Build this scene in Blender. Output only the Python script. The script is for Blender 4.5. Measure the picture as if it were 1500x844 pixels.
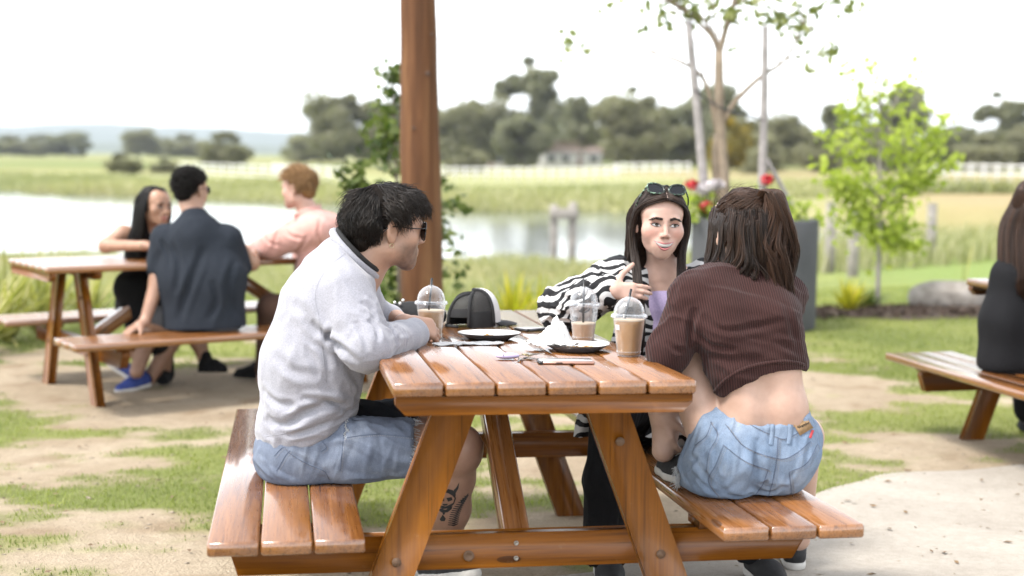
import bpy, math, random
import numpy as np
from mathutils import Matrix, Vector, Euler
for _o in list(bpy.data.objects): bpy.data.objects.remove(_o)
S = bpy.context.scene
C = S.collection
R = math.radians
random.seed(7); RNG = np.random.default_rng(7)

# ------------------------------------------------------------------ camera, sky, sun, exposure
PITCH, ROLL, FPX, CAMZ = 0.0927, 0.0094, 2086.9, 1.33
cam_d = bpy.data.cameras.new('camera'); cam = bpy.data.objects.new('camera', cam_d); C.objects.link(cam)
cam_d.sensor_width = 36.0; cam_d.lens = FPX/1500*36.0; cam_d.clip_end = 20000; cam_d.clip_start = 0.05
cam.matrix_world = Matrix.Translation((0, 0, CAMZ)) @ Matrix.Rotation(math.pi/2-PITCH, 4, 'X') @ Matrix.Rotation(ROLL, 4, 'Z')
cam_d.dof.use_dof = True; cam_d.dof.focus_distance = 4.15; cam_d.dof.aperture_fstop = 2.0
S.camera = cam
SUN_EL, SUN_AZ = R(58), R(-118)        # azimuth measured from +Y (view direction) towards +X
wld = bpy.data.worlds.new('World'); S.world = wld; wld.use_nodes = True
nt = wld.node_tree; nt.nodes.clear()
_out = nt.nodes.new('ShaderNodeOutputWorld'); _bg = nt.nodes.new('ShaderNodeBackground')
_sky = nt.nodes.new('ShaderNodeTexSky'); _hs = nt.nodes.new('ShaderNodeHueSaturation')
_sky.sky_type = 'NISHITA'; _sky.sun_disc = False; _sky.sun_elevation = SUN_EL; _sky.sun_rotation = SUN_AZ
_sky.air_density = 1.0; _sky.dust_density = 0.6; _sky.ozone_density = 1.0
_hs.inputs['Saturation'].default_value = 0.18
_bg.inputs['Strength'].default_value = 0.15
nt.links.new(_sky.outputs[0], _hs.inputs['Color']); nt.links.new(_hs.outputs[0], _bg.inputs['Color']); nt.links.new(_bg.outputs[0], _out.inputs['Surface'])
sun_d = bpy.data.lights.new('sun', 'SUN'); sun = bpy.data.objects.new('sun', sun_d); C.objects.link(sun)
sun_d.energy = 1.5; sun_d.angle = R(13); sun_d.color = (1.0, 0.95, 0.88)
_dir = Vector((math.sin(SUN_AZ)*math.cos(SUN_EL), math.cos(SUN_AZ)*math.cos(SUN_EL), math.sin(SUN_EL)))
sun.rotation_euler = _dir.to_track_quat('Z', 'Y').to_euler(); sun.location = (0, 0, 30)
S.view_settings.view_transform = 'Standard'; S.view_settings.look = 'None'; S.view_settings.gamma = 1.0
S.view_settings.use_curve_mapping = False; S.view_settings.exposure = 2.08
S.render.engine = 'CYCLES'

# ------------------------------------------------------------------ photo pixel -> direction -> position
def ray(px, py, pitch=PITCH):
    a, b = px-750.0, py-422.0
    cr, sr = math.cos(ROLL), math.sin(ROLL)
    u, w = a*cr+b*sr, -a*sr+b*cr
    d = (u/FPX, 1.0, -w/FPX); c, s = math.cos(pitch), math.sin(pitch)
    return np.array([d[0], d[1]*c+d[2]*s, -d[1]*s+d[2]*c])
def P(px, py, y):                       # the point a distance y ahead
    r = ray(px, py); return r*(y/r[1])+np.array([0, 0, CAMZ])
def PZ(px, py, z):                      # the point at height z
    r = ray(px, py); return r*((z-CAMZ)/r[2])+np.array([0, 0, CAMZ])

# ------------------------------------------------------------------ scene helpers
def link(o, parent=None):
    C.objects.link(o)
    if parent is not None: o.parent = parent
    return o
def tag(o, label=None, cat=None, group=None, kind=None):
    if label: o['label'] = label
    if cat: o['category'] = cat
    if group: o['group'] = group
    if kind: o['kind'] = kind
    return o
def thing(name, label, cat, loc=(0, 0, 0), group=None, mat=None):
    o = bpy.data.objects.new(name, None); o.empty_display_size = .05
    link(o)
    if mat is not None: o.matrix_world = mat
    else: o.location = loc
    return tag(o, label, cat, group)
def mesh_np(name, V, polys, mat=None, smooth=True, mats=None, midx=None):
    """V (n,3); polys: list of int arrays (m,k) with one k each."""
    me = bpy.data.meshes.new(name)
    V = np.asarray(V, np.float32); me.vertices.add(len(V)); me.vertices.foreach_set('co', V.ravel())
    loops = []; starts = []; tot = 0
    for F in polys:
        F = np.asarray(F, np.int32)
        if F.size == 0: continue
        loops.append(F.ravel()); starts.append(tot+np.arange(len(F))*F.shape[1]); tot += F.size
    L = np.concatenate(loops); st = np.concatenate(starts).astype(np.int32)
    me.loops.add(len(L)); me.loops.foreach_set('vertex_index', L)
    me.polygons.add(len(st)); me.polygons.foreach_set('loop_start', st)
    if smooth: me.polygons.foreach_set('use_smooth', np.ones(len(st), bool))
    for m in (mats or ([mat] if mat else [])): me.materials.append(m)
    if midx is not None: me.polygons.foreach_set('material_index', np.asarray(midx, np.int32))
    me.update(calc_edges=True)
    return me
def obj(name, me, parent=None, loc=None, rot=None, mat4=None):
    o = bpy.data.objects.new(name, me); link(o, parent)
    if mat4 is not None: o.matrix_local = mat4
    if loc is not None: o.location = loc
    if rot is not None: o.rotation_euler = rot
    return o
def attr_f(me, name, vals):
    a = me.attributes.new(name, 'FLOAT', 'POINT'); a.data.foreach_set('value', np.asarray(vals, np.float32))
def attr_c(me, name, vals):
    a = me.attributes.new(name, 'FLOAT_COLOR', 'POINT'); v = np.ones((len(vals), 4), np.float32); v[:, :3] = vals
    a.data.foreach_set('color', v.ravel())
_boxes = {}
def box_me(dx, dy, dz, mat, b=.004):
    """chamfered box centred on the origin, cached so alike pieces share one mesh"""
    key = (round(dx, 4), round(dy, 4), round(dz, 4), mat.name if mat else '', b)
    if key in _boxes: return _boxes[key]
    h = np.array([dx, dy, dz])/2; b = min(b, h.min()*.8)
    vs = []; idx = {}
    for sx in (-1, 1):
        for sy in (-1, 1):
            for sz in (-1, 1):
                s = np.array([sx, sy, sz])
                for ax in range(3):
                    o = h.copy()-b; o[ax] = h[ax]; idx[(sx, sy, sz, ax)] = len(vs); vs.append(s*o)
    Q = []; T = []
    for ax in range(3):
        o1, o2 = [a for a in range(3) if a != ax]
        for s in (-1, 1):
            q = []
            for a, c in ((-1, -1), (1, -1), (1, 1), (-1, 1)):
                k = [0, 0, 0]; k[ax] = s; k[o1] = a; k[o2] = c; q.append(idx[(*k, ax)])
            if (s > 0) != (ax != 1): q = q[::-1]
            Q.append(q)
    for ax in range(3):
        o1, o2 = [a for a in range(3) if a != ax]
        for a in (-1, 1):
            for c in (-1, 1):
                q = []
                for s, k2 in ((-1, o1), (1, o1), (1, o2), (-1, o2)):
                    k = [0, 0, 0]; k[ax] = s; k[o1] = a; k[o2] = c; q.append(idx[(*k, k2)])
                Q.append(q)
    for sx in (-1, 1):
        for sy in (-1, 1):
            for sz in (-1, 1): T.append([idx[(sx, sy, sz, a)] for a in range(3)])
    V = np.array(vs)
    def fix(F):
        r = []
        for f in F:
            p = V[f]; n = np.cross(p[1]-p[0], p[2]-p[0]); r.append(f if n@p.mean(0) > 0 else f[::-1])
        return r
    me = mesh_np('box', V, [fix(Q), fix(T)], mat, smooth=False); _boxes[key] = me
    return me
def prism(poly, y0, y1, mat, name='prism', axis='y'):
    """outline poly [(x,z)] extruded from y0 to y1"""
    n = len(poly); a = np.array(poly, float)
    area = np.sum(a[:, 0]*np.roll(a[:, 1], -1)-np.roll(a[:, 0], -1)*a[:, 1])
    if area < 0: a = a[::-1]
    V = np.zeros((2*n, 3)); V[:n, 0] = a[:, 0]; V[:n, 2] = a[:, 1]; V[:n, 1] = y0; V[n:] = V[:n]; V[n:, 1] = y1
    sides = [[i, i+n, (i+1) % n+n, (i+1) % n] for i in range(n)]
    return mesh_np(name, V, [[list(range(n))], [list(range(2*n-1, n-1, -1))], [s[::-1] for s in sides]], mat, smooth=False)
def lathe(prof, n, mat, name='lathe', smooth=True):
    """prof [(r,z)] turned round z"""
    prof = np.array(prof, float); m = len(prof); th = np.linspace(0, 2*np.pi, n, endpoint=False)
    V = np.zeros((m, n, 3)); V[..., 0] = prof[:, 0, None]*np.cos(th); V[..., 1] = prof[:, 0, None]*np.sin(th); V[..., 2] = prof[:, 1, None]
    i, j = np.meshgrid(np.arange(m-1), np.arange(n), indexing='ij'); j2 = (j+1) % n
    F = np.stack([i*n+j, i*n+j2, (i+1)*n+j2, (i+1)*n+j], -1).reshape(-1, 4)
    return mesh_np(name, V.reshape(-1, 3), [F], mat, smooth)
def tubes(PTS, rad, mat, sides=4, name='tubes', tone=None, taper=None, flat=None):
    """PTS (S,N,3) centre lines; rad scalar, (S,), or (S,N). One mesh."""
    PTS = np.asarray(PTS, float); Sn, N, _ = PTS.shape
    T = np.gradient(PTS, axis=1); T /= np.linalg.norm(T, axis=2, keepdims=True)+1e-9
    ref = np.where(np.abs(T[..., 2:3]) < .85, np.array([0, 0, 1.0]), np.array([1.0, 0, 0]))
    ref = np.broadcast_to(ref[:, N//2:N//2+1], T.shape) if N > 2 else ref
    A = np.cross(T, ref); A /= np.linalg.norm(A, axis=2, keepdims=True)+1e-9; B = np.cross(T, A)
    rad = np.asarray(rad, float)
    rad = np.broadcast_to(rad if rad.ndim == 2 else (rad[:, None] if rad.ndim == 1 else rad), (Sn, N))
    if taper is not None: rad = rad*np.asarray(taper)[None, :]
    th = np.linspace(0, 2*np.pi, sides, endpoint=False)
    V = PTS[:, :, None]+rad[:, :, None, None]*(np.cos(th)[:, None]*A[:, :, None]+np.sin(th)[:, None]*B[:, :, None])
    s, i, k = np.meshgrid(np.arange(Sn), np.arange(N-1), np.arange(sides), indexing='ij'); k2 = (k+1) % sides
    b = s*N*sides
    F = np.stack([b+i*sides+k, b+i*sides+k2, b+(i+1)*sides+k2, b+(i+1)*sides+k], -1).reshape(-1, 4)
    caps = []
    if sides > 2:
        s0 = np.arange(Sn)*N*sides
        caps = [np.stack([s0+k for k in range(sides-1, -1, -1)], -1), np.stack([s0+(N-1)*sides+k for k in range(sides)], -1)]
    me = mesh_np(name, V.reshape(-1, 3), [F]+caps, mat)
    if tone is not None: attr_f(me, 'tone', np.repeat(np.asarray(tone), N*sides))
    return me
def tube1(pts, rad, mat, sides=8, name='tube', n=None, tone=None):
    pts = smooth_path(pts, n) if n else np.asarray(pts, float)
    rad = np.asarray(rad, float)
    if rad.ndim == 1 and len(rad) != len(pts): rad = np.interp(np.linspace(0, 1, len(pts)), np.linspace(0, 1, len(rad)), rad)
    return tubes(pts[None], rad[None] if rad.ndim == 1 else rad, mat, sides, name)
def smooth_path(pts, n):
    """Catmull-Rom through the points"""
    p = np.asarray(pts, float); p = np.vstack([2*p[0]-p[1], p, 2*p[-1]-p[-2]]); m = len(p)-3
    t = np.linspace(0, m-1e-6, n); i = t.astype(int); u = (t-i)[:, None]
    a, b, c, d = p[i], p[i+1], p[i+2], p[i+3]
    return .5*(2*b+(c-a)*u+(2*a-5*b+4*c-d)*u*u+(3*b-3*c+d-a)*u**3)
def join_me(name, parts, mat=None):
    """several (V, [F...]) sets into one mesh"""
    V = []; F = {}; off = 0
    for v, fs in parts:
        V.append(v)
        for f in fs:
            f = np.asarray(f)+off; F.setdefault(f.shape[1], []).append(f)
        off += len(v)
    return mesh_np(name, np.vstack(V), [np.vstack(f) for f in F.values()], mat)
# numpy value noise
_perm = RNG.random((64, 64, 64)).astype(np.float32)
def vnoise(p, scale=1.0, seed=0):
    p = np.asarray(p, float)*scale+seed*17.31
    i = np.floor(p).astype(int); f = p-i; f = f*f*(3-2*f); r = 0
    for dx in (0, 1):
        wx = f[..., 0] if dx else 1-f[..., 0]
        for dy in (0, 1):
            wy = f[..., 1] if dy else 1-f[..., 1]
            for dz in (0, 1):
                wz = f[..., 2] if dz else 1-f[..., 2]
                r = r+wx*wy*wz*_perm[(i[..., 0]+dx) & 63, (i[..., 1]+dy) & 63, (i[..., 2]+dz) & 63]
    return r
def fbm(p, scale=1.0, oct=3, seed=0):
    r = 0; a = .5; t = 0
    for k in range(oct): r = r+a*vnoise(p, scale*2**k, seed+k*3); t += a; a *= .5
    return r/t

# ------------------------------------------------------------------ materials
ALB = .66      # real-world base colours: everything a little darker than it photographs
class NT:
    """small helper round a material's node tree"""
    def __init__(s, name):
        s.m = bpy.data.materials.new(name); s.m.use_nodes = True; s.t = s.m.node_tree; s.t.nodes.clear()
        s.out = s.n('ShaderNodeOutputMaterial'); s.b = s.n('ShaderNodeBsdfPrincipled'); s.l(s.b.outputs[0], s.out.inputs['Surface'])
        s._tc = None
    def n(s, typ, **kw):
        o = s.t.nodes.new(typ)
        for k, v in kw.items(): setattr(o, k, v)
        return o
    def l(s, a, b): s.t.links.new(a, b)
    def set(s, node, **kw):
        for k, v in kw.items(): node.inputs[k.replace('_', ' ')].default_value = v
    def tc(s, which='Object'):
        if s._tc is None: s._tc = s.n('ShaderNodeTexCoord')
        return s._tc.outputs[which]
    def mapped(s, scale=(1, 1, 1), which='Object', loc=(0, 0, 0), rot=(0, 0, 0), rand=False):
        mp = s.n('ShaderNodeMapping'); mp.inputs['Scale'].default_value = scale; mp.inputs['Rotation'].default_value = rot
        mp.inputs['Location'].default_value = loc
        src = s.tc(which)
        if rand:
            oi = s.n('ShaderNodeObjectInfo'); mu = s.n('ShaderNodeVectorMath', operation='SCALE'); cx = s.n('ShaderNodeCombineXYZ')
            for k in range(3): s.l(oi.outputs['Random'], cx.inputs[k])
            s.l(cx.outputs[0], mu.inputs[0]); mu.inputs['Scale'].default_value = 37.0
            ad = s.n('ShaderNodeVectorMath', operation='ADD'); s.l(src, ad.inputs[0]); s.l(mu.outputs[0], ad.inputs[1]); src = ad.outputs[0]
        s.l(src, mp.inputs['Vector']); return mp.outputs[0]
    def noise(s, vec, scale=5, detail=3, rough=.55, dist=0):
        o = s.n('ShaderNodeTexNoise'); s.set(o, Scale=scale, Detail=detail, Roughness=rough, Distortion=dist); s.l(vec, o.inputs['Vector']); return o.outputs['Fac']
    def ramp(s, fac, stops, interp='LINEAR'):
        o = s.n('ShaderNodeValToRGB'); cr = o.color_ramp; cr.interpolation = interp
        while len(cr.elements) < len(stops): cr.elements.new(.5)
        for e, (p, c) in zip(cr.elements, stops): e.position = p; e.color = (*c, 1) if len(c) == 3 else c
        s.l(fac, o.inputs['Fac']); return o.outputs['Color']
    def rampf(s, fac, a, b): return s.ramp(fac, [(a, (0, 0, 0)), (b, (1, 1, 1))])
    def mix(s, fac, a, b, mode='MIX'):
        o = s.n('ShaderNodeMix', data_type='RGBA', blend_type=mode)
        for sock, v in ((o.inputs[0], fac), (o.inputs[6], a), (o.inputs[7], b)):
            if hasattr(v, 'is_linked') or hasattr(v, 'links'): s.l(v, sock)
            else: sock.default_value = v if isinstance(v, (int, float)) else ((*v, 1) if len(v) == 3 else v)
        return o.outputs[2]
    def math(s, op, a, b=None, clamp=False):
        o = s.n('ShaderNodeMath', operation=op, use_clamp=clamp)
        for k, v in enumerate((a, b)):
            if v is None: continue
            if isinstance(v, (int, float)): o.inputs[k].default_value = v
            else: s.l(v, o.inputs[k])
        return o.outputs[0]
    def bump(s, h, strength=.3, dist=.01, normal=None):
        o = s.n('ShaderNodeBump'); s.set(o, Strength=strength, Distance=dist); s.l(h, o.inputs['Height'])
        if normal is not None: s.l(normal, o.inputs['Normal'])
        s.l(o.outputs[0], s.b.inputs['Normal']); return o.outputs[0]
    def color(s, c):
        if isinstance(c, tuple): s.b.inputs['Base Color'].default_value = (*[x*ALB for x in c], 1)
        else: s.l(s.mix(1.0, c, (ALB, ALB, ALB), 'MULTIPLY'), s.b.inputs['Base Color'])
    def attr(s, name, out='Fac'):
        o = s.n('ShaderNodeAttribute'); o.attribute_name = name; return o.outputs[out]
def plain(name, col, rough=.5, var=.12, scale=30, bump=0.0, spec=.5, metal=0, bscale=None):
    m = NT(name); v = m.mapped(); f = m.noise(v, scale, 3)
    d = tuple(max(0, c*(1-var)) for c in col); e = tuple(min(1, c*(1+var)) for c in col)
    m.color(m.ramp(f, [(.3, d), (.7, e)])); m.set(m.b, Roughness=rough, Metallic=metal); m.b.inputs['Specular IOR Level'].default_value = spec
    if bump: m.bump(m.noise(v, bscale or scale*3, 4), bump, .004)
    return m.m
def wood_mat(name, dark, light, rough=.32, coat=.35, long='Y'):
    m = NT(name); sc = {'Y': (34, 1.1, 34), 'X': (1.1, 34, 34), 'Z': (34, 34, 1.1)}[long]
    v = m.mapped(sc, rand=True); f = m.noise(v, 1.6, 5, .6, 1.2)
    v2 = m.mapped(tuple(c*4 for c in sc), rand=True); f2 = m.noise(v2, 1.5, 3, .6)
    v3 = m.mapped((3, 3, 3), rand=True); f3 = m.noise(v3, 1.3, 3)
    g = m.math('ADD', m.math('MULTIPLY', f, .62), m.math('MULTIPLY', f2, .28)); g = m.math('ADD', g, m.math('MULTIPLY', f3, .12))
    oi = m.n('ShaderNodeObjectInfo'); g = m.math('ADD', g, m.math('MULTIPLY', m.math('SUBTRACT', oi.outputs['Random'], .5), .16))
    mid = tuple((a+b)/2 for a, b in zip(dark, light))
    col = m.ramp(g, [(.32, dark), (.52, mid), (.74, light)])
    # knots
    vk = m.n('ShaderNodeTexVoronoi'); kv = m.mapped({'Y': (6.5, 1.9, 6.5), 'X': (1.9, 6.5, 6.5), 'Z': (6.5, 6.5, 1.9)}[long], rand=True); m.l(kv, vk.inputs['Vector']); m.set(vk, Scale=1.0)
    kn = m.math('LESS_THAN', vk.outputs['Distance'], .075)
    col = m.mix(m.math('MULTIPLY', kn, .75), col, tuple(c*.35 for c in dark))
    # fine checks along the grain
    ck_ = m.rampf(m.noise(m.mapped({'Y': (85, 1.6, 85), 'X': (1.6, 85, 85), 'Z': (85, 85, 1.6)}[long], rand=True), 1.0, 4, .6), .60, .68)
    col = m.mix(m.math('MULTIPLY', ck_, .55), col, tuple(c*.30 for c in dark))
    # scuffs and dust
    sc2 = m.rampf(m.noise(m.mapped((9, 9, 9), rand=True), 3, 6, .75), .62, .78)
    col = m.mix(m.math('MULTIPLY', sc2, .22), col, (.45, .33, .22))
    m.color(col)
    m.l(m.math('ADD', m.math('MULTIPLY', f2, .25), rough-.1), m.b.inputs['Roughness'])
    m.b.inputs['Specular IOR Level'].default_value = .5 if coat > .5 else .3
    m.b.inputs['Coat Weight'].default_value = coat; m.b.inputs['Coat Roughness'].default_value = .14; m.b.inputs['Coat IOR'].default_value = 1.6
    m.bump(m.math('ADD', f, m.math('MULTIPLY', f2, .6)), .12, .0015)
    return m.m
M = {}
M['wood'] = wood_mat('varnished_pine', (.125, .040, .008), (.37, .150, .036), .27, .95)
M['woodx'] = wood_mat('varnished_pine_cross', (.100, .028, .002), (.28, .096, .006), long='X', coat=.08)
M['woodz'] = wood_mat('varnished_pine_leg', (.100, .030, .002), (.29, .102, .006), long='Z', coat=.08)
M['steel'] = plain('screw_steel', (.35, .32, .28), .4, metal=.8)
M['bolt'] = plain('bolt_plug', (.13, .07, .035), .7, bump=.4)
# ------------------------------------------------------------------ the ground
HAZE = .00015
def pond_near(x): return 30.0+.12*np.maximum(-x, 0)
def pond_far(x): return 58.0+.75*np.maximum(-x, 0)
def pond_in(x, y):
    """>0 inside the pond, metres from the shore (roughly)"""
    n, f = pond_near(x), pond_far(x); m = (n+f)/2; h = (f-n)/2
    k = np.clip((14.0-x)/14.0, 0, 1); h = h*np.sqrt(np.clip(1-(1-k)**2, 0, 1)) - np.where(x > 14, (x-14)*3, 0)
    return h-np.abs(y-m)+.8*np.sin(x*.7+y*.2)+.5*np.sin(x*1.9)
POND_Z = -1.0
def ground_z(x, y):
    x = np.asarray(x, float); y = np.asarray(y, float)
    z = -.0269*(np.clip(y, 1.5, 6.33)-4.47)
    q = np.stack([x, y, 0*x], -1)
    z = z+(fbm(q, .9, 3, 2)-.5)*.035*np.clip((y-5.5)/3, .15, 1)
    # gentle rise of the lawn on the right, then the paddocks
    z = z+.28*np.exp(-((x-9)/5.5)**2-((y-20)/6)**2)
    left = 1/(1+np.exp((x-9)/3.0))
    z = z-left*.62*np.clip((y-12.5)/9, 0, 1)
    d = pond_in(x, y)
    bank = np.clip((d+5.0)/6.5, 0, 1); bank = bank*bank*(3-2*bank)
    z = z*(1-bank)+(POND_Z-.45)*bank+np.where((d < 1) & (d > -14) & (y > 45), -.15*np.clip(1+d/14, 0, 1), 0)
    far = np.clip((y-90)/400, 0, 1)
    return z+far*(-.3)+(fbm(q, .02, 2, 5)-.5)*1.2*np.clip((y-100)/200, 0, 1)
def grass_mask(x, y):
    q = np.stack([x, y*1.35, 0*x], -1)
    n = fbm(q, 1.25, 4, 11)*.70+fbm(q, 4.5, 3, 4)*.30
    bias = np.interp(y, [2, 4.2, 5.5, 7.5, 8.6, 10.2, 13], [.0, .0, .01, .015, .02, .13, .36])
    bias = bias-.16*np.exp(-((x+1.7)/1.3)**2-((y-8.1)/.75)**2)-.09*np.exp(-((x-.1)/1.1)**2-((y-4.6)/1.5)**2)
    bias = bias+.10*np.clip((x-2)/1.5, 0, 1)*np.clip((y-7.6)/1.0, 0, 1)+.05*np.exp(-((x+1.6)/1.2)**2-((y-5.6)/1.2)**2)
    return np.clip((n+bias-.472)/.09, 0, 1)
def axis_pts(a, b, step, growth, lim):
    r = list(np.arange(a, b+1e-6, step)); s = step
    while r[-1] < lim: s *= growth; r.append(r[-1]+s)
    l = []; s = step; v = a
    return r
_xs = np.array(axis_pts(0, 4.6, .055, 1.09, 7000.0)); XS = np.concatenate([-_xs[:0:-1], _xs])
YS = np.array([-60, -25, -10, -4, -1, .5]+axis_pts(1.5, 12.5, .055, 1.035, 9000.0))
gx, gy = np.meshgrid(XS, YS, indexing='ij'); gz = ground_z(gx, gy)
def lerp(a, b, t): return np.asarray(a)*(1-t[..., None])+np.asarray(b)*t[..., None]
q3 = np.stack([gx, gy, 0*gx], -1)
gm = grass_mask(gx, gy)
sand = lerp((.43, .345, .24), (.57, .48, .355), np.clip((fbm(q3, 1.7, 4, 1)-.3)*2.2, 0, 1))
sand = lerp(sand, np.array((.30, .21, .125)), np.clip((fbm(q3, 4.5, 3, 8)-.60)*5, 0, .6))
lawn = lerp((.20, .24, .07), (.34, .37, .12), np.clip((fbm(q3, 1.1, 3, 9)-.3)*2.2, 0, 1))
gc = lerp(sand, lawn, gm)
# lawn brighter on the right, tan paddock behind, yellow-green banks, far fields
bright = np.clip((gx-3.2)/2.5, 0, 1)*np.clip((gy-13)/1.0, 0, 1); gc = lerp(gc, np.array((.26, .36, .10)), bright*.85)
bankc = lerp((.40, .36, .17), (.27, .30, .09), np.clip((fbm(q3, .25, 3, 21)-.3)*2.4, 0, 1))
t = np.clip((gy-17)/5, 0, 1)*(1-np.clip((gx-2)/3, 0, 1)); gc = lerp(gc, bankc, t)
tanf = lerp((.42, .34, .18), (.33, .31, .14), np.clip((fbm(q3, .12, 3, 31)-.3)*2.4, 0, 1))
t = np.clip((gy-22-.55*np.maximum(gx-6, 0))/3, 0, 1)*np.clip((gx-2)/3, 0, 1); gc = lerp(gc, tanf, t)
pd = pond_in(gx, gy)
farb = np.clip((gy-42)/4, 0, 1)
g2 = lerp((.32, .36, .14), (.42, .41, .22), np.clip((fbm(q3*np.array([.3, 1, 1]), .16, 3, 41)-.35)*3, 0, 1))
t = farb*(1-np.clip((gx-10)/6, 0, 1))*np.clip((150-gy)/20, 0, 1); gc = lerp(gc, g2, t)
t = farb*np.clip(1-np.abs(pd+2.4-.9*np.sin(gx*.35))/1.9, 0, 1)*np.clip((-gx+2)/6, .25, 1); gc = lerp(gc, np.array((.31, .21, .12)), t*.85)
gravel = np.clip(1-np.abs(gy-82-.2*gx)/2.2, 0, 1)*np.clip((gx+12)/4, 0, 1)*np.clip((30-gx)/10, 0, 1); gc = lerp(gc, np.array((.62, .54, .42)), gravel)
t = np.clip((gy-140)/30, 0, 1); gc = lerp(gc, lerp((.19, .24, .07), (.34, .33, .14), np.clip((fbm(q3*np.array([.4, 1, 1]), .03, 2, 51)-.35)*3, 0, 1)), t)
ng = len(XS); mg = len(YS)
i, j = np.meshgrid(np.arange(ng-1), np.arange(mg-1), indexing='ij')
F = np.stack([i*mg+j, (i+1)*mg+j, (i+1)*mg+j+1, i*mg+j+1], -1).reshape(-1, 4)
m = NT('earth_and_lawn'); v = m.mapped()
n1 = m.noise(v, 14, 6, .7); n2 = m.noise(v, 90, 4, .7); n3 = m.noise(v, 3.0, 4)
col = m.mix(.55, m.attr('base', 'Color'), m.ramp(n1, [(.25, (.55, .5, .45)), (.75, (1, 1, 1))]), 'MULTIPLY')
col = m.mix(.5, col, m.ramp(n2, [(.3, (.55, .52, .5)), (.7, (1, 1, 1))]), 'MULTIPLY')
m.color(m.mix(1.0, col, (1.25, 1.25, 1.25), 'MULTIPLY')); m.set(m.b, Roughness=.95); m.b.inputs['Specular IOR Level'].default_value = .15
m.bump(m.math('ADD', n1, m.math('MULTIPLY', n2, .5)), .9, .03)
me = mesh_np('ground', np.stack([gx, gy, gz], -1).reshape(-1, 3), [F], m.m); attr_c(me, 'base', gc.reshape(-1, 3))
ground = tag(obj('ground', me), kind='structure')

# pale concrete path, its edge worn into the dirt
pe = np.array([(-.75, 2.0), (-.45, 3.0), (-.15, 4.0), (.22, 4.55), (.60, 4.9), (1.25, 5.68), (1.75, 6.1), (2.42, 6.45), (3.4, 6.75), (5.0, 7.0), (8.0, 7.2)])
pe = smooth_path(np.c_[pe, np.zeros(len(pe))], 160)[:, :2]
nrow = 60; V = []
for k, (x, y) in enumerate(pe):
    wob = .035*math.sin(k*.22)+.02*math.sin(k*.47+1)+.05*math.sin(k*.09)
    a = np.array([x, y])+np.array([-.6, .8])*wob
    b = np.array([max(x, .2)+4.5, y-4.0-.35*max(0, 4-abs(x-2))])
    for u in np.linspace(0, 1, nrow)**1.7: V.append(a*(1-u)+b*u)
V = np.array(V); z = ground_z(V[:, 0], V[:, 1])+.006; edge = np.tile(np.arange(nrow) == 0, len(pe)); z[edge] -= .02
i, j = np.meshgrid(np.arange(len(pe)-1), np.arange(nrow-1), indexing='ij')
F = np.stack([i*nrow+j, i*nrow+j+1, (i+1)*nrow+j+1, (i+1)*nrow+j], -1).reshape(-1, 4)
m = NT('worn_concrete'); v = m.mapped(); n1 = m.noise(v, 220, 3, .8); n2 = m.noise(v, 2.2, 5, .65); n3 = m.noise(v, 30, 4, .7)
col = m.ramp(n2, [(.3, (.35, .31, .26)), (.7, (.47, .43, .37))])
col = m.mix(.45, col, m.ramp(n1, [(.35, (.45, .43, .4)), (.6, (1, 1, 1))]), 'MULTIPLY'); col = m.mix(.35, col, m.ramp(n3, [(.3, (.6, .56, .5)), (.6, (1, 1, 1))]), 'MULTIPLY')
m.color(m.mix(1.0, col, (1.2, 1.2, 1.2), 'MULTIPLY')); m.set(m.b, Roughness=.9); m.bump(m.math('ADD', n1, n3), .5, .006)
tag(obj('path', mesh_np('path', np.c_[V, z], [F], m.m)), kind='structure')

# pond water
m = NT('pond_water'); v = m.mapped((1, .35, 1)); n = m.noise(v, 2.2, 4, .6); n2 = m.noise(v, .25, 3, .6)
m.color((.10, .115, .10)); m.l(m.math('ADD', m.math('MULTIPLY', n2, .12), .04), m.b.inputs['Roughness']); m.set(m.b, IOR=1.33); m.bump(n, .12, .03)
wx = np.linspace(-130, 18, 60); wy = np.linspace(24, 170, 40); ax, ay = np.meshgrid(wx, wy, indexing='ij')
i, j = np.meshgrid(np.arange(59), np.arange(39), indexing='ij'); F = np.stack([i*40+j, (i+1)*40+j, (i+1)*40+j+1, i*40+j+1], -1).reshape(-1, 4)
tag(obj('pond', mesh_np('pond', np.stack([ax, ay, 0*ax+POND_Z], -1).reshape(-1, 3), [F], m.m)), kind='structure')

# distant hills
def hills(dist, prof, col, seed, depth=1800):
    xs = np.linspace(-dist*.8, dist*.8, 160); V = []
    zs = np.interp(xs/dist, prof[0], prof[1])*dist; q = np.stack([xs/dist*14, 0*xs, 0*xs], -1); zs = zs*(.82+.36*fbm(q, 1.0, 4, seed))
    rows = 9
    for r in range(rows):
        u = r/(rows-1); prof_z = math.sin(min(u*1.25, 1)*math.pi/2) if u < .8 else 1-(u-.8)*2
        rough = (fbm(np.stack([xs/dist*40, 0*xs+r*.9, 0*xs], -1), 1, 3, seed+3)-.5)*.25*math.sin(u*math.pi)
        V.append(np.stack([xs, 0*xs+dist+u*depth, zs*(prof_z+rough)-12], -1))
    V = np.array(V).reshape(-1, 3); n = 160
    i, j = np.meshgrid(np.arange(rows-1), np.arange(n-1), indexing='ij'); F = np.stack([i*n+j, i*n+j+1, (i+1)*n+j+1, (i+1)*n+j], -1).reshape(-1, 4)
    m = NT('hill_bush'); v = m.mapped((.01, .01, .01)); f = m.noise(v, 1.3, 5, .7); m.color(m.ramp(f, [(.3, tuple(c*.8 for c in col)), (.7, tuple(min(1, c*1.2) for c in col))])); m.set(m.b, Roughness=1.0)
    tag(obj('hills', mesh_np('hills', V, [F], m.m)), kind='structure')
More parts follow.
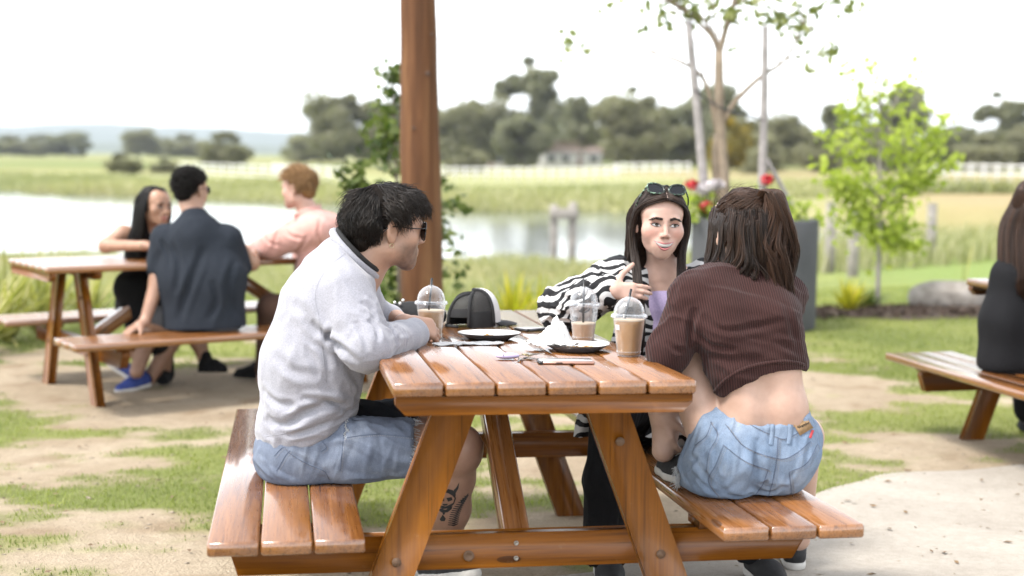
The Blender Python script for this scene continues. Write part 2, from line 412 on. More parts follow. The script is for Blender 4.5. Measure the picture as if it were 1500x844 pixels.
hills(3000, ([-.8, -.4, -.30, -.24, -.18, -.12, -.05, .05, .12, .3, .8], [.030, .030, .029, .027, .024, .029, .032, .024, .020, .018, .014]), (.07, .10, .07), 3)
hills(2000, ([-.8, -.4, -.28, -.2, -.1, .0, .1, .8], [.013, .016, .016, .012, .013, .010, .008, .006]), (.07, .095, .05), 9, 900)

# ------------------------------------------------------------------ foliage makers
def foliage_mat(name, a, b, rough=.55, trans=.35):
    m = NT(name); t = m.attr('tone'); col = m.ramp(t, [(0, a), (1, b)]); m.color(col); col = m.mix(1.0, col, (ALB, ALB, ALB), 'MULTIPLY'); m.set(m.b, Roughness=rough); m.b.inputs['Specular IOR Level'].default_value = .3
    tr = m.n('ShaderNodeBsdfTranslucent'); m.l(m.mix(1.0, col, (1.3, 1.5, .7), 'MULTIPLY'), tr.inputs['Color'])
    mx = m.n('ShaderNodeMixShader'); mx.inputs[0].default_value = trans; m.l(m.b.outputs[0], mx.inputs[1]); m.l(tr.outputs[0], mx.inputs[2]); m.l(mx.outputs[0], m.out.inputs['Surface'])
    return m.m
M['gum'] = foliage_mat('gum_leaves', (.165, .168, .115), (.34, .335, .23), trans=.35)
M['gum2'] = foliage_mat('olive_leaves', (.18, .175, .115), (.37, .35, .235), trans=.35)
M['wattle'] = foliage_mat('wattle_leaves', (.10, .095, .02), (.42, .30, .03), trans=.25)
M['lime'] = foliage_mat('lime_leaves', (.27, .35, .05), (.62, .68, .15), trans=.45)
M['airy'] = foliage_mat('pale_green_leaves', (.14, .17, .06), (.36, .38, .15), trans=.4)
M['leafdark'] = foliage_mat('green_leaves', (.05, .085, .022), (.17, .21, .055), trans=.3)
M['grass'] = foliage_mat('grass_blades', (.14, .185, .04), (.40, .42, .12), trans=.4)
M['straw'] = foliage_mat('dry_grass', (.28, .30, .14), (.50, .47, .27), trans=.35)
M['yellowleaf'] = foliage_mat('yellow_blades', (.30, .32, .03), (.70, .58, .05), trans=.4)
M['strap'] = foliage_mat('strap_leaves', (.20, .22, .06), (.55, .50, .20), trans=.35)
M['bark'] = plain('pale_bark', (.30, .235, .17), .85, .3, 9, .5)
M['barkdark'] = plain('gum_bark', (.20, .165, .13), .9, .3, 6, .5)
def leaf_quads(cen, size, rng, elong=1.8, up=0.0, droop=0.0):
    """random leaf-sized faces (each two triangles, folded along the middle) at the given centres"""
    n = len(cen); d = rng.normal(size=(n, 3)); d[:, 2] = d[:, 2]*.7-droop; d /= np.linalg.norm(d, axis=1, keepdims=True)
    r = rng.normal(size=(n, 3)); r[:, 2] += up; w = np.cross(d, r); w /= np.linalg.norm(w, axis=1, keepdims=True)+1e-9
    s = (size*(.6+.8*rng.random(n)))[:, None] if np.isscalar(size) else size[:, None]
    nrm = np.cross(d, w); a = cen-d*s*elong/2; b = cen+d*s*elong/2; c = cen+w*s*.5+nrm*s*.15; e = cen-w*s*.5+nrm*s*.15
    V = np.stack([a, c, b, e], 1).reshape(-1, 3); k = np.arange(n)*4
    return V, np.stack([k, k+1, k+2, k+3], -1)
def crown_mesh(name, clumps, per, size, mat, rng, elong=1.8, shell=.55, droop=0.0):
    cs = []; tn = []
    for (c, r) in clumps:
        n = int(per); d = rng.normal(size=(n, 3)); d /= np.linalg.norm(d, axis=1, keepdims=True); rr = (shell+(1-shell)*rng.random(n)**.6)
        cs.append(np.asarray(c)+d*rr[:, None]*np.asarray(r)); tn.append(np.clip(rng.normal(.5, .2)+rng.normal(0, .16, n), 0, 1))
    cs = np.vstack(cs); tn = np.concatenate(tn)
    V, F = leaf_quads(cs, size, rng, elong, droop=droop); me = mesh_np(name, V, [F], mat); attr_f(me, 'tone', np.repeat(tn, 4)); return me
def limb_tubes(segs, mat, name='trunk', sides=7, n=10):
    """segs: list of (points, r0, r1) -> one mesh"""
    parts = []
    for pts, r0, r1 in segs:
        p = smooth_path(pts, n); rad = np.linspace(r0, r1, n)
        me = tubes(p[None], rad[None], None, sides)
        V = np.empty(len(me.vertices)*3, np.float32); me.vertices.foreach_get('co', V); V = V.reshape(-1, 3)
        fs = {}
        for pl in me.polygons: fs.setdefault(len(pl.vertices), []).append(list(pl.vertices))
        parts.append((V, list(fs.values()))); bpy.data.meshes.remove(me)
    return join_me(name, parts, mat)

# eucalypts beyond the pond: five different trees, each placed several times
def gum_variant(seed, kind):
    rng = np.random.default_rng(seed); H = 1.0; clumps = []; segs = []
    top = np.array([rng.normal(0, .05), rng.normal(0, .05), .62])
    segs.append(([(0, 0, -.02), (rng.normal(0, .015), 0, .2), tuple(top*np.array([.5, .5, .7])), tuple(top)], .022, .008))
    nb = {'tall': 14, 'wide': 20, 'open': 13, 'bush': 18}[kind]
    for k in range(nb):
        a = rng.random()*6.28; z0 = .16+.35*rng.random() if kind != 'bush' else .03+.2*rng.random()
        ln = {'tall': .26, 'wide': .42, 'open': .40, 'bush': .34}[kind]*(.6+.6*rng.random())
        zt = z0+{'tall': .34, 'wide': .24, 'open': .36, 'bush': .22}[kind]*(.5+rng.random())
        e = np.array([math.cos(a)*ln, math.sin(a)*ln, min(zt, .95)]); b = np.array([0, 0, z0])
        segs.append(([b, b*.5+e*.5+np.array([0, 0, -.03]), e], .010, .003))
        for q in range(3 if kind != 'open' else 2):
            c = e+rng.normal(0, .075, 3); r = (.085+.09*rng.random())*{'tall': .9, 'wide': 1.1, 'open': .72, 'bush': 1.25}[kind]
            clumps.append((c, np.array([r*1.25, r*1.25, r*.8])))
    for q in range(9 if kind != 'open' else 3): clumps.append((top+np.array([rng.normal(0, .1), rng.normal(0, .1), .12+.16*rng.random()]), np.array([.11, .11, .09])*(.7 if kind == 'open' else 1)))
    if kind in ('wide', 'bush'):
        for q in range(7):
            a = rng.random()*6.28; clumps.append((np.array([math.cos(a)*.3, math.sin(a)*.3, .14+.12*rng.random()]), np.array([.15, .15, .12])))
    mat = M['gum'] if seed % 2 else M['gum2']
    return limb_tubes(segs, M['barkdark'], 'trunk', 5, 7), crown_mesh('crown', clumps, 210, .036, mat, rng, 1.6, .25)
GUM = {k: gum_variant(s, kd) for k, (s, kd) in {'tall': (1, 'tall'), 'wide': (2, 'wide'), 'open': (3, 'open'), 'bush': (4, 'bush'), 'wide2': (5, 'wide'), 'bush2': (6, 'bush')}.items()}
GUM['wattle'] = (GUM['bush'][0], None)
def put_gum(kind, px, base_py, top_py, dist, label, sx=1.0, rot=None, cat='tree', mat=None, group='trees on the far side of the pond'):
    b = P(px, base_py, dist); t = P(px, top_py, dist); h = t[2]-b[2]
    gz0 = float(ground_z(np.array([b[0]]), np.array([b[1]]))[0]); h += b[2]-gz0; b[2] = gz0
    o = thing('gum_tree' if cat == 'tree' else 'bush', label, cat, b, group)
    r = rot if rot is not None else random.random()*6.28
    for nm, me in zip(('trunk', 'crown'), GUM[kind]):
        if mat is not None and nm == 'crown': me = me.copy(); me.materials[0] = mat
        c = obj(nm, me, o); c.scale = (h*sx, h*sx, h); c.rotation_euler = (0, 0, r)
    return o
TR = [ # kind, px, base, top, dist, width, label
 ('wide', 690, 247, 140, 235, .75, 'broad olive gum tree just beyond the timber pole'),
 ('tall', 640, 246, 165, 250, .9, 'gum tree half hidden behind the timber pole'),
 ('open', 772, 246, 98, 240, .68, 'tallest thin-crowned gum tree beyond the pond'),
 ('wide2', 765, 248, 168, 225, .85, 'round gum tree under the tall thin-crowned gum'),
 ('bush', 684, 247, 214, 170, 1.2, 'dark low tree in front of the broad olive gum'),
 ('tall', 850, 246, 145, 215, .55, 'dark slim gum tree beside the small house'),
 ('wide', 935, 258, 135, 190, .75, 'large dark gum tree behind the woman in zebra print'),
 ('open', 905, 250, 138, 205, .7, 'open-topped gum tree against the large dark gum'),
 ('wide2', 1005, 258, 150, 200, .8, 'grey-green gum tree behind the leaning stake'),
 ('tall', 1050, 256, 130, 215, .8, 'tall gum tree behind the staked sapling'),
 ('bush2', 1090, 262, 168, 150, .9, 'bushy tree between the two stakes'),
 ('wide', 1150, 262, 165, 170, .75, 'wide gum tree right beside the second stake'),
 ('open', 1235, 262, 150, 190, .7, 'thin gum tree behind the lime green sapling top'),
 ('tall', 1318, 262, 128, 180, .62, 'dark upright gum tree rising behind the lime green sapling'),
 ('bush', 1285, 264, 180, 150, 1.0, 'low bushy tree behind the lime green sapling'),
 ('wide2', 1385, 264, 182, 165, .9, 'grey gum tree above the white rail fence'),
 ('open', 1460, 262, 145, 200, .8, 'bare-looking gum tree rising above the right tree line'),
 ('bush2', 1440, 266, 195, 150, 1.0, 'low olive tree along the right white rail fence'),
 ('wide', 1500, 266, 180, 155, .8, 'gum tree at the end of the right tree line'),
 ('bush2', 1205, 264, 195, 140, 1.0, 'low scrubby tree behind the grey fence posts'),
 ('wide', 505, 240, 132, 235, .72, 'broad gum tree left of the timber pole'),
 ('tall', 560, 242, 150, 250, .75, 'gum tree behind the leafy young tree'),
 ('bush', 330, 237, 190, 190, .95, 'single round tree standing alone beyond the pond'),
 ('wide', 205, 224, 187, 520, .9, 'far gum tree in the middle of the left field edge'),
 ('bush2', 275, 224, 194, 520, 1.3, 'far low tree beside the middle of the left field edge'),
 ('bush', 245, 224, 200, 560, 1.3, 'far dark tree between two others on the left field edge'),
 ('wide2', 100, 222, 192, 560, 1.3, 'right hand tree of the far left clump'),
 ('bush', 62, 222, 195, 560, 1.6, 'middle tree of the far left clump'),
 ('bush2', 20, 222, 196, 560, 1.7, 'left hand tree of the far left clump'),
]
for kd, x, b, t, d, sx, lab in TR: put_gum(kd, x, b, t, d, lab, sx*1.22)
put_gum('bush', 1068, 258, 168, 140, 'yellow flowering wattle behind the staked sapling', .7, mat=M['wattle'])
put_gum('bush2', 1120, 262, 200, 125, 'olive scrub bush beside the yellow wattle', 1.0, cat='bush')
put_gum('bush2', 180, 252, 222, 128, 'grey-brown bush on the far pond bank, larger of two', 1.5, cat='bush', group='bushes on the far bank')
put_gum('bush', 240, 249, 230, 132, 'grey-brown bush on the far pond bank, smaller of two', 1.5, cat='bush', group='bushes on the far bank')
BACK = ((1150, 260, 'behind the upright stake'), (980, 270, 'behind the leaning stake'), (1240, 250, 'left of the lime green tree top'), (1345, 240, 'right of the lime green tree top'), (1420, 250, 'above the right rail fence'), (735, 300, 'behind the small pale shed'), (800, 300, 'left of the low farm house'), (600, 300, 'hidden by the timber pole'), (545, 290, 'behind the leafy young tree'), (470, 320, 'at the left end of the gum row'), (880, 290, 'right of the low farm house'), (660, 280, 'just right of the timber pole'), (1095, 255, 'behind the yellow wattle'), (1290, 245, 'straight behind the lime green tree'), (1480, 240, 'above the woman in black'), (1025, 270, 'between the stake and the trunk'), (1190, 250, 'above the grey fence posts'), (925, 280, 'above the woman in zebra print'))
for k, (x, d, lab) in enumerate(BACK):
    put_gum(['wide', 'bush2', 'wide2', 'bush'][k % 4], x, 250 if x > 900 else 241, [178, 192, 185][k % 3], d, 'hazy gum tree in the back row '+lab, [1.15, 1.5, 1.2, 1.4][k % 4], group='row of gums behind')

# two farm houses far beyond the pond
M['wallw'] = plain('weatherboard', (.62, .60, .57), .8, .08, 4); M['roofr'] = plain('roof_iron', (.34, .25, .23), .6, .12, 3); M['pane'] = plain('dark_pane', (.05, .06, .07), .15)
M['roofg'] = plain('roof_grey', (.45, .45, .46), .6, .1, 3)
def house(px, base, d, w, hgt, roofm, label, yaw=.2):
    b = P(px, base, d); b[2] = float(ground_z(np.array([b[0]]), np.array([b[1]]))[0])
    o = thing('farm_house', label, 'house', b); o.rotation_euler = (0, 0, yaw); dp = 7.0
    obj('wall', box_me(w, dp, hgt, M['wallw'], .02), o, (0, 0, hgt/2-.1))
    rf = obj('roof', prism([(-w/2-.5, 0), (w/2+.5, 0), (w/2-2.2, 2.0), (-w/2+2.2, 2.0)], -dp/2-.5, dp/2+.5, roofm, 'roof'), o, (0, 0, hgt-.09))
    obj('chimney', box_me(.7, .7, 1.6, M['wallw'], .02), rf, (w*.2, 0, 1.9))
    for k, x in enumerate(np.linspace(-w*.36, w*.36, 4)):
        if k == 2:
            dr = obj('door', box_me(1.0, .08, 2.0, M['roofr'], .01), o, (x, -dp/2-.04, .95))
        else:
            f = obj('window', box_me(1.5, .1, 1.2, M['wallw'], .01), o, (x, -dp/2-.04, 1.5)); obj('pane', box_me(1.3, .06, 1.0, M['pane'], .01), f, (0, -.045, 0))
house(832, 238, 262, 11, 2.8, M['roofr'], 'low farm house with brownish roof between the gums')
house(722, 241, 275, 7, 2.4, M['roofg'], 'small pale shed with grey roof near the broad olive gum', -.3)

# white rail fences
M['whitepaint'] = plain('white_paint', (.78, .77, .74), .6, .06, 8)
M['greywood'] = plain('weathered_timber', (.34, .31, .28), .85, .25, 7, .4)
def rail_fence(p0, p1, d0, d1, n, h, label, rails=2, mat='whitepaint', name='rail_fence', w=.14):
    A = P(p0[0], p0[1], d0); B = P(p1[0], p1[1], d1)
    pts = [A*(1-t)+B*t for t in np.linspace(0, 1, n)]
    for p in pts: p[2] = float(ground_z(np.array([p[0]]), np.array([p[1]]))[0])
    o = thing(name, label, 'fence', pts[0]); me = box_me(w, w, h, M[mat], .01)
    for p in pts: obj('post', me, o, Vector(p-pts[0])+Vector((0, 0, h/2-.05)))
    for r in range(rails):
        zz = h*(.88-.4*r)-.05
        for a, b in zip(pts[:-1], pts[1:]):
            v = b-a; L = float(np.linalg.norm(v)); rm = box_me(round(L, 1), .05, .13, M[mat], .005)
            c = obj('rail', rm, o); c.location = Vector((a+b)/2-pts[0])+Vector((0, -w/2-.02, zz)); c.rotation_euler = (0, -math.atan2(v[2], math.hypot(v[0], v[1])), math.atan2(v[1], v[0]))
rail_fence((636, 252), (905, 252), 118, 112, 18, 1.15, 'long white rail fence across the field beyond the pond')
rail_fence((900, 248), (1010, 256), 135, 120, 8, 1.15, 'white rail fence behind the woman in zebra print')
rail_fence((1365, 267), (1520, 262), 92, 88, 9, 1.2, 'white rail fence below the right tree line')
rail_fence((262, 232), (420, 236), 150, 118, 12, 1.1, 'white rail fence in the left paddock beyond the pond', 3)
rail_fence((400, 233), (500, 246), 130, 95, 8, 1.2, 'white rail fence behind the man in pink', 3)
# grey paddock posts on the right and the mooring posts in the pond
for (x, yb, yt, d, lab) in ((1216, 362, 298, 21.5, 'grey timber fence post next to the planter'), (1250, 374, 302, 19.5, 'grey timber fence post beside the yellow spiky plant'), (1364, 352, 300, 23.0, 'grey timber fence post right of the lime green sapling')):
    b = P(x, yb, d); b[2] = float(ground_z(np.array([b[0]]), np.array([b[1]]))[0]); t_ = P(x, yt, d)
    h = t_[2]-b[2]; o = thing('fence_post', lab, 'post', b, 'grey paddock posts')
    obj('post', box_me(.13, .13, h+.1, M['greywood'], .015), o, (0, 0, h/2-.05)); obj('cap', box_me(.145, .145, .02, M['greywood'], .004), o, (0, 0, h+.011))
for x in (1280, 1310): pass
o = thing('mooring_posts', 'pair of grey posts with a cross rail standing at the pond edge', 'posts', (*P(825, 385, 31)[:2], POND_Z-.4))
bx = o.location
for x, yt in ((812, 300), (839, 296)):
    q = P(x, yt, 31.0); zt = q[2]-bx[2]; obj('post', box_me(.17, .17, zt, M['greywood'], .02), o, (q[0]-bx[0], q[1]-bx[1], zt/2))
q = P(826, 313, 31.0); obj('rail', box_me(.62, .09, .24, M['greywood'], .01), o, (q[0]-bx[0], q[1]-bx[1]-.13, q[2]-bx[2]))

# ------------------------------------------------------------------ grass
def blades(xy, h, w, rng, lean=.5, z=None):
    n = len(xy); z = ground_z(xy[:, 0], xy[:, 1]) if z is None else z
    a = rng.random(n)*6.283; d = np.stack([np.cos(a), np.sin(a), 0*a], -1); s = np.stack([-np.sin(a), np.cos(a), 0*a], -1)
    b = np.c_[xy, z-.004]; h = h[:, None]; w = w[:, None]; ln = (lean*(.2+rng.random(n)))[:, None]
    up = np.array([0, 0, 1.0]); m1 = b+up*h*.55+d*h*ln*.35; tip = b+up*h*(1-.25*ln)+d*h*ln
    V = np.stack([b-s*w/2, b+s*w/2, m1+s*w*.4, m1-s*w*.4, tip], 1).reshape(-1, 3); k = np.arange(n)*5
    return V, np.stack([k, k+1, k+2, k+3], -1), np.stack([k+3, k+2, k+4], -1)
def in_path(x, y): return np.interp(x, pe[:, 0], pe[:, 1]) > y-.02
def grass_field(n, x0, x1, y0, y1, hh, ww, rng, thr=.35, power=1.0, keep=None):
    y = y0+(y1-y0)*rng.random(n)**power; x = (x0+(x1-x0)*rng.random(n))*(.35+.65*(y/y1)); xy = np.stack([x, y], -1)
    g = grass_mask(x, y); k = (g > thr+.5*(rng.random(n)-.5)) & ~(in_path(x, y) & (x > -.8))
    if keep is not None: k &= keep(x, y)
    xy = xy[k]; g = g[k]; nn = len(xy); h = hh*(.45+.8*rng.random(nn))*(.5+.5*g); w = ww*(.7+.6*rng.random(nn))
    return xy, h, w
rng = np.random.default_rng(5)
sets = []
for (n, x0, x1, y0, y1, hh, ww, lean) in ((150000, -3.9, 3.9, 3.6, 9.5, .028, .0030, .9), (90000, -6.5, 6.5, 8.5, 17, .036, .006, .8)):
    xy, h, w = grass_field(n, x0, x1, y0, y1, hh, ww, rng); V, Q, T = blades(xy, h, w, rng, lean)
    tn = np.clip(fbm(np.c_[xy, 0*xy[:, 0]], 1.3, 3, 61)*1.5-.35+rng.normal(0, .2, len(xy)), 0, 1); sets.append((V, Q, T, np.repeat(tn, 5)))
off = 0; VV = []; QQ = []; TT = []; tt = []
for V, Q, T, tn in sets: VV.append(V); QQ.append(Q+off); TT.append(T+off); tt.append(tn); off += len(V)
me = mesh_np('grass', np.vstack(VV), [np.vstack(QQ), np.vstack(TT)], M['grass']); attr_f(me, 'tone', np.concatenate(tt))
tag(obj('grass', me), 'short patchy green grass growing through the bare dirt', 'grass', kind='stuff')
# long dry grass on the near pond bank
n = 26000; y = 16.5+13.5*rng.random(n); x = (-13+17*rng.random(n))*(.5+.5*y/30); k = (pond_in(x, y) < -.3); xy = np.stack([x, y], -1)[k]
cl = fbm(np.c_[xy, 0*xy[:, 0]], .5, 3, 71); h = (.06+.30*np.clip(cl-.35, 0, 1)*1.6)*(.6+.6*rng.random(len(xy))); V, Q, T = blades(xy, h, np.full(len(xy), .018), rng, .6)
me = mesh_np('bank_grass', V, [Q, T], M['straw']); attr_f(me, 'tone', np.repeat(np.clip(rng.normal(.5, .25, len(xy)), 0, 1), 5))
tag(obj('bank_grass', me), 'long dry yellow grass along the near bank of the pond', 'grass', kind='stuff')
# rough grass in the paddock on the right, and on the far bank
n = 16000; y = 19+22*rng.random(n); x = (2.5+.33*y*rng.random(n)); xy = np.stack([x, y], -1); xy = xy[(y > 21+.5*np.maximum(x-6, 0)) & (pond_in(x, y) < -1)]
V, Q, T = blades(xy, .18+.35*rng.random(len(xy)), np.full(len(xy), .025), rng, .6); me = mesh_np('paddock_grass', V, [Q, T], M['straw']); attr_f(me, 'tone', np.repeat(rng.random(len(xy)), 5))
tag(obj('paddock_grass', me), 'tall tan grass in the paddock behind the lawn', 'grass', kind='stuff')
n = 22000; x = -40+62*rng.random(n); y = pond_far(x)+.5+22*rng.random(n)**1.5; k = pond_in(x, y) < -1.5; xy = np.stack([x, y], -1)[k]
V, Q, T = blades(xy, .25+.5*rng.random(len(xy))*fbm(np.c_[xy, 0*xy[:, 0]], .15, 2, 81)*1.6, np.full(len(xy), .09), rng, .6); me = mesh_np('far_bank_grass', V, [Q, T], M['straw'])
attr_f(me, 'tone', np.repeat(np.clip(fbm(np.c_[xy, 0*xy[:, 0]], .12, 2, 83)*1.8-.5, 0, 1), 5)); tag(obj('far_bank_grass', me), 'rough yellow-green grass on the far bank of the pond', 'grass', kind='stuff')
n = 420; y = 3.9+6*rng.random(n); x = (-3.6+7.2*rng.random(n))*(y/9+.2); V, F = leaf_quads(np.stack([x, y, ground_z(x, y)+.012], -1), .016, rng, 2.0, up=3.0); V[:, 2] = ground_z(V[:, 0], V[:, 1])+.008+.010*rng.random(len(V))
tag(obj('leaf_litter', mesh_np('leaf_litter', V, [F], plain('dry_leaf', (.20, .13, .07), .9, .4, 60))), 'dry brown leaves and bark bits lying on the ground', 'leaf litter', kind='stuff')
# small stones and litter on the bare dirt
n = 900; y = 3.9+5.5*rng.random(n); x = (-3.6+7.2*rng.random(n))*(y/9+.2); parts = []
base = np.array([(1, 0, 0), (-1, 0, 0), (0, 1, 0), (0, -1, 0), (0, 0, 1), (0, 0, -1)], float); T8 = [[0, 2, 4], [2, 1, 4], [1, 3, 4], [3, 0, 4], [2, 0, 5], [1, 2, 5], [3, 1, 5], [0, 3, 5]]
zz = ground_z(x, y)
for a, b, c in zip(x, y, zz):
    s = .003+.006*random.random()**2; parts.append((base*np.array([s*(1+random.random()), s, s*.6])*(1+.3*RNG.normal(size=(6, 1)))+np.array([a, b, c+.001+(.005 if b < np.interp(a, pe[:, 0], pe[:, 1]) and a > -.7 else 0)]), [T8]))
tag(obj('gravel', join_me('gravel', parts, plain('pebble', (.33, .27, .2), .9, .3, 40))), 'small pebbles and crumbs of soil scattered on the dirt', 'gravel', kind='stuff')

# thin haze over the whole valley
hz = NT('haze_air'); hz.t.nodes.remove(hz.b); vol = hz.n('ShaderNodeVolumePrincipled'); vol.inputs['Color'].default_value = (.82, .89, .97, 1); vol.inputs['Density'].default_value = HAZE; vol.inputs['Anisotropy'].default_value = .2; hz.l(vol.outputs[0], hz.out.inputs['Volume'])
hb = bpy.data.meshes.new('haze'); lo_, hi_ = (-7600, -80, -40), (7600, 9500, 260)
cv = [(x, y, z) for x in (lo_[0], hi_[0]) for y in (lo_[1], hi_[1]) for z in (lo_[2], hi_[2])]
hb.from_pydata(cv, [], [(0, 1, 3, 2), (4, 6, 7, 5), (0, 4, 5, 1), (2, 3, 7, 6), (0, 2, 6, 4), (1, 5, 7, 3)]); hb.materials.append(hz.m)
tag(obj('haze', hb), 'pale even haze hanging over the valley', 'haze', kind='stuff')
# ------------------------------------------------------------------ picnic tables
LT, WT, BW, GAP, TH = 2.10, .745, .12, .005, .035
HT, HB = .76, .388
def picnic_table(mat4, label):
    o = thing('picnic_table', label, 'picnic table', mat=mat4, group='varnished picnic tables')
    def bd(name, x0, z, y0=0.0, y1=LT): return obj(name, box_me(BW, y1-y0, TH, M['wood'], .005), o, (x0+BW/2, (y0+y1)/2, z-TH/2))
    for i in range(6): bd('top_board', -WT/2+i*(BW+GAP), HT)
    for s in (-1, 1):
        for i in range(3): bd('bench_board', (-.8075 if s < 0 else .4475)+i*(BW+GAP), HB)
    e = .045; zt = HT-TH-.001
    for k, (y0, y1) in enumerate(((.012, .050), (.262, .307), (LT-.307, LT-.262), (LT-.050, LT-.012))):
        w = .366 if k in (0, 3) else .345
        obj('batten', prism([(-w, zt), (-w, zt-.020), (-w+.024, zt-e), (w-.024, zt-e), (w, zt-.020), (w, zt)], y0, y1, M['woodx'], 'batten'), o)
    zb = HB-TH-.001; lz = zb-.022; cz = lz-.001; ch = .092
    for end, (yc0, yc1, yl0, yl1) in enumerate(((.262, .307, .215, .261), (LT-.307, LT-.262, LT-.261, LT-.215))):
        for s in (-1, 1):
            xs = [s*.455, s*.775, s*.735, s*.455]
            obj('bench_lath', prism([(xs[0], zb), (xs[1], zb), (xs[1]-s*.02, lz), (xs[3], lz)], yc0-.03, yc1+.03, M['woodx'], 'lath'), o)
            top, bot, hw = .45-.38*zt, .45, .0555
            leg = obj('leg', prism([(s*(top-hw), zt-.001), (s*(top+hw), zt-.001), (s*(bot+hw), -.02), (s*(bot-hw), -.02)], yl0, yl1, M['woodz'], 'leg'), o)
            yf = yl0 if end == 0 else yl1; zc = .292; xc = s*(.45-.38*zc)
            for dz in (-.02, .28):
                bm_ = lathe([(0, 0), (.012, 0), (.012, .004), (0, .0045)], 12, M['bolt'], 'bolt')
                if dz > 0 and s < 0: continue
                bo = obj('bolt', bm_, leg, (s*(.45-.38*(zc+dz)), yf+(-.0002 if end == 0 else .0002), zc+dz), (R(90) if end == 0 else R(-90), 0, 0))
        cb = obj('cross_beam', prism([(-.768, cz), (-.768, cz-.02), (-.745, cz-ch), (.725, cz-ch), (.768, cz-.02), (.768, cz)], yc0, yc1, M['woodx'], 'cross_beam'), o)
        yf = yc0-.0002 if end == 0 else yc1+.0002
        for x, z, r in ((-.03, cz-.028, .0065), (-.03, cz-.068, .0065), (-.155, cz-.058, .0145)):
            obj('screw', lathe([(0, .001), (r*.5, .001), (r*.55, .003), (r, .003), (r, 0)], 12, M['steel'] if r < .01 else M['bolt'], 'screw'), cb, (x, yf, z), (R(90) if end == 0 else R(-90), 0, 0))
        # diagonal brace from the cross beam to the middle of the top
        s = 1 if end == 0 else -1; ya = yc1 if end == 0 else yc0
        a = Vector((-.02, ya+s*.005, cz-.05)); b = Vector((-.02, LT/2-s*.08, zt-.012)); d = b-a; L = d.length
        br = obj('brace', box_me(.07, L, .075, M['wood'], .004), o); br.location = (a+b)/2; br.rotation_euler = (math.atan2(d.z, d.y), 0, 0)
    return o
M_T1 = Matrix.Translation((0, 0, CAMZ)) @ Matrix.Rotation(-.0269, 4, 'X') @ Matrix.Translation((.0882, 3.4163, -1.2102)) @ Matrix.Rotation(.1587, 4, 'Z')
T1 = picnic_table(M_T1, 'orange varnished picnic table holding the coffees, plates and cap')
M_T2 = Matrix.Translation((-2.70, 7.905, -.05)) @ Matrix.Rotation(math.atan2(-.82, .57), 4, 'Z')
T2 = picnic_table(M_T2, 'varnished picnic table beside the pond where the man in the dark tee sits')
M_T3 = Matrix.Translation((3.131, 5.252, -.03)) @ Matrix.Rotation(R(12.6), 4, 'Z')
T3 = picnic_table(M_T3, 'varnished picnic table with the woman in black on its bench')
def T1P(lx, ly, z): return np.array(M_T1 @ Vector((lx, ly, z)))

# ------------------------------------------------------------------ timber pole
m = NT('pole_timber'); v = m.mapped((14, 14, .8)); f = m.noise(v, 1.2, 5, .65, .6); v2 = m.mapped((3, 3, .5)); f2 = m.noise(v2, 1.0, 3)
col = m.ramp(m.math('ADD', m.math('MULTIPLY', f, .6), m.math('MULTIPLY', f2, .4)), [(.3, (.060, .024, .009)), (.5, (.145, .062, .024)), (.7, (.28, .145, .062))]); m.color(col); m.set(m.b, Roughness=.8); m.b.inputs['Specular IOR Level'].default_value = .25; m.bump(f, .5, .01)
a = P(620, 520, 9.4); a[2] = -.25; b = P(612, -60, 9.4)
th = np.linspace(0, 2*np.pi, 28, endpoint=False); V = []
for k in range(40):
    t_ = k/39; c = a*(1-t_)+b*t_; r = .150-.036*t_
    rr = r*(1+.02*np.sin(th*3+t_*5)+.012*np.sin(th*7+t_*17)+.010*np.sin(t_*40+th)); V.append(np.stack([c[0]+rr*np.cos(th)-a[0], c[1]+rr*np.sin(th)-a[1], 0*th+c[2]], -1))
V = np.array(V).reshape(-1, 3); i, j = np.meshgrid(np.arange(39), np.arange(28), indexing='ij'); j2 = (j+1) % 28
F = np.stack([i*28+j, i*28+j2, (i+1)*28+j2, (i+1)*28+j], -1).reshape(-1, 4)
po = thing('timber_pole', 'thick round brown timber pole standing behind the man in sunglasses', 'pole', (a[0], a[1], 0))
obj('pole', mesh_np('pole', V, [F], m.m), po)
for (dx, z, s) in ((.03, 1.85, .016), (-.06, 1.5, .012), (.06, 2.1, .01)):
    kn = lathe([(0, .004), (s*.6, .003), (s, -.002)], 10, plain('knot', (.06, .028, .015), .7), 'knot'); obj('knot', kn, po, (dx, -.131, z), (R(90), 0, 0))

# ------------------------------------------------------------------ planter with staked tree and geraniums
m = NT('grey_planter_render'); v = m.mapped(); f = m.noise(v, 25, 5, .7); f2 = m.noise(v, 2.5, 4); m.color(m.ramp(f2, [(.3, (.060, .062, .068)), (.7, (.095, .097, .104))])); m.set(m.b, Roughness=.85); m.bump(f, .5, .01); M['planter'] = m.m
M['soil'] = plain('potting_soil', (.06, .04, .028), .95, .4, 30, .8); M['flowerred'] = plain('red_petals', (.60, .02, .03), .5, .2, 40); M['flowerwhite'] = plain('white_petals', (.78, .72, .74), .5, .08, 40); M['stake'] = plain('grey_stake', (.36, .33, .32), .8, .2, 12, .4); M['tie'] = plain('rubber_tie', (.03, .03, .035), .6)
PD = 11.55; pb = P(1104, 480, 11.1); pb = np.array([P(1104, 400, PD)[0], PD, -.05]); ph = P(1104, 324, PD-.5)[2]+.05; pr = .51
pl = thing('planter', 'big round dark grey planter pot behind the woman in the brown top', 'planter', pb)
obj('pot', lathe([(0, .0), (pr*.96, 0), (pr*.985, .02), (pr*.99, ph*.5), (pr, ph-.012), (pr-.006, ph), (pr-.05, ph), (pr-.055, ph-.06), (0, ph-.06)], 64, M['planter'], 'pot'), pl)
obj('soil', lathe([(0, ph-.035), (pr-.06, ph-.05)], 32, M['soil'], 'soil'), pl)
rng = np.random.default_rng(77)
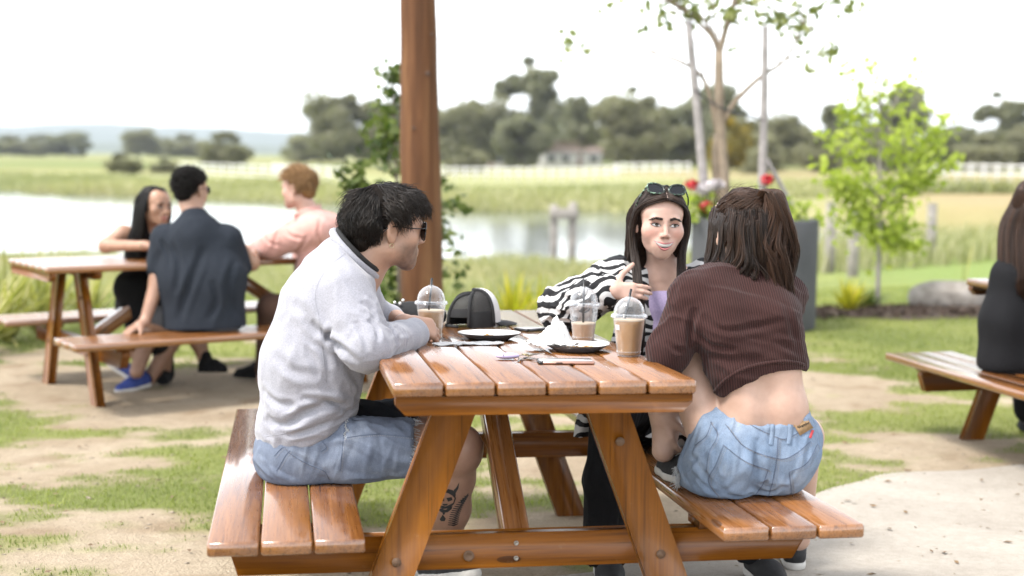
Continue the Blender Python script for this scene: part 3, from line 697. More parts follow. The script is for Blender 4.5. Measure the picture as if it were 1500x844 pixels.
def geranium(px, py, colors, label, r=.2):
    c = P(px, py, PD-.12); base = np.array([c[0], PD-.12, pb[2]+ph-.05]); o = thing('geranium', label, 'flower', base, 'geraniums in the planter')
    k = 90; cen = rng.normal(size=(k, 3))*np.array([r*.55, r*.35, .07])+np.array([0, 0, .12]); cen[:, 2] = np.maximum(cen[:, 2], .02)
    V, F = leaf_quads(cen, .055, rng, 1.1); me = mesh_np('leaves', V, [F], M['lime']); attr_f(me, 'tone', np.repeat(rng.random(k)*.6, 4)); obj('leaves', me, o)
    obj('stem', limb_tubes([((0, 0, 0), (q[0]*.4, q[1]*.4, q[2]*.5), tuple(q)) and ([(0, 0, 0), (q[0]*.4, q[1]*.4, q[2]*.6), tuple(q)], .004, .003) for q in cen[:8]], M['leafdark'], 'stem', 4, 5), o)
    for (fx, fy, mt) in colors:
        f = P(fx, fy, PD-.16)-base; kk = 110; d = rng.normal(size=(kk, 3)); d /= np.linalg.norm(d, axis=1, keepdims=True); V, F = leaf_quads(f+d*np.array([.055, .055, .04])*(.6+.4*rng.random((kk, 1))), .028, rng, 1.1)
        obj('flower', mesh_np('flower', V, [F], M[mt]), o); obj('flower_stalk', tube1([(0, 0, .05), f*.6+np.array([0, 0, .05]), f], .004, M['leafdark'], 5, 'stalk', 6), o)
geranium(1030, 300, [(1014, 270, 'flowerred'), (1034, 302, 'flowerred')], 'geranium with red blooms at the planter rim beside the woman in zebra print', .24)
geranium(1045, 285, [(1040, 272, 'flowerwhite'), (1026, 276, 'flowerwhite'), (1052, 270, 'flowerwhite')], 'geranium with white blooms between the red ones', .2)
geranium(1120, 300, [(1124, 263, 'flowerred')], 'geranium with one red bloom behind the head of hair', .2)
geranium(1165, 310, [], 'leafy geranium without blooms at the planter edge', .22)
# staked tree
def PT(x, y, d=PD): return P(x, y, d)-pb
tree = thing('staked_tree', 'slender pale-barked young tree tied between two stakes in the planter', 'tree', pb)
tw_ = [(1053, 75, 1010, -40), (1053, 75, 1030, -40), (1060, 50, 1110, -30), (1040, 50, 990, 20), (1000, 15, 960, 30), (990, 5, 1000, -40), (1150, 88, 1215, 78), (1170, 55, 1230, 20), (1175, 40, 1165, 5), (1120, 10, 1150, 35), (1100, -10, 1200, 0), (960, 78, 930, 50), (1076, 0, 1060, -40), (950, -12, 905, 15), (1070, 20, 1085, 70)]
limbs = [([PT(a_, b_), PT((a_+c_)/2+4, (b_+d_)/2-5), PT(c_, d_)], .009, .003) for a_, b_, c_, d_ in tw_]+[([PT(1062, 330), PT(1060, 262), PT(1054, 160), PT(1053, 75)], .052, .036), ([PT(1053, 80), PT(1064, 40), PT(1076, 0), PT(1082, -60)], .028, .018),
 ([PT(1053, 78), PT(1040, 50), PT(1000, 15), PT(950, -12), PT(905, -30)], .020, .010), ([PT(1050, 66), PT(1030, 28), PT(990, 5), PT(960, -20)], .016, .008),
 ([PT(1060, 180), PT(1076, 150), PT(1115, 112), PT(1150, 88), PT(1175, 40), PT(1186, 20)], .026, .005), ([PT(1052, 205), PT(1042, 150), PT(1028, 112), PT(1000, 92), PT(960, 78), PT(900, 66), PT(850, 66)], .021, .008),
 ([PT(1050, 195), PT(1047, 230), PT(1052, 300)], .022, .03), ([PT(1030, 113), PT(1026, 80), PT(1014, 55)], .008, .003), ([PT(1140, 95), PT(1142, 60), PT(1135, 30)], .007, .003), ([PT(1160, 75), PT(1185, 92)], .005, .003), ([PT(1070, 15), PT(1100, -10), PT(1150, -20)], .010, .005), ([PT(1100, -5), PT(1120, 10), PT(1160, 8)], .007, .003)]
obj('trunk', limb_tubes(limbs, M['bark'], 'trunk', 8, 14), tree)
cl = []
for (x, y, r, n) in ((826, 58, 22, 9), (848, 66, 16, 5), (1185, 75, 14, 3), (1215, 80, 14, 8), (1222, 65, 10, 5), (1160, 25, 34, 22), (1172, 38, 14, 10), (1200, 5, 26, 9), (1235, 12, 14, 7), (1110, 8, 26, 14), (1145, 30, 14, 9), (1040, 12, 22, 12), (1000, 8, 30, 12), (970, 28, 10, 5), (960, 5, 20, 8), (905, 15, 22, 3), (890, 15, 8, 2), (1080, 72, 8, 3), (1075, 25, 14, 7), (1060, 5, 20, 8), (1016, 25, 12, 8), (1240, 0, 20, 8), (1120, 35, 16, 5), (940, 45, 8, 2), (1186, 105, 7, 3)):
    for k in range(int(n*3.0)): cl.append(PT(x+random.gauss(0, r*.8), y+random.gauss(0, r*.55), PD+random.gauss(0, .12)))
for k in range(150): cl.append(PT(900+350*random.random(), -25-60*random.random(), PD+random.gauss(0, .3)))
V, F = leaf_quads(np.array(cl), .052, rng, 1.4, droop=.5); me = mesh_np('crown', V, [F], M['airy']); attr_f(me, 'tone', np.repeat(rng.random(len(cl)), 4)); obj('crown', me, tree)
def pole_obj(name, label, a, b, r0, r1, mat, cat, tieh=None, grp=None):
    o = thing(name, label, cat, (a[0], a[1], a[2]), grp); a0 = np.array(a); obj('shaft', tube1([np.zeros(3), (np.array(b)-a0)/2+np.array([.006, 0, 0]), np.array(b)-a0], [r0, (r0+r1)/2, r1], mat, 10, 'shaft', 8), o)
    return o
s1 = pole_obj('tree_stake', 'leaning grey timber stake left of the pale-barked trunk', P(1036, 330, PD-.05), P(1008, 30, PD-.05), .040, .030, M['stake'], 'stake', grp='stakes of the young tree')
s2 = pole_obj('tree_stake', 'upright grey timber stake right of the pale-barked trunk', P(1114, 340, PD-.05), P(1121, 38, PD-.05), .038, .028, M['stake'], 'stake', grp='stakes of the young tree')
pole_obj('tree_stake', 'short slanting pale prop at the foot of the upright stake', P(1170, 322, PD+.1), P(1118, 225, PD+.1), .022, .016, M['stake'], 'stake', grp='stakes of the young tree')
obj('tie', tube1([P(x, y, PD+(-.08 if k % 2 else -.11))-np.array(s1.location) for k, (x, y) in enumerate(((1017, 131), (1030, 142), (1052, 156), (1066, 160)))], .007, M['tie'], 6, 'tie', 10), s1)
obj('tie', tube1([P(x, y, PD+(-.08 if k % 2 else -.11))-np.array(s2.location) for k, (x, y) in enumerate(((1052, 157), (1078, 166), (1100, 170), (1118, 177)))], .007, M['tie'], 6, 'tie', 10), s2)

# ------------------------------------------------------------------ lime green young tree, bed, boulder and plants on the right
LD = 12.9; lb = P(1285, 448, LD); lb[2] = float(ground_z(np.array([lb[0]]), np.array([LD]))[0])
lt = thing('young_tree', 'young tree with bright lime green leaves in the mulch bed', 'tree', lb)
def PL(x, y, d=LD): return P(x, y, d)-lb
rng = np.random.default_rng(8); limbs = [([np.array([0, 0, -.05]), PL(1287, 380), PL(1290, 300), PL(1288, 200), PL(1296, 95)], .026, .006)]; cl = []
br = [(1290, 330, 1345, 250), (1289, 320, 1230, 270), (1290, 300, 1372, 200), (1289, 290, 1222, 205), (1288, 260, 1342, 170), (1288, 250, 1245, 165), (1287, 340, 1330, 330), (1287, 330, 1240, 325), (1289, 230, 1318, 120), (1288, 220, 1262, 130), (1290, 310, 1385, 235), (1289, 305, 1205, 250), (1287, 345, 1340, 365), (1287, 340, 1300, 355), (1292, 180, 1340, 95), (1290, 180, 1285, 95), (1290, 200, 1250, 95), (1290, 315, 1380, 180)]
for (x0, y0, x1, y1) in br:
    dz = random.gauss(0, .28); a, e = PL(x0, y0), PL(x1, y1, LD+dz); limbs.append(([a, a*.5+e*.5+np.array([0, 0, -.03]), e], .009, .003))
    for t_ in np.linspace(.3, 1.05, 9):
        c = a*(1-t_)+e*t_; dens = 1.0 if y1 > 150 else .35
        for k in range(int((7+14*random.random())*dens)): cl.append(c+np.array([random.gauss(0, .075), random.gauss(0, .075), random.gauss(0, .05)]))
for k in range(300): cl.append(PL(1288+random.gauss(0, 28), 315+random.gauss(0, 30), LD+random.gauss(0, .18)))
obj('trunk', limb_tubes(limbs, plain('grey_bark', (.34, .31, .28), .85, .2, 14, .4), 'trunk', 7, 9), lt)
V, F = leaf_quads(np.array(cl), .060, rng, 1.15); me = mesh_np('crown', V, [F], M['lime']); attr_f(me, 'tone', np.repeat(np.clip(rng.normal(.55, .25, len(cl)), 0, 1), 4)); obj('crown', me, lt)
# mulch bed
n = 60; ex = np.linspace(2.45, 6.5, n); V = []
for x in ex:
    yn = 12.02+.10*math.sin(x*3)+.05*math.sin(x*7)+.10*(x-2.4); 
    for u in np.linspace(0, 1, 8): V.append((x, yn+u*(1.05-.1*math.sin(x*2)), .028*math.sin(u*math.pi)+.006))
V = np.array(V); V[:, 2] += ground_z(V[:, 0], V[:, 1]); i, j = np.meshgrid(np.arange(n-1), np.arange(7), indexing='ij'); F = np.stack([i*8+j, (i+1)*8+j, (i+1)*8+j+1, i*8+j+1], -1).reshape(-1, 4)
M['mulch'] = plain('bark_mulch', (.085, .055, .038), .95, .5, 45, 1.0); tag(obj('mulch_bed', mesh_np('mulch_bed', V, [F], M['mulch'])), kind='structure')
n = 1500; x = 2.5+4*rng.random(n); y = 12.02+.1*(x-2.4)+1.0*rng.random(n); cen = np.stack([x, y, ground_z(x, y)+.035], -1); V, F = leaf_quads(cen, .03, rng, 2.6); tag(obj('mulch_chips', mesh_np('mulch_chips', V, [F], M['mulch'], smooth=False)), 'dark bark chips lying on the garden bed', 'mulch', kind='stuff')
# boulder
u = np.linspace(0, np.pi, 26); w = np.linspace(0, 2*np.pi, 44, endpoint=False); uu, ww = np.meshgrid(u, w, indexing='ij')
D = np.stack([np.sin(uu)*np.cos(ww), np.sin(uu)*np.sin(ww), np.cos(uu)], -1); Q = np.sign(D)*np.abs(D)**.72; V = Q*np.array([.36, .24, .155])*(1+.35*(fbm(D, 1.6, 4, 91)-.5)[..., None]+.1*(fbm(D, 6, 3, 92)-.5)[..., None])
i, j = np.meshgrid(np.arange(25), np.arange(44), indexing='ij'); j2 = (j+1) % 44; F = np.stack([i*44+j, (i+1)*44+j, (i+1)*44+j2, i*44+j2], -1).reshape(-1, 4)
m = NT('granite'); v = m.mapped(); f = m.noise(v, 6, 6, .7); f2 = m.noise(v, 60, 3, .7); col = m.ramp(f, [(.3, (.16, .135, .11)), (.5, (.36, .32, .28)), (.7, (.50, .46, .42))]); m.color(m.mix(.4, col, m.ramp(f2, [(.35, (.4, .4, .4)), (.6, (1, 1, 1))]), 'MULTIPLY')); m.set(m.b, Roughness=.9); m.bump(f, .8, .03)
bo = P(1392, 432, 13.1); g0 = float(ground_z(np.array([bo[0]]), np.array([bo[1]]))[0]); bl = tag(obj('boulder', mesh_np('boulder', V.reshape(-1, 3), [F], m.m), None, (bo[0], bo[1], g0+.115)), 'low pale brown boulder lying in the mulch bed', 'boulder')
# spiky and strappy plants
def tuft(name, label, base, n, L, w, mat, spread, rng, cat='plant', group=None):
    o = thing(name, label, cat, base, group); k = np.arange(n); a = rng.random(n)*6.283; el = np.clip(rng.normal(1.0-spread, .25, n), .15, 1.45); Lr = L*(.6+.5*rng.random(n)); N = 6; t = np.linspace(0, 1, N)
    d = np.stack([np.cos(a), np.sin(a)], -1); rr = Lr[:, None]*np.cos(el)[:, None]*t*(1+.25*t); zz = Lr[:, None]*np.sin(el)[:, None]*t-Lr[:, None]*.30*(np.cos(el)[:, None])*t**2.2
    ctr = np.stack([d[:, :1]*rr, d[:, 1:]*rr, np.maximum(zz, -.0)], -1)+np.stack([d[:, 0]*.02, d[:, 1]*.02, 0*a], -1)[:, None]
    s = np.stack([-d[:, 1], d[:, 0], 0*a], -1)[:, None]*(w*np.array([.7, 1, 1, .85, .5, .05]))[None, :, None]
    V = np.stack([ctr-s/2, ctr+s/2], 2).reshape(-1, 3); q, i = np.meshgrid(k, np.arange(N-1), indexing='ij'); b = q*N*2+i*2; F = np.stack([b, b+1, b+3, b+2], -1).reshape(-1, 4)
    me = mesh_np('leaves', V, [F], mat); attr_f(me, 'tone', np.repeat(np.clip(rng.normal(.5, .28, n), 0, 1), N*2)); obj('leaves', me, o)
    obj('crown_base', lathe([(0, .05), (.02, .04), (.03, 0), (.025, -.03)], 8, M['soil'], 'base'), o); return o
def gpt(px, py, d): q = P(px, py, d); q[2] = float(ground_z(np.array([q[0]]), np.array([q[1]]))[0]); return q
tuft('spiky_plant', 'yellow spiky plant in the mulch bed left of the lime green tree', gpt(1243, 448, 12.6), 70, .36, .022, M['yellowleaf'], -.05, rng)
tuft('spiky_plant', 'dark green low plant between the yellow spiky plant and the trunk', gpt(1268, 445, 12.9), 60, .30, .026, M['leafdark'], .1, rng)
tuft('sapling_grass', 'thin wispy upright plant behind the boulder', gpt(1410, 420, 14.5), 14, .75, .008, M['strap'], -.35, rng)
for k, (x, y, d, n, L, mt, lab) in enumerate(((10, 470, 10.2, 70, .85, 'strap', 'pale strappy plant at the far left behind the picnic table end'), (60, 465, 10.6, 80, .8, 'strap', 'pale strappy plant behind the legs of the pond-side table'), (130, 455, 11.3, 60, .6, 'strap', 'lower strappy plant behind the pond-side table top'), (-40, 480, 9.6, 60, .8, 'strap', 'strappy plant partly cut by the edge beside the far bench'),
   (752, 452, 11.3, 70, .48, 'yellowleaf', 'yellow-green spiky plant behind the trucker cap'), (785, 450, 11.8, 60, .42, 'yellowleaf', 'smaller yellow-green spiky plant beyond the table end'), (560, 455, 10.8, 45, .4, 'leafdark', 'green strappy plant at the foot of the leafy young tree'), (700, 452, 12.0, 50, .38, 'strap', 'pale grassy plant between the pole and the spiky plants'), (850, 445, 12.4, 55, .4, 'strap', 'pale grassy plant behind the zebra print sleeve'))):
    tuft('strap_plant', lab, gpt(x, y, d), n, L, .028, M[mt], -.02, rng, group='strappy garden plants')
# leafy young tree by the pole
SD = 10.4; sb = gpt(585, 470, SD); st = thing('leafy_tree', 'young tree with rounded green leaves growing behind the timber pole', 'tree', sb)
def PS(x, y, d=SD): return P(x, y, d)-sb
limbs = [([np.array([0, 0, -.03]), PS(584, 400), PS(582, 280), PS(578, 180), PS(574, 105)], .020, .006)]; cl = []; rng = np.random.default_rng(14)
for (x0, y0, x1, y1, n, r) in ((582, 330, 500, 245, 70, .07), (582, 300, 515, 285, 60, .07), (580, 260, 540, 205, 46, .06), (580, 240, 548, 165, 34, .05), (576, 170, 560, 140, 34, .05), (575, 140, 574, 105, 46, .06), (578, 205, 566, 185, 40, .05), (583, 360, 520, 330, 40, .07), (584, 330, 668, 300, 50, .06), (584, 360, 672, 350, 46, .06), (584, 380, 664, 395, 30, .06), (584, 300, 660, 255, 24, .05), (584, 400, 560, 430, 40, .08), (584, 420, 598, 445, 40, .08), (584, 380, 555, 390, 34, .07), (583, 345, 505, 275, 40, .06)):
    a, e = PS(x0, y0), PS(x1, y1, SD+random.gauss(0, .12)); limbs.append(([a, a*.5+e*.5+np.array([0, 0, .03]), e], .008, .003))
    for k in range(n):
        t_ = random.random()**.6; cl.append(a*(1-t_)+e*t_+np.array([random.gauss(0, r), random.gauss(0, r), random.gauss(0, r)]))
obj('trunk', limb_tubes(limbs, M['barkdark'], 'trunk', 6, 8), st); V, F = leaf_quads(np.array(cl), .060, rng, 1.5); me = mesh_np('crown', V, [F], M['leafdark']); attr_f(me, 'tone', np.repeat(rng.random(len(cl)), 4)); obj('crown', me, st)
# ------------------------------------------------------------------ continuous bodies from blended volumes
def vv(*a): return np.array(a, float)
def unit(a): a = np.asarray(a, float); return a/np.linalg.norm(a)
def cone(a, b, ra, rb, k=.03, op='add'): return dict(t='c', a=np.asarray(a, float), b=np.asarray(b, float), ra=ra, rb=rb, k=k, op=op)
def ell(c, r, Rm=None, k=.03, op='add'): return dict(t='e', c=np.asarray(c, float), r=np.asarray(r, float), R=Rm, k=k, op=op)
def plane(p, n, k=.004, op='int'): return dict(t='p', p=np.asarray(p, float), n=unit(n), k=k, op=op)
def chain(pts, rads, k=.03):
    return [cone(pts[i], pts[i+1], rads[i], rads[i+1], k) for i in range(len(pts)-1)]
def pdist(s, X):
    if s['t'] == 'c':
        a = s['a'].astype(np.float32); ab = (s['b']-s['a']).astype(np.float32); L2 = float(ab@ab)+1e-12
        q = X-a; t = np.clip((q@ab)/L2, 0, 1); d = q-t[..., None]*ab
        return np.sqrt(np.einsum('...i,...i', d, d))-(s['ra']+(s['rb']-s['ra'])*t)
    if s['t'] == 'e':
        q = X-s['c'].astype(np.float32)
        if s['R'] is not None: q = q@s['R'].astype(np.float32)
        r = s['r'].astype(np.float32); k0 = np.linalg.norm(q/r, axis=-1); k1 = np.linalg.norm(q/(r*r), axis=-1)+1e-9
        return k0*(k0-1)/k1
    return (X-s['p'].astype(np.float32))@s['n'].astype(np.float32)
def smin(a, b, k):
    h = np.maximum(k-np.abs(a-b), 0)/k; return np.minimum(a, b)-h*h*k*.25
def comb(D, d, s):
    k = max(s['k'], 1e-5)
    if s['op'] == 'add': return smin(D, d, k)
    if s['op'] == 'sub': return -smin(-D, d, k)
    return -smin(-D, -d, k)
def sdf_eval(prims, X):
    D = np.full(X.shape[:-1], 9.0, np.float32)
    for s in prims: D = comb(D, pdist(s, X), s)
    return D
def sdf_mesh(prims, h, smooth=2, B=12):
    lo = np.full(3, 1e9); hi = -lo
    for s in prims:
        if s['op'] != 'add': continue
        if s['t'] == 'c':
            for q, r in ((s['a'], s['ra']), (s['b'], s['rb'])): lo = np.minimum(lo, q-r); hi = np.maximum(hi, q+r)
        else: r = s['r'].max(); lo = np.minimum(lo, s['c']-r); hi = np.maximum(hi, s['c']+r)
    lo -= .012+2*h; hi += .012+2*h; nb = np.ceil((hi-lo)/(h*B)).astype(int); blk = h*B
    bi = np.stack(np.meshgrid(*[np.arange(n) for n in nb], indexing='ij'), -1); cen = (lo+(bi+.5)*blk-h/2).astype(np.float32)
    dp = [pdist(s, cen) for s in prims]; D = np.full(cen.shape[:-1], 9.0, np.float32)
    for s, d in zip(prims, dp): D = comb(D, d, s)
    r = blk*.87; act = np.abs(D) < r*1.7+.012; ab = bi[act]; na = len(ab)
    loc = (np.stack(np.meshgrid(*[np.arange(B)]*3, indexing='ij'), -1)*h).astype(np.float32)
    org = (lo+ab*blk).astype(np.float32); vals = np.full((na, B, B, B), 1.0, np.float32)
    for s, d in zip(prims, dp):
        dd = d[act]
        if s['op'] == 'add': rel = np.where(dd < r*1.6+s['k']+.02)[0]
        elif s['op'] == 'sub': rel = np.where(dd < r*1.6+s['k']+.01)[0]
        else: rel = np.where(dd > -r*1.6-s['k']-.01)[0]
        if len(rel): vals[rel] = comb(vals[rel], pdist(s, org[rel][:, None, None, None]+loc), s)
    G = np.repeat(np.repeat(np.repeat(np.sign(D)*1.0, B, 0), B, 1), B, 2).astype(np.float32)
    G6 = G.reshape(nb[0], B, nb[1], B, nb[2], B)
    G6[ab[:, 0], :, ab[:, 1], :, ab[:, 2], :] = vals
    G = np.clip(G6.reshape(nb[0]*B, nb[1]*B, nb[2]*B), -.05, .05); s = G < 0
    c = np.zeros(tuple(np.array(G.shape)-1), np.uint8)
    for dx in (0, 1):
        for dy in (0, 1):
            for dz in (0, 1): c += s[dx:G.shape[0]-1+dx, dy:G.shape[1]-1+dy, dz:G.shape[2]-1+dz]
    cells = np.argwhere((c > 0) & (c < 8)); idx = np.full(c.shape, -1, np.int32); idx[tuple(cells.T)] = np.arange(len(cells))
    acc = np.zeros((len(cells), 3)); cnt = np.zeros(len(cells))
    corners = [(a, b, e) for a in (0, 1) for b in (0, 1) for e in (0, 1)]
    for p in corners:
        for ax in range(3):
            if p[ax]: continue
            q = list(p); q[ax] = 1
            va = G[tuple((cells+np.array(p)).T)]; vb = G[tuple((cells+np.array(q)).T)]; x = (va < 0) != (vb < 0)
            t = np.where(x, va/np.where(x, va-vb, 1), 0); pos = np.array(p, float)[None].repeat(len(cells), 0); pos[:, ax] += t
            acc += np.where(x[:, None], pos, 0); cnt += x
    V = lo+(cells+acc/cnt[:, None])*h; Fs = []
    for ax in range(3):
        o1, o2 = (ax+1) % 3, (ax+2) % 3
        sl0 = [slice(None)]*3; sl1 = [slice(None)]*3; sl0[ax] = slice(0, -1); sl1[ax] = slice(1, None)
        ch = s[tuple(sl0)] != s[tuple(sl1)]; e = np.argwhere(ch); e = e[(e[:, o1] > 0) & (e[:, o2] > 0) & (e[:, o1] < c.shape[o1]) & (e[:, o2] < c.shape[o2])]
        st = s[tuple(e.T)]
        def cc(d1, d2):
            q = e.copy(); q[:, o1] += d1; q[:, o2] += d2; return idx[tuple(q.T)]
        Q = np.stack([cc(-1, -1), cc(0, -1), cc(0, 0), cc(-1, 0)], -1); Q[~st] = Q[~st][:, ::-1]; Fs.append(Q)
    F = np.vstack(Fs); F = F[(F >= 0).all(1)]
    for it in range(smooth): V = laplace(V, F, .5)
    return V, F
def laplace(V, F, lam=.5):
    n = len(V); acc = np.zeros((n, 3)); cnt = np.zeros(n)
    for a, b in ((0, 1), (1, 2), (2, 3), (3, 0)):
        for i, j in ((F[:, a], F[:, b]), (F[:, b], F[:, a])):
            cnt += np.bincount(i, minlength=n)
            for k in range(3): acc[:, k] += np.bincount(i, weights=V[j, k], minlength=n)
    return V+lam*(acc/np.maximum(cnt, 1)[:, None]-V)
def laplace1(p, it=6):
    p = p.copy()
    for _ in range(it): p[1:-1] = .5*p[1:-1]+.25*(p[:-2]+p[2:])
    return p
def vnormals(V, F):
    nf = np.cross(V[F[:, 2]]-V[F[:, 0]], V[F[:, 3]]-V[F[:, 1]]); N = np.zeros_like(V)
    for c in range(4):
        for k in range(3): N[:, k] += np.bincount(F[:, c], weights=nf[:, k], minlength=len(V))
    return N/(np.linalg.norm(N, axis=1, keepdims=True)+1e-12)
from mathutils.bvhtree import BVHTree
def bvh_of(V, F): return BVHTree.FromPolygons([tuple(v) for v in V], [tuple(f) for f in F])
def project(bv, pts2, off=.0015):
    """drop photo-pixel outlines onto a surface along the viewing rays"""
    res = []
    for (x, y) in pts2:
        r = ray(x, y); hit = bv.ray_cast(Vector((0, 0, CAMZ)), Vector(r).normalized())
        res.append(np.array(hit[0])+np.array(hit[1])*off if hit[0] is not None else None)
    return res
def fold_disp(V, F, curves):
    """creases (amp < 0) and ridges (amp > 0) pressed into a cloth along traced lines; widths in metres"""
    bv = bvh_of(V, F); out = np.zeros(len(V))
    for pts, amp, w in curves:
        p = smooth_path([(x, y, 0) for x, y in pts], 40)[:, :2]; q = [a for a in project(bv, p, 0) if a is not None]
        if len(q) < 4: continue
        q = np.array(q); m_ = ((V > q.min(0)-4*w) & (V < q.max(0)+4*w)).all(1); X = V[m_]
        if not len(X): continue
        d2 = ((X[:, None]-q[None])**2).sum(-1); j = d2.argmin(1); d = np.sqrt(d2[np.arange(len(X)), j]); t = j/(len(q)-1); env = np.sin(np.clip(t, .0, 1)*math.pi)**.5
        prof = np.exp(-(d/w)**2)-.55*np.exp(-((d-1.7*w)/(w*.9))**2); out[m_] += amp*env*prof
    return out
def sculpt(name, prims, h, mat, parent, smooth=2, disp=None, tint=None, mats=None, midx=None, origin=None, folds=None):
    V, F = sdf_mesh(prims, h, smooth)
    if folds: V = V+vnormals(V, F)*fold_disp(V, F, folds)[:, None]
    if disp is not None: V = V+vnormals(V, F)*disp(V)[:, None]
    o0 = np.array(parent.matrix_world.translation) if origin is None else origin
    mi = midx(V[F].mean(1)) if midx is not None else None
    me = mesh_np(name, V-o0, [F], mat, True, mats, mi)
    if tint is not None: attr_c(me, 'tint', tint(V))
    o = obj(name, me, parent); o['_v'] = 0; del o['_v']
    return o, V, F
class Frame:
    """a head (or hand) frame: left, forward, up axes and a scale"""
    def __init__(s, c, f, u, scale=1.0):
        s.c = np.asarray(c, float); s.f = unit(f); s.u = unit(np.asarray(u, float)-s.f*np.dot(u, s.f)); s.l = np.cross(s.u, s.f); s.k = scale; s.R = np.stack([s.l, s.f, s.u], 1)
    def __call__(s, l, f, u): return s.c+s.k*(l*s.l+f*s.f+u*s.u)
    def inv(s, X): return (X-s.c)@s.R/s.k
def head_prims(H, jaw=1.0, smile=False, nose=1.0, fem=False, fine=True):
    k = H.k; P_ = []
    def e(c, r, kk=.03, op='add', Rm=None): P_.append(ell(H(*c), np.array(r)*k, H.R if Rm is None else Rm, kk*k, op))
    def cn(a, b, ra, rb, kk=.02, op='add'): P_.append(cone(H(*a), H(*b), ra*k, rb*k, kk*k, op))
    e((0, -.018, .036), (.074, .093, .077)); e((0, .034, .034), (.060, .052, .056)); e((0, .030, -.034), (.060-fem*.008, .058, .066))
    for s in (-1, 1):
        cn((s*(.049-fem*.009), -.005, -.058+fem*.004), (s*.016*jaw, .066, -.096+fem*.006), .020*jaw, .017-fem*.002, .03); e((s*.043, .050, -.022), (.024, .024, .022), .03); e((s*(.034 if not fem else .024), .030, -.056), (.026 if not fem else .022, .032, .030), .03)
    e((0, .069, -.096+fem*.006), (.019*jaw, .018, .017), .025)
    cn((-.038, .079, .019), (.038, .079, .019), .010 if not fem else .006, .010 if not fem else .006, .02)
    e((0, .078, -.064), (.028, .014, .020), .02)
    if fine == 'soft':
        for s in (-1, 1): e((s*.031, .1090, .003), (.024, .024, .0150), .016, 'sub')
    elif fine:
        for s in (-1, 1): e((s*.031, .1045, .002), (.020, .018, .0140), .012, 'sub')
    for s in (-1, 1) if fine is True else ():   # eyelids
        cn((s*.0155, .0785, .001), (s*.031, .0875, .0138), .0034, .0036, .005); cn((s*.031, .0875, .0138), (s*.0470, .0750, .002), .0036, .0034, .005)
        cn((s*.0165, .0775, -.001), (s*.031, .0830, -.0110), .0034, .0034, .005); cn((s*.031, .0830, -.0110), (s*.0470, .0735, .000), .0034, .0034, .005)
    cn((0, .086, .010), (0, .106*nose, -.029), .0080 if not fem else .0058, .0105 if not fem else .0085, .012)
    for s in (-1, 1): e((s*.0108, .096, -.034), (.0068, .009, .0065), .008)
    if smile == 'soft':
        e((0, .076, -.066), (.030, .016, .020), .02)
        for s in (-1, 1): e((s*.038, .054, -.030), (.017, .014, .018), .03)
    elif smile:
        up = [(-.033, .072, -.051), (-.016, .0885, -.0570), (0, .0925, -.0580), (.016, .0885, -.0570), (.033, .072, -.051)]
        lo = [(-.031, .0725, -.054), (-.018, .0850, -.0775), (0, .0885, -.0830), (.018, .0850, -.0775), (.028, .0745, -.056)]
        P_.append(ell(H(0, .096, -.0672), np.array([.0300, .020, .0125])*k, H.R, .004*k, 'sub'))
        for q, r in ((up, .0038), (lo, .0046)):
            for a, b in zip(q[:-1], q[1:]): cn(a, b, r, r, .004)
        for s in (-1, 1): e((s*.040, .058, -.036), (.020, .016, .016), .02)
    else:
        for q, r in (([(-.024, .078, -.062), (0, .0935, -.0585), (.024, .078, -.062)], .0055), ([(-.022, .078, -.065), (0, .0915, -.0705), (.022, .078, -.065)], .0065)):
            for a, b in zip(q[:-1], q[1:]): cn(a, b, r*.8 if a[0] < 0 else r, r if a[0] < 0 else r*.8, .006)
    for s in (-1, 1):
        a = s*.30; f2 = H.f*math.cos(a)+H.l*math.sin(a)*-1; fr = np.stack([unit(np.cross(H.u, f2)), unit(f2), H.u], 1)
        e((s*.079, -.016, -.006), (.0085, .019, .032), .008, 'add', fr); e((s*.089, -.011, -.002), (.007, .010, .017), .006, 'sub', fr); e((s*.076, -.010, -.032), (.006, .009, .010), .008)
    return P_
def hand_prims(wr, d, n, side, curl=(.3,)*5, spread=.12, s=1.0, thumb=(.8, .5)):
    """wr wrist; d towards the fingers; n out of the back of the hand; side +1 if the thumb lies along d x n"""
    d = unit(d); n = unit(np.asarray(n)-d*np.dot(n, d)); t = np.cross(d, n)*side; P_ = []; K = .006
    def at(a, b, c): return np.asarray(wr)+s*(a*d+b*t+c*n)
    P_ += [cone(at(-.02, 0, 0), at(.02, .0, 0), .026*s, .027*s, .02)]
    for b, l in ((.026, .082), (.009, .086), (-.009, .082), (-.025, .074)): P_.append(cone(at(.02, b*.55, 0), at(l, b, .002), .0155*s, .0115*s, .012))
    for i, (b, l, L, r) in enumerate(((.026, .082, .072, .0088), (.009, .086, .080, .0090), (-.009, .082, .074, .0087), (-.025, .074, .058, .0078))):
        p = at(l, b, .002); c = 0; fan = (b/.026)*spread
        for j, fr in enumerate((.45, .30, .25)):
            c += curl[i+1]*(1.0, 1.25, .9)[j]; dd = math.cos(c)*(d*math.cos(fan)+t*math.sin(fan))-math.sin(c)*n
            q = p+dd*L*fr*s; P_.append(cone(p, q, r*s*(1, .94, .86)[j], r*s*(.94, .86, .74)[j], .004)); p = q
    p = at(.022, .026, -.006); a, c = thumb; d1 = unit(d*math.cos(a)+t*math.sin(a)-n*.25)
    q = p+d1*.042*s; P_.append(cone(p, q, .0155*s, .011*s, .012)); d2 = unit(d*math.cos(a*.75)+t*math.sin(a*.75)-n*(.2+curl[0]))
    q2 = q+d2*.030*s; P_.append(cone(q, q2, .0108*s, .0098*s, .004)); d3 = unit(d2-n*curl[0]*.6); P_.append(cone(q2, q2+d3*.024*s, .0098*s, .0078*s, .004))
    return P_
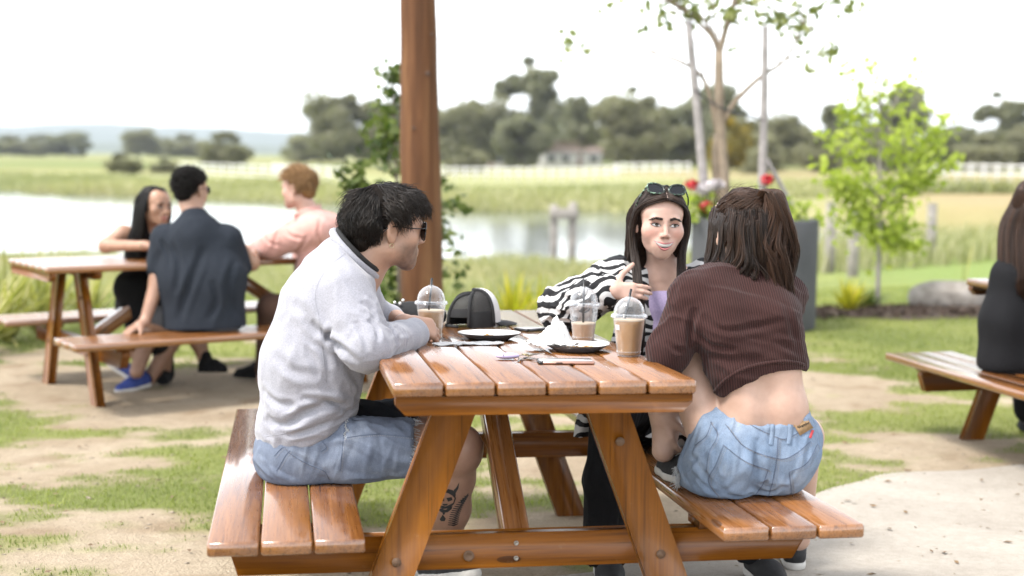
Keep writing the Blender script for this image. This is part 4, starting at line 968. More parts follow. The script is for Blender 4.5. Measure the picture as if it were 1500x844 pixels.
# hair
def hair_mat(name, a, b, rough=.5):
    m = NT(name); t = m.attr('tone'); col = m.ramp(t, [(0, a), (1, b)]); v = m.mapped((1, 1, 1)); f = m.noise(v, 160, 2)
    m.color(m.mix(.35, col, m.ramp(f, [(.3, (.45, .45, .45)), (.7, (1, 1, 1))]), 'MULTIPLY')); m.set(m.b, Roughness=rough); m.b.inputs['Specular IOR Level'].default_value = .28
    m.b.inputs['Anisotropic'].default_value = .6
    return m.m
SHELLM = {}
def matte(mat):
    if mat.name not in SHELLM:
        m2 = mat.copy(); m2.name = mat.name+'_under'; b = [n for n in m2.node_tree.nodes if n.type == 'BSDF_PRINCIPLED'][0]; b.inputs['Roughness'].default_value = .85; b.inputs['Specular IOR Level'].default_value = .1; SHELLM[mat.name] = m2
    return SHELLM[mat.name]
def strands(name, PTS, r, mat, parent, rng, tone=None, taper=None, sides=3):
    PTS = np.asarray(PTS); n, N, _ = PTS.shape; o0 = np.array(parent.matrix_world.translation)
    tp = taper if taper is not None else np.clip(np.linspace(1.5, .15, N), 0, 1)
    me = tubes(PTS-o0, r*(.7+.6*rng.random(n)), mat, sides, name, tone if tone is not None else rng.random(n), tp); return obj(name, me, parent)
def hair_shell(name, prims, h, mat, parent, amp=.004, sc=60, stretch=None):
    st = np.array(stretch if stretch is not None else (1, 1, 1))
    o, V, F = sculpt(name, prims, h, matte(mat), parent, 1, lambda X: (fbm(X*st, sc, 3, 33)-.5)*2*amp)
    attr_f(o.data, 'tone', np.clip(fbm(V*st, 90, 2, 7)*1.4-.2, 0, 1)*.3); return o
def eyes(H, parent, iris=(.06, .035, .02), look=(0, 1, 0)):
    o0 = np.array(parent.matrix_world.translation)
    w = plain('eye_white', (.62, .60, .58), .15, .04); ir = plain('iris', iris, .1, .3, 300)
    for s in (-1, 1):
        n = 14; me = lathe([(.0125*H.k*math.sin(a), .0125*H.k*math.cos(a)) for a in np.linspace(0.0, math.pi, n)], 20, w, 'eye'); me.materials.append(ir)
        for p in me.polygons:
            if p.center.z > .0125*H.k*.80: p.material_index = 1
        e = obj('eye', me, parent, H(s*.031, .0745, .0008)-o0); dr = Vector(H.l*look[0]+H.f*look[1]+H.u*look[2]); e.rotation_euler = dr.to_track_quat('Z', 'Y').to_euler()
def skin_mat(name, base, rough=.48):
    m = NT(name); v = m.mapped(); f = m.noise(v, 18, 4, .6); f2 = m.noise(v, 240, 2)
    col = m.mix(1.0, m.attr('tint', 'Color'), m.ramp(f, [(.3, (.86, .80, .78)), (.7, (1.08, 1.05, 1.04))]), 'MULTIPLY'); m.color(col); m.set(m.b, Roughness=rough)
    m.b.inputs['Subsurface Weight'].default_value = .12; m.b.inputs['Subsurface Radius'].default_value = (.012, .005, .003); m.b.inputs['Subsurface Scale'].default_value = 1.0
    m.bump(f2, .10, .0015); return m.m
M['skin'] = skin_mat('skin', None)
def face_tint(H, base, lips=None, stubble=0.0, blush=.0, smile=False):
    base = np.array(base); lipc = np.array(lips) if lips is not None else base*np.array([.92, .62, .58])
    def f(X):
        q = H.inv(X); l, y, u = q.T; c = np.tile(base, (len(X), 1)); al = np.abs(l)
        d2 = (al-.045)**2/.022**2+(u+.028)**2/.02**2; w = np.where(y > .03, np.exp(-d2), 0)*blush; c = c*(1-w[:, None])+base*np.array([1.05, .72, .70])*w[:, None]
        w = np.where((y > .075) & (np.abs(u+.032) < .02), np.exp(-(l/.02)**2)*.4, 0)*blush; c = c*(1-w[:, None])+base*np.array([1.05, .78, .74])*w[:, None]
        if stubble:
            w = np.clip((-.028-u)/.02, 0, 1)*np.clip((y-.0-.25*np.clip(-u-.09, 0, .1))/.03, 0, 1)*np.clip((u+.135)/.02, 0, 1)*np.where((np.abs(u+.064) < .012) & (al < .024), .2, 1)
            w = w*stubble*(.7+.5*fbm(q, 160, 2, 3)); c = c*(1-w[:, None])+np.array([.10, .065, .05])*w[:, None]
        if smile:
            cu = -.0585+.0055*np.clip(al/.03, 0, 1)**2; cl = -.0830+.0275*np.clip(al/.03, 0, 1)**2
            m_ = (y > .068) & (al < .032) & (u < cu+.0045) & (u > cl-.0055)
        else: m_ = (y > .074) & (al < .026) & (np.abs(u+.064) < .0125*(1-.55*(al/.026)))
        c[m_] = lipc; return c
    return f

def face_details(H, parent, V, F, lipc, lashm, smile=True, look=.0, lash=.0011, sc=1.0):
    """eyes, lashes, lips and teeth laid on the face surface"""
    bv = bvh_of(V, F); o0_ = np.array(parent.matrix_world.translation)
    def on(l, u, off=.001):
        hit = bv.ray_cast(Vector(H(l, .22, u)), Vector(-H.f)); return (np.array(hit[0])+H.f*off) if hit[0] is not None else H(l, .09, u)
    def sheet(name, top, bot, mat, off, n=22, m_=7, bulge=0.0, par=None):
        Vv = []
        for k in range(n):
            t_ = k/(n-1); a, b = top(t_), bot(t_)
            for j in range(m_):
                w = j/(m_-1); Vv.append(on(a[0]*(1-w)+b[0]*w, a[1]*(1-w)+b[1]*w, off+bulge*math.sin(t_*math.pi)*math.sin(w*math.pi)))
        i, j = np.meshgrid(np.arange(n-1), np.arange(m_-1), indexing='ij'); Fq = np.stack([i*m_+j, i*m_+j+1, (i+1)*m_+j+1, (i+1)*m_+j], -1).reshape(-1, 4)
        me = mesh_np(name, np.array(Vv)-(o0_), [Fq], mat); return obj(name, me, par if par is not None else parent)
    wm = plain('eye_white', (.80, .78, .76), .2, .03); im = plain('iris', (.045, .026, .016), .1, .3, 300); pm = plain('pupil', (.004, .004, .004), .08)
    lm = NT('lip_skin'); fl_ = lm.noise(lm.mapped(), 180, 3); lm.color(lm.ramp(fl_, [(.3, tuple(c*.85 for c in lipc)), (.7, lipc)])); lm.set(lm.b, Roughness=.32); lm = lm.m
    for s in (-1, 1):
        L0, L1 = .0155, .0465
        up = lambda t_: (s*(L0+(L1-L0)*t_), -.0022+.0040*t_+.0078*sc*math.sin(math.pi*t_**.85)**.9); lo = lambda t_: (s*(L0+(L1-L0)*t_), -.0022+.0040*t_-.0050*sc*math.sin(math.pi*t_**1.1))
        ey = sheet('eye', up, lo, wm, .0006, bulge=.0016)
        ic = (s*.0310+look, .0012); rI = .0062*sc
        def clip(l, u):
            t_ = min(1, max(0, (s*l-L0)/(L1-L0))); return min(max(u, lo(t_)[1]), up(t_)[1]-.0006)
        for nm, r_, mt, of in (('iris', rI, im, .0028), ('pupil', rI*.45, pm, .0034)):
            it = lambda t_, r_=r_: (ic[0]+r_*math.cos(math.pi*(1-t_)), clip(ic[0]+r_*math.cos(math.pi*(1-t_)), ic[1]+r_*math.sin(math.pi*t_))); ib = lambda t_, r_=r_: (ic[0]+r_*math.cos(math.pi*(1-t_)), clip(ic[0]+r_*math.cos(math.pi*(1-t_)), ic[1]-r_*math.sin(math.pi*t_)))
            sheet(nm, it, ib, mt, of, 12, 5, par=ey)
        ul = np.array([on(*up(t_), .0026) for t_ in np.linspace(0, 1, 16)]+[on(s*.0495, up(1.0)[1]+.0022, .001)]); obj('upper_lashes', tubes((ul-o0_)[None], (lash*np.r_[np.linspace(.5, 1.25, 16), .3])[None], lashm, 5, 'lashes'), ey)
        ll = np.array([on(*lo(t_), .0016) for t_ in np.linspace(.15, 1, 14)]); obj('lower_lashes', tubes((ll-o0_)[None], lash*.42, lashm, 4, 'lashes'), ey)
        cr = np.array([on(s*(L0+.003+(L1-L0-.002)*t_), up(t_)[1]+.0042, .0002) for t_ in np.linspace(.1, .95, 12)]); obj('eyelid_crease', tubes((cr-o0_)[None], .0006, lm, 4, 'crease'), ey)
    if smile:
        W_ = .0335; q = lambda t_: 2*t_-1
        eu = lambda t_: (q(t_)*W_, -.0600+.0085*abs(q(t_))**1.8); el_ = lambda t_: (q(t_)*W_, -.0745+.0230*abs(q(t_))**1.9)
        mo = sheet('mouth', eu, el_, plain('mouth_inside', (.06, .018, .018), .4), .0006, 26, 5)
        tb = lambda t_: (q(t_)*W_*.88, (eu(.5+(t_-.5)*.88)[1]-.0004)); tl = lambda t_: (q(t_)*W_*.88, max(el_(.5+(t_-.5)*.88)[1]+.0018, eu(.5+(t_-.5)*.88)[1]-.0095))
        sheet('teeth', tb, tl, M['tooth'], .0016, 26, 5, .0012, mo)
        lt = sheet('upper_lip', lambda t_: (q(t_)*(W_+.0015), eu(t_)[1]+.0050*math.sin(math.pi*t_)**.6*(1-.22*math.exp(-(q(t_)/.12)**2))), lambda t_: (q(t_)*(W_+.0012), eu(t_)[1]-.0008), lm, .0008, 26, 6, .0024)
        lb = sheet('lower_lip', lambda t_: (q(t_)*(W_+.0008), el_(t_)[1]+.0010), lambda t_: (q(t_)*(W_-.002), el_(t_)[1]-.0075*math.sin(math.pi*t_)**.8), lm, .0008, 26, 6, .0032)
    for sgn in (-1, 1):
        obj('nostril', mesh_np('nostril', np.array([on(sgn*(.0062+.0030*math.cos(a)), -.0385+.0016*math.sin(a), .0004) for a in np.linspace(0, 6.283, 9)[:-1]])-o0_, [[list(range(8))]], plain('nostril_shade', (.22, .11, .085), .8)), parent)
# ------------------------------------------------------------------ cloth materials
def knit_mat(name, a, b, scale=260, bump=.25, rough=.92, sheen=.25):
    m = NT(name); v = m.mapped(); f = m.noise(v, scale, 3, .7); f2 = m.noise(v, 7, 4); col = m.ramp(m.math('ADD', m.math('MULTIPLY', f, .75), m.math('MULTIPLY', f2, .25)), [(.32, a), (.66, b)])
    m.color(col); m.set(m.b, Roughness=rough); m.b.inputs['Specular IOR Level'].default_value = .2; m.b.inputs['Sheen Weight'].default_value = sheen if max(b) > .2 else 0.0; m.b.inputs['Sheen Roughness'].default_value = .5
    m.bump(f, bump, .003); return m.m
def denim_mat(name, a, b, fade):
    m = NT(name); v = m.mapped((1, 1, 1), rot=(.5, .3, .6)); w = m.n('ShaderNodeTexWave'); m.set(w, Scale=260, Distortion=1.5, Detail=2); m.l(v, w.inputs['Vector']); f = m.noise(m.mapped(), 420, 2, .7); f2 = m.noise(m.mapped(), 9, 5, .65); f3 = m.noise(m.mapped((60, 60, 9)), 1.5, 4, .7)
    col = m.ramp(f2, [(.3, a), (.55, b), (.75, fade)]); col = m.mix(.45, col, m.ramp(f, [(.35, (.55, .57, .62)), (.65, (1.08, 1.08, 1.08))]), 'MULTIPLY'); col = m.mix(.3, col, m.ramp(f3, [(.35, (.6, .62, .66)), (.65, (1.1, 1.1, 1.1))]), 'MULTIPLY')
    m.color(col); m.set(m.b, Roughness=.85); m.b.inputs['Specular IOR Level'].default_value = .2; m.bump(m.math('ADD', f, m.math('MULTIPLY', w.outputs['Fac'], .4)), .3, .003); return m.m
M['fleece'] = knit_mat('grey_marl_fleece', (.30, .30, .34), (.45, .45, .50))
M['denim'] = denim_mat('blue_denim', (.15, .18, .25), (.23, .27, .35), (.35, .39, .46))
M['denimlight'] = denim_mat('faded_denim', (.20, .28, .40), (.30, .38, .50), (.46, .53, .62))
M['denimdark'] = denim_mat('black_denim', (.02, .024, .032), (.035, .04, .05), (.07, .075, .085))
M['stitch'] = plain('stitching', (.30, .30, .32), .8); M['stitchdark'] = plain('dark_seam', (.12, .15, .22), .9); M['thread'] = plain('frayed_thread', (.68, .70, .72), .9, .1)
M['blackcloth'] = plain('black_cloth', (.007, .007, .008), .85, .3, 60, .3); M['rubberw'] = plain('white_rubber', (.66, .64, .60), .6, .08); M['blackcanvas'] = plain('black_canvas', (.014, .014, .016), .8, .3, 120, .4)
M['blackplastic'] = plain('black_plastic', (.010, .010, .011), .25); M['sockw'] = knit_mat('white_sock', (.60, .60, .60), (.76, .76, .76), 300, .4)
m = NT('dark_lens'); m.color((.012, .013, .016)); m.set(m.b, Roughness=.08); m.b.inputs['Specular IOR Level'].default_value = .3; M['lens'] = m.m
M['hairblack'] = hair_mat('black_brown_hair', (.008, .006, .005), (.040, .028, .020)); M['hairdark'] = hair_mat('dark_brown_hair', (.014, .008, .006), (.060, .034, .022)); M['hairbrown'] = hair_mat('brown_hair', (.016, .009, .006), (.105, .052, .030)); M['hairblond'] = hair_mat('sandy_hair', (.20, .10, .04), (.52, .31, .14), .5); M['haircoal'] = hair_mat('black_hair', (.006, .005, .005), (.025, .02, .017))
M['gold'] = plain('earring_metal', (.7, .6, .4), .3, metal=1.0)
def wrinkle(dirs, sc, amp, seed=0, gate=None):
    """elongated folds: ridged noise stretched along dirs"""
    d = unit(dirs)
    def f(X):
        a = X@d; Q = X-np.outer(a, d)*.82; n = fbm(Q, sc, 3, seed); r = 1-2*np.clip(np.abs(n-.5)*7, 0, 1); w = 1 if gate is None else gate(X)
        return amp*np.clip(r, -1, 1)*w
    return f
def ball(c, r):
    c = np.asarray(c)
    return lambda X: np.exp(-((X-c)**2).sum(-1)/(r*r))
def shoe(parent, heel, toe, up, upper, sole, laces=None, w=.046, h=.075, name='shoe'):
    """a low canvas shoe from heel to toe"""
    o0 = np.array(parent.matrix_world.translation); heel = np.asarray(heel, float); toe = np.asarray(toe, float); d = unit(toe-heel); u = unit(np.asarray(up)-d*np.dot(up, d)); l = np.cross(u, d); L = np.linalg.norm(toe-heel)
    at = lambda a, b, c: heel+d*a*L+l*b+u*c
    pr = [cone(at(.12, 0, .035), at(.55, 0, .030), w*.72, w*.86, .03), cone(at(.55, 0, .030), at(.86, 0, .022), w*.86, w*.66, .03), cone(at(.10, 0, .05), at(.20, 0, h+.02), w*.62, w*.66, .03), cone(at(.28, 0, .05), at(.5, 0, .04), w*.7, w*.6, .03), plane(at(0, 0, .012), -u)]
    sh, V, F = sculpt(name, pr, .005, upper, parent)
    sp = [cone(at(.10, 0, .012), at(.55, 0, .012), w*.80, w*.95, .02), cone(at(.55, 0, .012), at(.88, 0, .012), w*.95, w*.72, .02), plane(at(0, 0, .024), u), plane(at(0, 0, -.002), -u)]
    s2, _, _ = sculpt('sole', sp, .005, sole, sh, origin=o0); 
    if laces is not None:
        pts = []
        for k in range(5):
            a = .42+.085*k; z = .078-.040*(k/4); pts.append(smooth_path([at(a, -.024, z-.004), at(a-.01, 0, z+.008), at(a+.01, .024, z-.004)], 7))
        obj('laces', tubes(np.array(pts)-o0, .0028, laces, 5, 'laces'), sh)
    return sh
# ------------------------------------------------------------------ the man in the grey sweatshirt
def rootat(p, label, cat='person'):
    return thing('person', label, cat, p, 'people at the picnic tables')
man = rootat(T1P(-.60, .76, HB), 'man in pale grey sweatshirt, cut-off denim shorts and sunglasses leaning on the table')
bpy.context.view_layer.update()
H1 = Frame(P(569, 333, 4.09), (math.cos(R(24)), math.sin(R(24)), -.10), (.12, 0, 1), 1.0)
yN, yC, yF = 3.96, 4.10, 4.25
hipN, kneeN, ankN = P(440, 655, 4.03), P(672, 655, 4.06), P(650, 812, 4.22)
kneeF, ankF = P(640, 622, 4.36), P(600, 800, 4.42)
elbN, wrN = P(536, 505, 3.90), P(600, 487, 4.20); elbF, wrF = P(548, 478, 4.46), P(580, 469, 4.37)
shN, shF = P(502, 425, 3.96), P(512, 418, 4.26)
skinb = (.50, .31, .22)
body = head_prims(H1, 1.0)
body += [cone(H1(0, -.025, -.06), P(518, 398, 4.10), .055, .060, .03), cone(P(518, 398, 4.10), P(478, 460, 4.1), .08, .11, .05), cone(P(478, 460, 4.1), P(450, 590, 4.1), .11, .115, .05), cone(P(440, 650, 4.05), P(440, 650, 4.17), .10, .10, .05)]
body += [cone(P(505, 410, 4.0), P(512, 405, 4.22), .06, .06, .04)]
body += chain([shN, elbN, wrN], [.05, .042, .028], .02)+chain([shF, elbF, wrF], [.05, .042, .028], .02)
body += chain([hipN, kneeN], [.085, .062], .04)+chain([kneeN+vv(0, 0, 0), P(668, 700, 4.11), P(660, 745, 4.16), ankN], [.058, .052, .056, .036], .03)+[ell(kneeN+vv(.012, 0, -.012), (.05, .055, .06), None, .03), cone(P(650, 730, 4.19), P(648, 770, 4.2), .045, .03, .03)]
body += chain([P(450, 640, 4.2), kneeF, ankF], [.085, .06, .036], .03)
body += [cone(ankN, ankN+vv(.02, -.01, -.07), .036, .036, .02), cone(ankF, ankF+vv(.02, 0, -.07), .036, .034, .02)]
body += hand_prims(P(598, 474, 4.24), (.62, .30, -.18), (.15, -.75, .62), 1, (.35, .75, .7, .65, .6), .05, .98, (.5, .3))
body += hand_prims(P(574, 466, 4.36), (.80, -.45, -.05), (-.1, .5, .85), -1, (.3, .55, .55, .55, .55), .05, .95, (.6, .3))
tint1 = face_tint(H1, skinb, (.40, .20, .16), .75)
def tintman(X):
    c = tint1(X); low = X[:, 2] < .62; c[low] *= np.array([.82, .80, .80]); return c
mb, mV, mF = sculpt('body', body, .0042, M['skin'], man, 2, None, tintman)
# sweatshirt
sw = [cone(P(452, 612, 4.03), P(458, 530, 4.02), .142, .140, .05), cone(P(452, 612, 4.17), P(458, 530, 4.18), .142, .140, .05), cone(P(458, 530, 4.02), P(482, 450, 4.01), .140, .128, .05), cone(P(458, 530, 4.18), P(482, 450, 4.19), .140, .128, .05), cone(P(482, 450, 4.02), P(497, 406, 4.03), .128, .098, .05), cone(P(482, 450, 4.18), P(500, 406, 4.18), .128, .098, .05), cone(P(488, 398, 4.1), P(498, 378, 4.10), .085, .066, .05), cone(P(440, 640, 4.04), P(440, 640, 4.17), .118, .118, .05)]
sw += chain([shN+vv(.0, -.01, 0), elbN+vv(0, -.02, 0)], [.084, .070], .018)+chain([elbN+vv(0, -.02, 0), P(590, 496, 4.12), P(607, 489, 4.20)], [.068, .050, .046], .02)+chain([shF, P(545, 476, 4.44), P(572, 468, 4.38)], [.085, .066, .046], .03)
sw += [plane(P(420, 658, 4.1), (-.10, 0, -1.0)), plane(P(470, 640, 4.1), (.62, 0, -.95), .02), cone(P(527, 366, 4.10), P(590, 300, 4.10), .064, .10, .006, 'sub'), plane(P(521, 372, 4.10), (.70, 0, .70), .012)]
f1 = wrinkle((.9, .3, .15), 16, .0075, 1, ball(P(440, 620, 4.0), .15)); f2 = wrinkle((.4, .2, -.8), 15, .0070, 5, ball(P(490, 500, 3.95), .16)); f3 = wrinkle((.5, 1, .2), 22, .0060, 9, ball(P(550, 505, 3.95), .10)); f4 = wrinkle((.3, .2, .9), 9, .004, 3)
def swd(X): return f1(X)*.6+f2(X)*.6+f3(X)*.8+f4(X)*.35+(fbm(X, 7, 2, 4)-.5)*.014
SWF = [([(455, 470), (466, 484), (482, 494), (500, 512), (524, 533)], -.013, .013), ([(474, 503), (482, 492), (488, 480)], -.009, .009), ([(462, 500), (478, 520), (482, 560)], -.005, .010), ([(389, 614), (418, 622), (452, 602), (487, 592), (515, 603)], -.014, .013), ([(440, 585), (475, 586), (500, 594)], -.009, .010), ([(400, 632), (432, 636), (470, 622), (500, 602)], -.008, .009), ([(385, 570), (405, 590), (436, 596)], -.007, .011), ([(470, 625), (500, 612), (528, 590)], -.007, .008),
 ([(540, 468), (552, 482), (556, 500)], -.007, .008), ([(560, 470), (575, 486), (580, 505)], -.006, .008), ([(584, 476), (594, 490), (596, 510)], -.005, .007), ([(520, 470), (532, 490), (540, 515)], -.006, .009), ([(530, 440), (545, 452), (552, 470)], -.007, .010), ([(430, 440), (452, 470), (462, 510)], -.005, .016), ([(400, 520), (430, 545), (470, 550)], -.005, .014), ([(500, 395), (520, 420), (535, 440)], -.004, .012), ([(512, 540), (525, 565), (520, 590)], -.008, .011)]
swo, sV, sF = sculpt('sweatshirt', sw, .0048, M['fleece'], man, 2, swd, folds=SWF)
o0 = np.array(man.location)
def ring(c, ax1, ax2, r1, r2, n=40): a = np.linspace(0, 2*np.pi, n); return np.asarray(c)+np.outer(np.cos(a)*r1, ax1)+np.outer(np.sin(a)*r2, ax2)
cax = unit(P(555, 405, 4.1)-P(488, 338, 4.1))
obj('collar', tubes((ring(P(521, 372, 4.09), cax, (0, 1, 0), .090, .100)-o0)[None], .012, M['fleece'], 8, 'collar'), swo)
obj('undershirt_collar', tubes((ring(P(526.5, 366.5, 4.09), cax, (0, 1, 0), .084, .096)-o0)[None], .0085, M['blackcloth'], 8, 'undershirt_collar'), man)
def stitched(bv, pts, n, r, mat, parent, name, off=.001, o0_=None, dash=None):
    """a seam or stitch line laid on a surface"""
    p = smooth_path([(x, y, 0) for x, y in pts], n)[:, :2]; q = [a for a in project(bv, p, off) if a is not None]
    if len(q) < 3: return None
    q = np.array(q); ok = [0]
    for k in range(1, len(q)):
        if np.linalg.norm(q[k]-q[ok[-1]]) < .06: ok.append(k)
    q = q[ok]
    if len(q) < 3: return None
    base = np.array(parent.matrix_world.translation)
    if dash:
        seg = [q[k:k+2] for k in range(0, len(q)-1, 2)]; seg = [s for s in seg if len(s) == 2]
        return tag(obj(name, tubes(np.array(seg)-base, r, mat, 4, name), parent), kind='stuff')
    return obj(name, tubes((q-base)[None], r, mat, 5, name), parent)
bpy.context.view_layer.update()
sbv = bvh_of(sV, sF)
for pts in ([(478, 560), (473, 520), (468, 470), (462, 430), (478, 395), (505, 372)], [(386, 640), (420, 634), (470, 618), (520, 590)]):
    stitched(sbv, pts, 40, .0012, plain('grey_seam', (.36, .36, .40), .9), swo, 'seam', -.0002)
# shorts, one leg blue and one leg black
sh = [cone(P(434, 664, 4.02), P(434, 664, 4.18), .118, .118, .05)]+chain([P(440, 660, 4.02), P(520, 660, 4.0), P(610, 656, 4.03)], [.112, .094, .083], .04)+chain([P(446, 648, 4.2), P(520, 632, 4.26), P(580, 622, 4.31)], [.11, .090, .078], .03)
zb_ = T1P(-.6, .75, HB)[2]
sh += [plane(P(606, 656, 4.02), (1, 0, .03)), plane((0, 0, zb_+.002), (0, 0, -1), .012)]
g1 = wrinkle((.25, 0, 1), 16, .0055, 4, ball(P(500, 650, 4.0), .16)); g2 = wrinkle((.8, .1, -.5), 14, .004, 8)
sho, hV, hF = sculpt('shorts', sh, .0045, None, man, 2, lambda X: (g1(X)+g2(X))*np.clip((X[:, 2]-zb_-.004)/.03, 0, 1), mats=[M['denim'], M['denimdark']], midx=lambda Cn: (Cn[:, 1] > 4.145).astype(int))
hbv = bvh_of(hV, hF); bpy.context.view_layer.update()
for pts in ([(402, 668), (415, 655), (424, 664), (450, 680), (474, 690), (482, 702)], [(405, 690), (418, 668), (425, 660)], [(505, 612), (503, 640), (498, 690)], [(470, 645), (478, 655), (470, 662)], [(503, 642), (550, 636), (600, 640)]):
    stitched(hbv, pts, 36, .0012, M['stitchdark'], sho, 'seam', .0003); stitched(hbv, [(x+2.5, y+2.5) for x, y in pts], 60, .0008, M['stitch'], sho, 'stitching', .0004, dash=1)
rng = np.random.default_rng(21)
def fray(parent, pts, n, L, rng, name='frayed_hem', down=(0, 0, -1), mat='thread'):
    base = np.array(parent.matrix_world.translation); pts = np.asarray(pts); k = rng.integers(0, len(pts), n); p = pts[k]+rng.normal(0, .0015, (n, 3)); ln = L*(.3+rng.random(n)**2*1.3)
    t = np.linspace(0, 1, 5)[None, :, None]; dv = np.asarray(down)+rng.normal(0, .5, (n, 3)); curl = rng.normal(0, .4, (n, 3)); Q = p[:, None]+dv[:, None]*ln[:, None, None]*t+curl[:, None]*ln[:, None, None]*t*t*.6+np.array([0, 0, -.3])*ln[:, None, None]*t*t
    obj(name, tubes(Q-base, .0009, M[mat], 3, name), parent)
hem = hV[(np.abs(hV[:, 0]-P(606, 656, 4.02)[0]) < .006) & (hV[:, 1] < 4.14)]
fray(sho, hem, 260, .018, rng, down=(.8, -.2, -.3)); hem2 = hV[(hV[:, 0] > P(590, 620, 4.31)[0]) & (hV[:, 1] > 4.2)]
if len(hem2): fray(sho, hem2, 80, .015, rng, down=(.8, -.1, .2), name='frayed_hem')
fray(sho, np.array([p for p in project(hbv, [(507+math.sin(k)*2, 612+k*2.2) for k in range(14)], .002) if p is not None]), 60, .010, rng, name='frayed_rip')
# socks and shoes
sock, _, _ = sculpt('sock', [cone(ankN+vv(0, 0, -.018), ankN+vv(.012, -.006, -.09), .041, .042, .02), plane(ankN+vv(0, 0, -.02), (0, 0, 1)) ], .005, M['sockw'], man)
for dz, mt in ((-.034, 'blackcloth'),): obj('sock_stripe', tubes((ring(ankN+vv(.004, -.002, dz), (1, 0, 0), (0, 1, 0), .0425, .0425)-o0)[None], .0018, M[mt], 5, 'stripe'), sock)
def text_me(txt, size, mat, depth=.0006, bold=0):
    cu = bpy.data.curves.new('txt', 'FONT'); cu.body = txt; cu.size = size; cu.extrude = depth; cu.align_x = 'CENTER'; cu.align_y = 'CENTER'; cu.offset = bold; cu.resolution_u = 3
    t = bpy.data.objects.new('txt', cu); C.objects.link(t); dg = bpy.context.evaluated_depsgraph_get(); me = bpy.data.meshes.new_from_object(t.evaluated_get(dg)); bpy.data.objects.remove(t); me.materials.clear(); me.materials.append(mat); return me
for k, ch in enumerate('CY'):
    a = -1.72+.50*k; pos = ankN+vv(.006+.0445*math.cos(a), -.004+.0445*math.sin(a), -.052); obj('sock_letter', text_me(ch, .030, M['blackcloth'], .0008, .0006), sock, Vector(pos-o0), (R(90), 0, a+R(90)))
shoe(man, P(622, 850, 4.30), P(700, 846, 4.02), (0, 0, 1), M['blackcanvas'], M['rubberw'], M['sockw'])
shoe(man, P(560, 840, 4.52), P(625, 842, 4.40), (0, 0, 1), M['blackcanvas'], M['rubberw'])
# tattoos on the shin: horned mask and scaled snake, flat ink on the skin
ink = plain('tattoo_ink', (.020, .022, .026), .6, .2); lbv = bvh_of(mV, mF)
def decal(bv, polys, mat, parent, name, off=.0006, step=2.0):
    base = np.array(parent.matrix_world.translation); parts = []
    for poly in polys:
        pts = np.array(poly, float); c = pts.mean(0); n = len(pts); rows = [c+(pts-c)*s for s in (.02, .35, .7, 1.0)]; q = [project(bv, r_, off) for r_ in rows]
        if any(a is None for r_ in q for a in r_): continue
        V = np.array(q).reshape(-1, 3)-base; 
        if np.ptp(V[:, 1]) > .09: continue
        parts.append((V, [[(i*n+j, i*n+(j+1) % n, (i+1)*n+(j+1) % n, (i+1)*n+j) for i in range(3) for j in range(n)]]))
    if parts: return obj(name, join_me(name, parts, mat), parent)
def TX(pts, ox=520, oy=700, s=240/1407): return [(ox+x*s, oy+y*s) for x, y in pts]
mask = [TX(p) for p in ([(860, 140), (845, 110), (895, 40), (888, 90)], [(770, 130), (778, 70), (790, 110)], [(775, 125), (800, 95), (840, 105), (866, 140), (860, 180), (835, 150), (800, 132)], [(735, 175), (765, 172), (768, 200), (740, 200)], [(785, 172), (830, 165), (838, 190), (800, 205)], [(860, 160), (868, 175), (850, 225), (838, 235)], [(720, 235), (760, 250), (810, 240), (842, 215), (840, 235), (805, 262), (755, 268), (722, 255)], [(722, 262), (760, 280), (815, 265), (838, 240), (830, 268), (795, 296), (750, 300), (722, 282)], [(748, 225), (800, 222), (790, 238), (765, 240)], [(752, 300), (775, 298), (770, 315), (758, 318)], [(728, 355), (755, 315), (780, 350), (770, 372), (740, 372)])]
decal(lbv, mask, ink, mb, 'mask_tattoo')
snake = []
for k in range(15):
    t_ = k/14; cx = 960-110*t_-25*math.sin(t_*3.1); cy = 150+245*t_; w_ = 30+38*math.sin(min(1, t_*1.5)*1.57)
    snake.append(TX([(cx-w_*.75, cy+4), (cx, cy+13), (cx+w_*.55, cy-6), (cx+w_*.55, cy), (cx, cy+20), (cx-w_*.75, cy+10)]))
snake.append(TX([(905, 200), (975, 130), (968, 150), (915, 215)])); decal(lbv, snake, ink, mb, 'snake_tattoo')
decal(lbv, [[(634, 622), (662, 626), (668, 634), (640, 630)], [(600, 618), (634, 622), (636, 628), (604, 625)]], ink, mb, 'knee_tattoo')
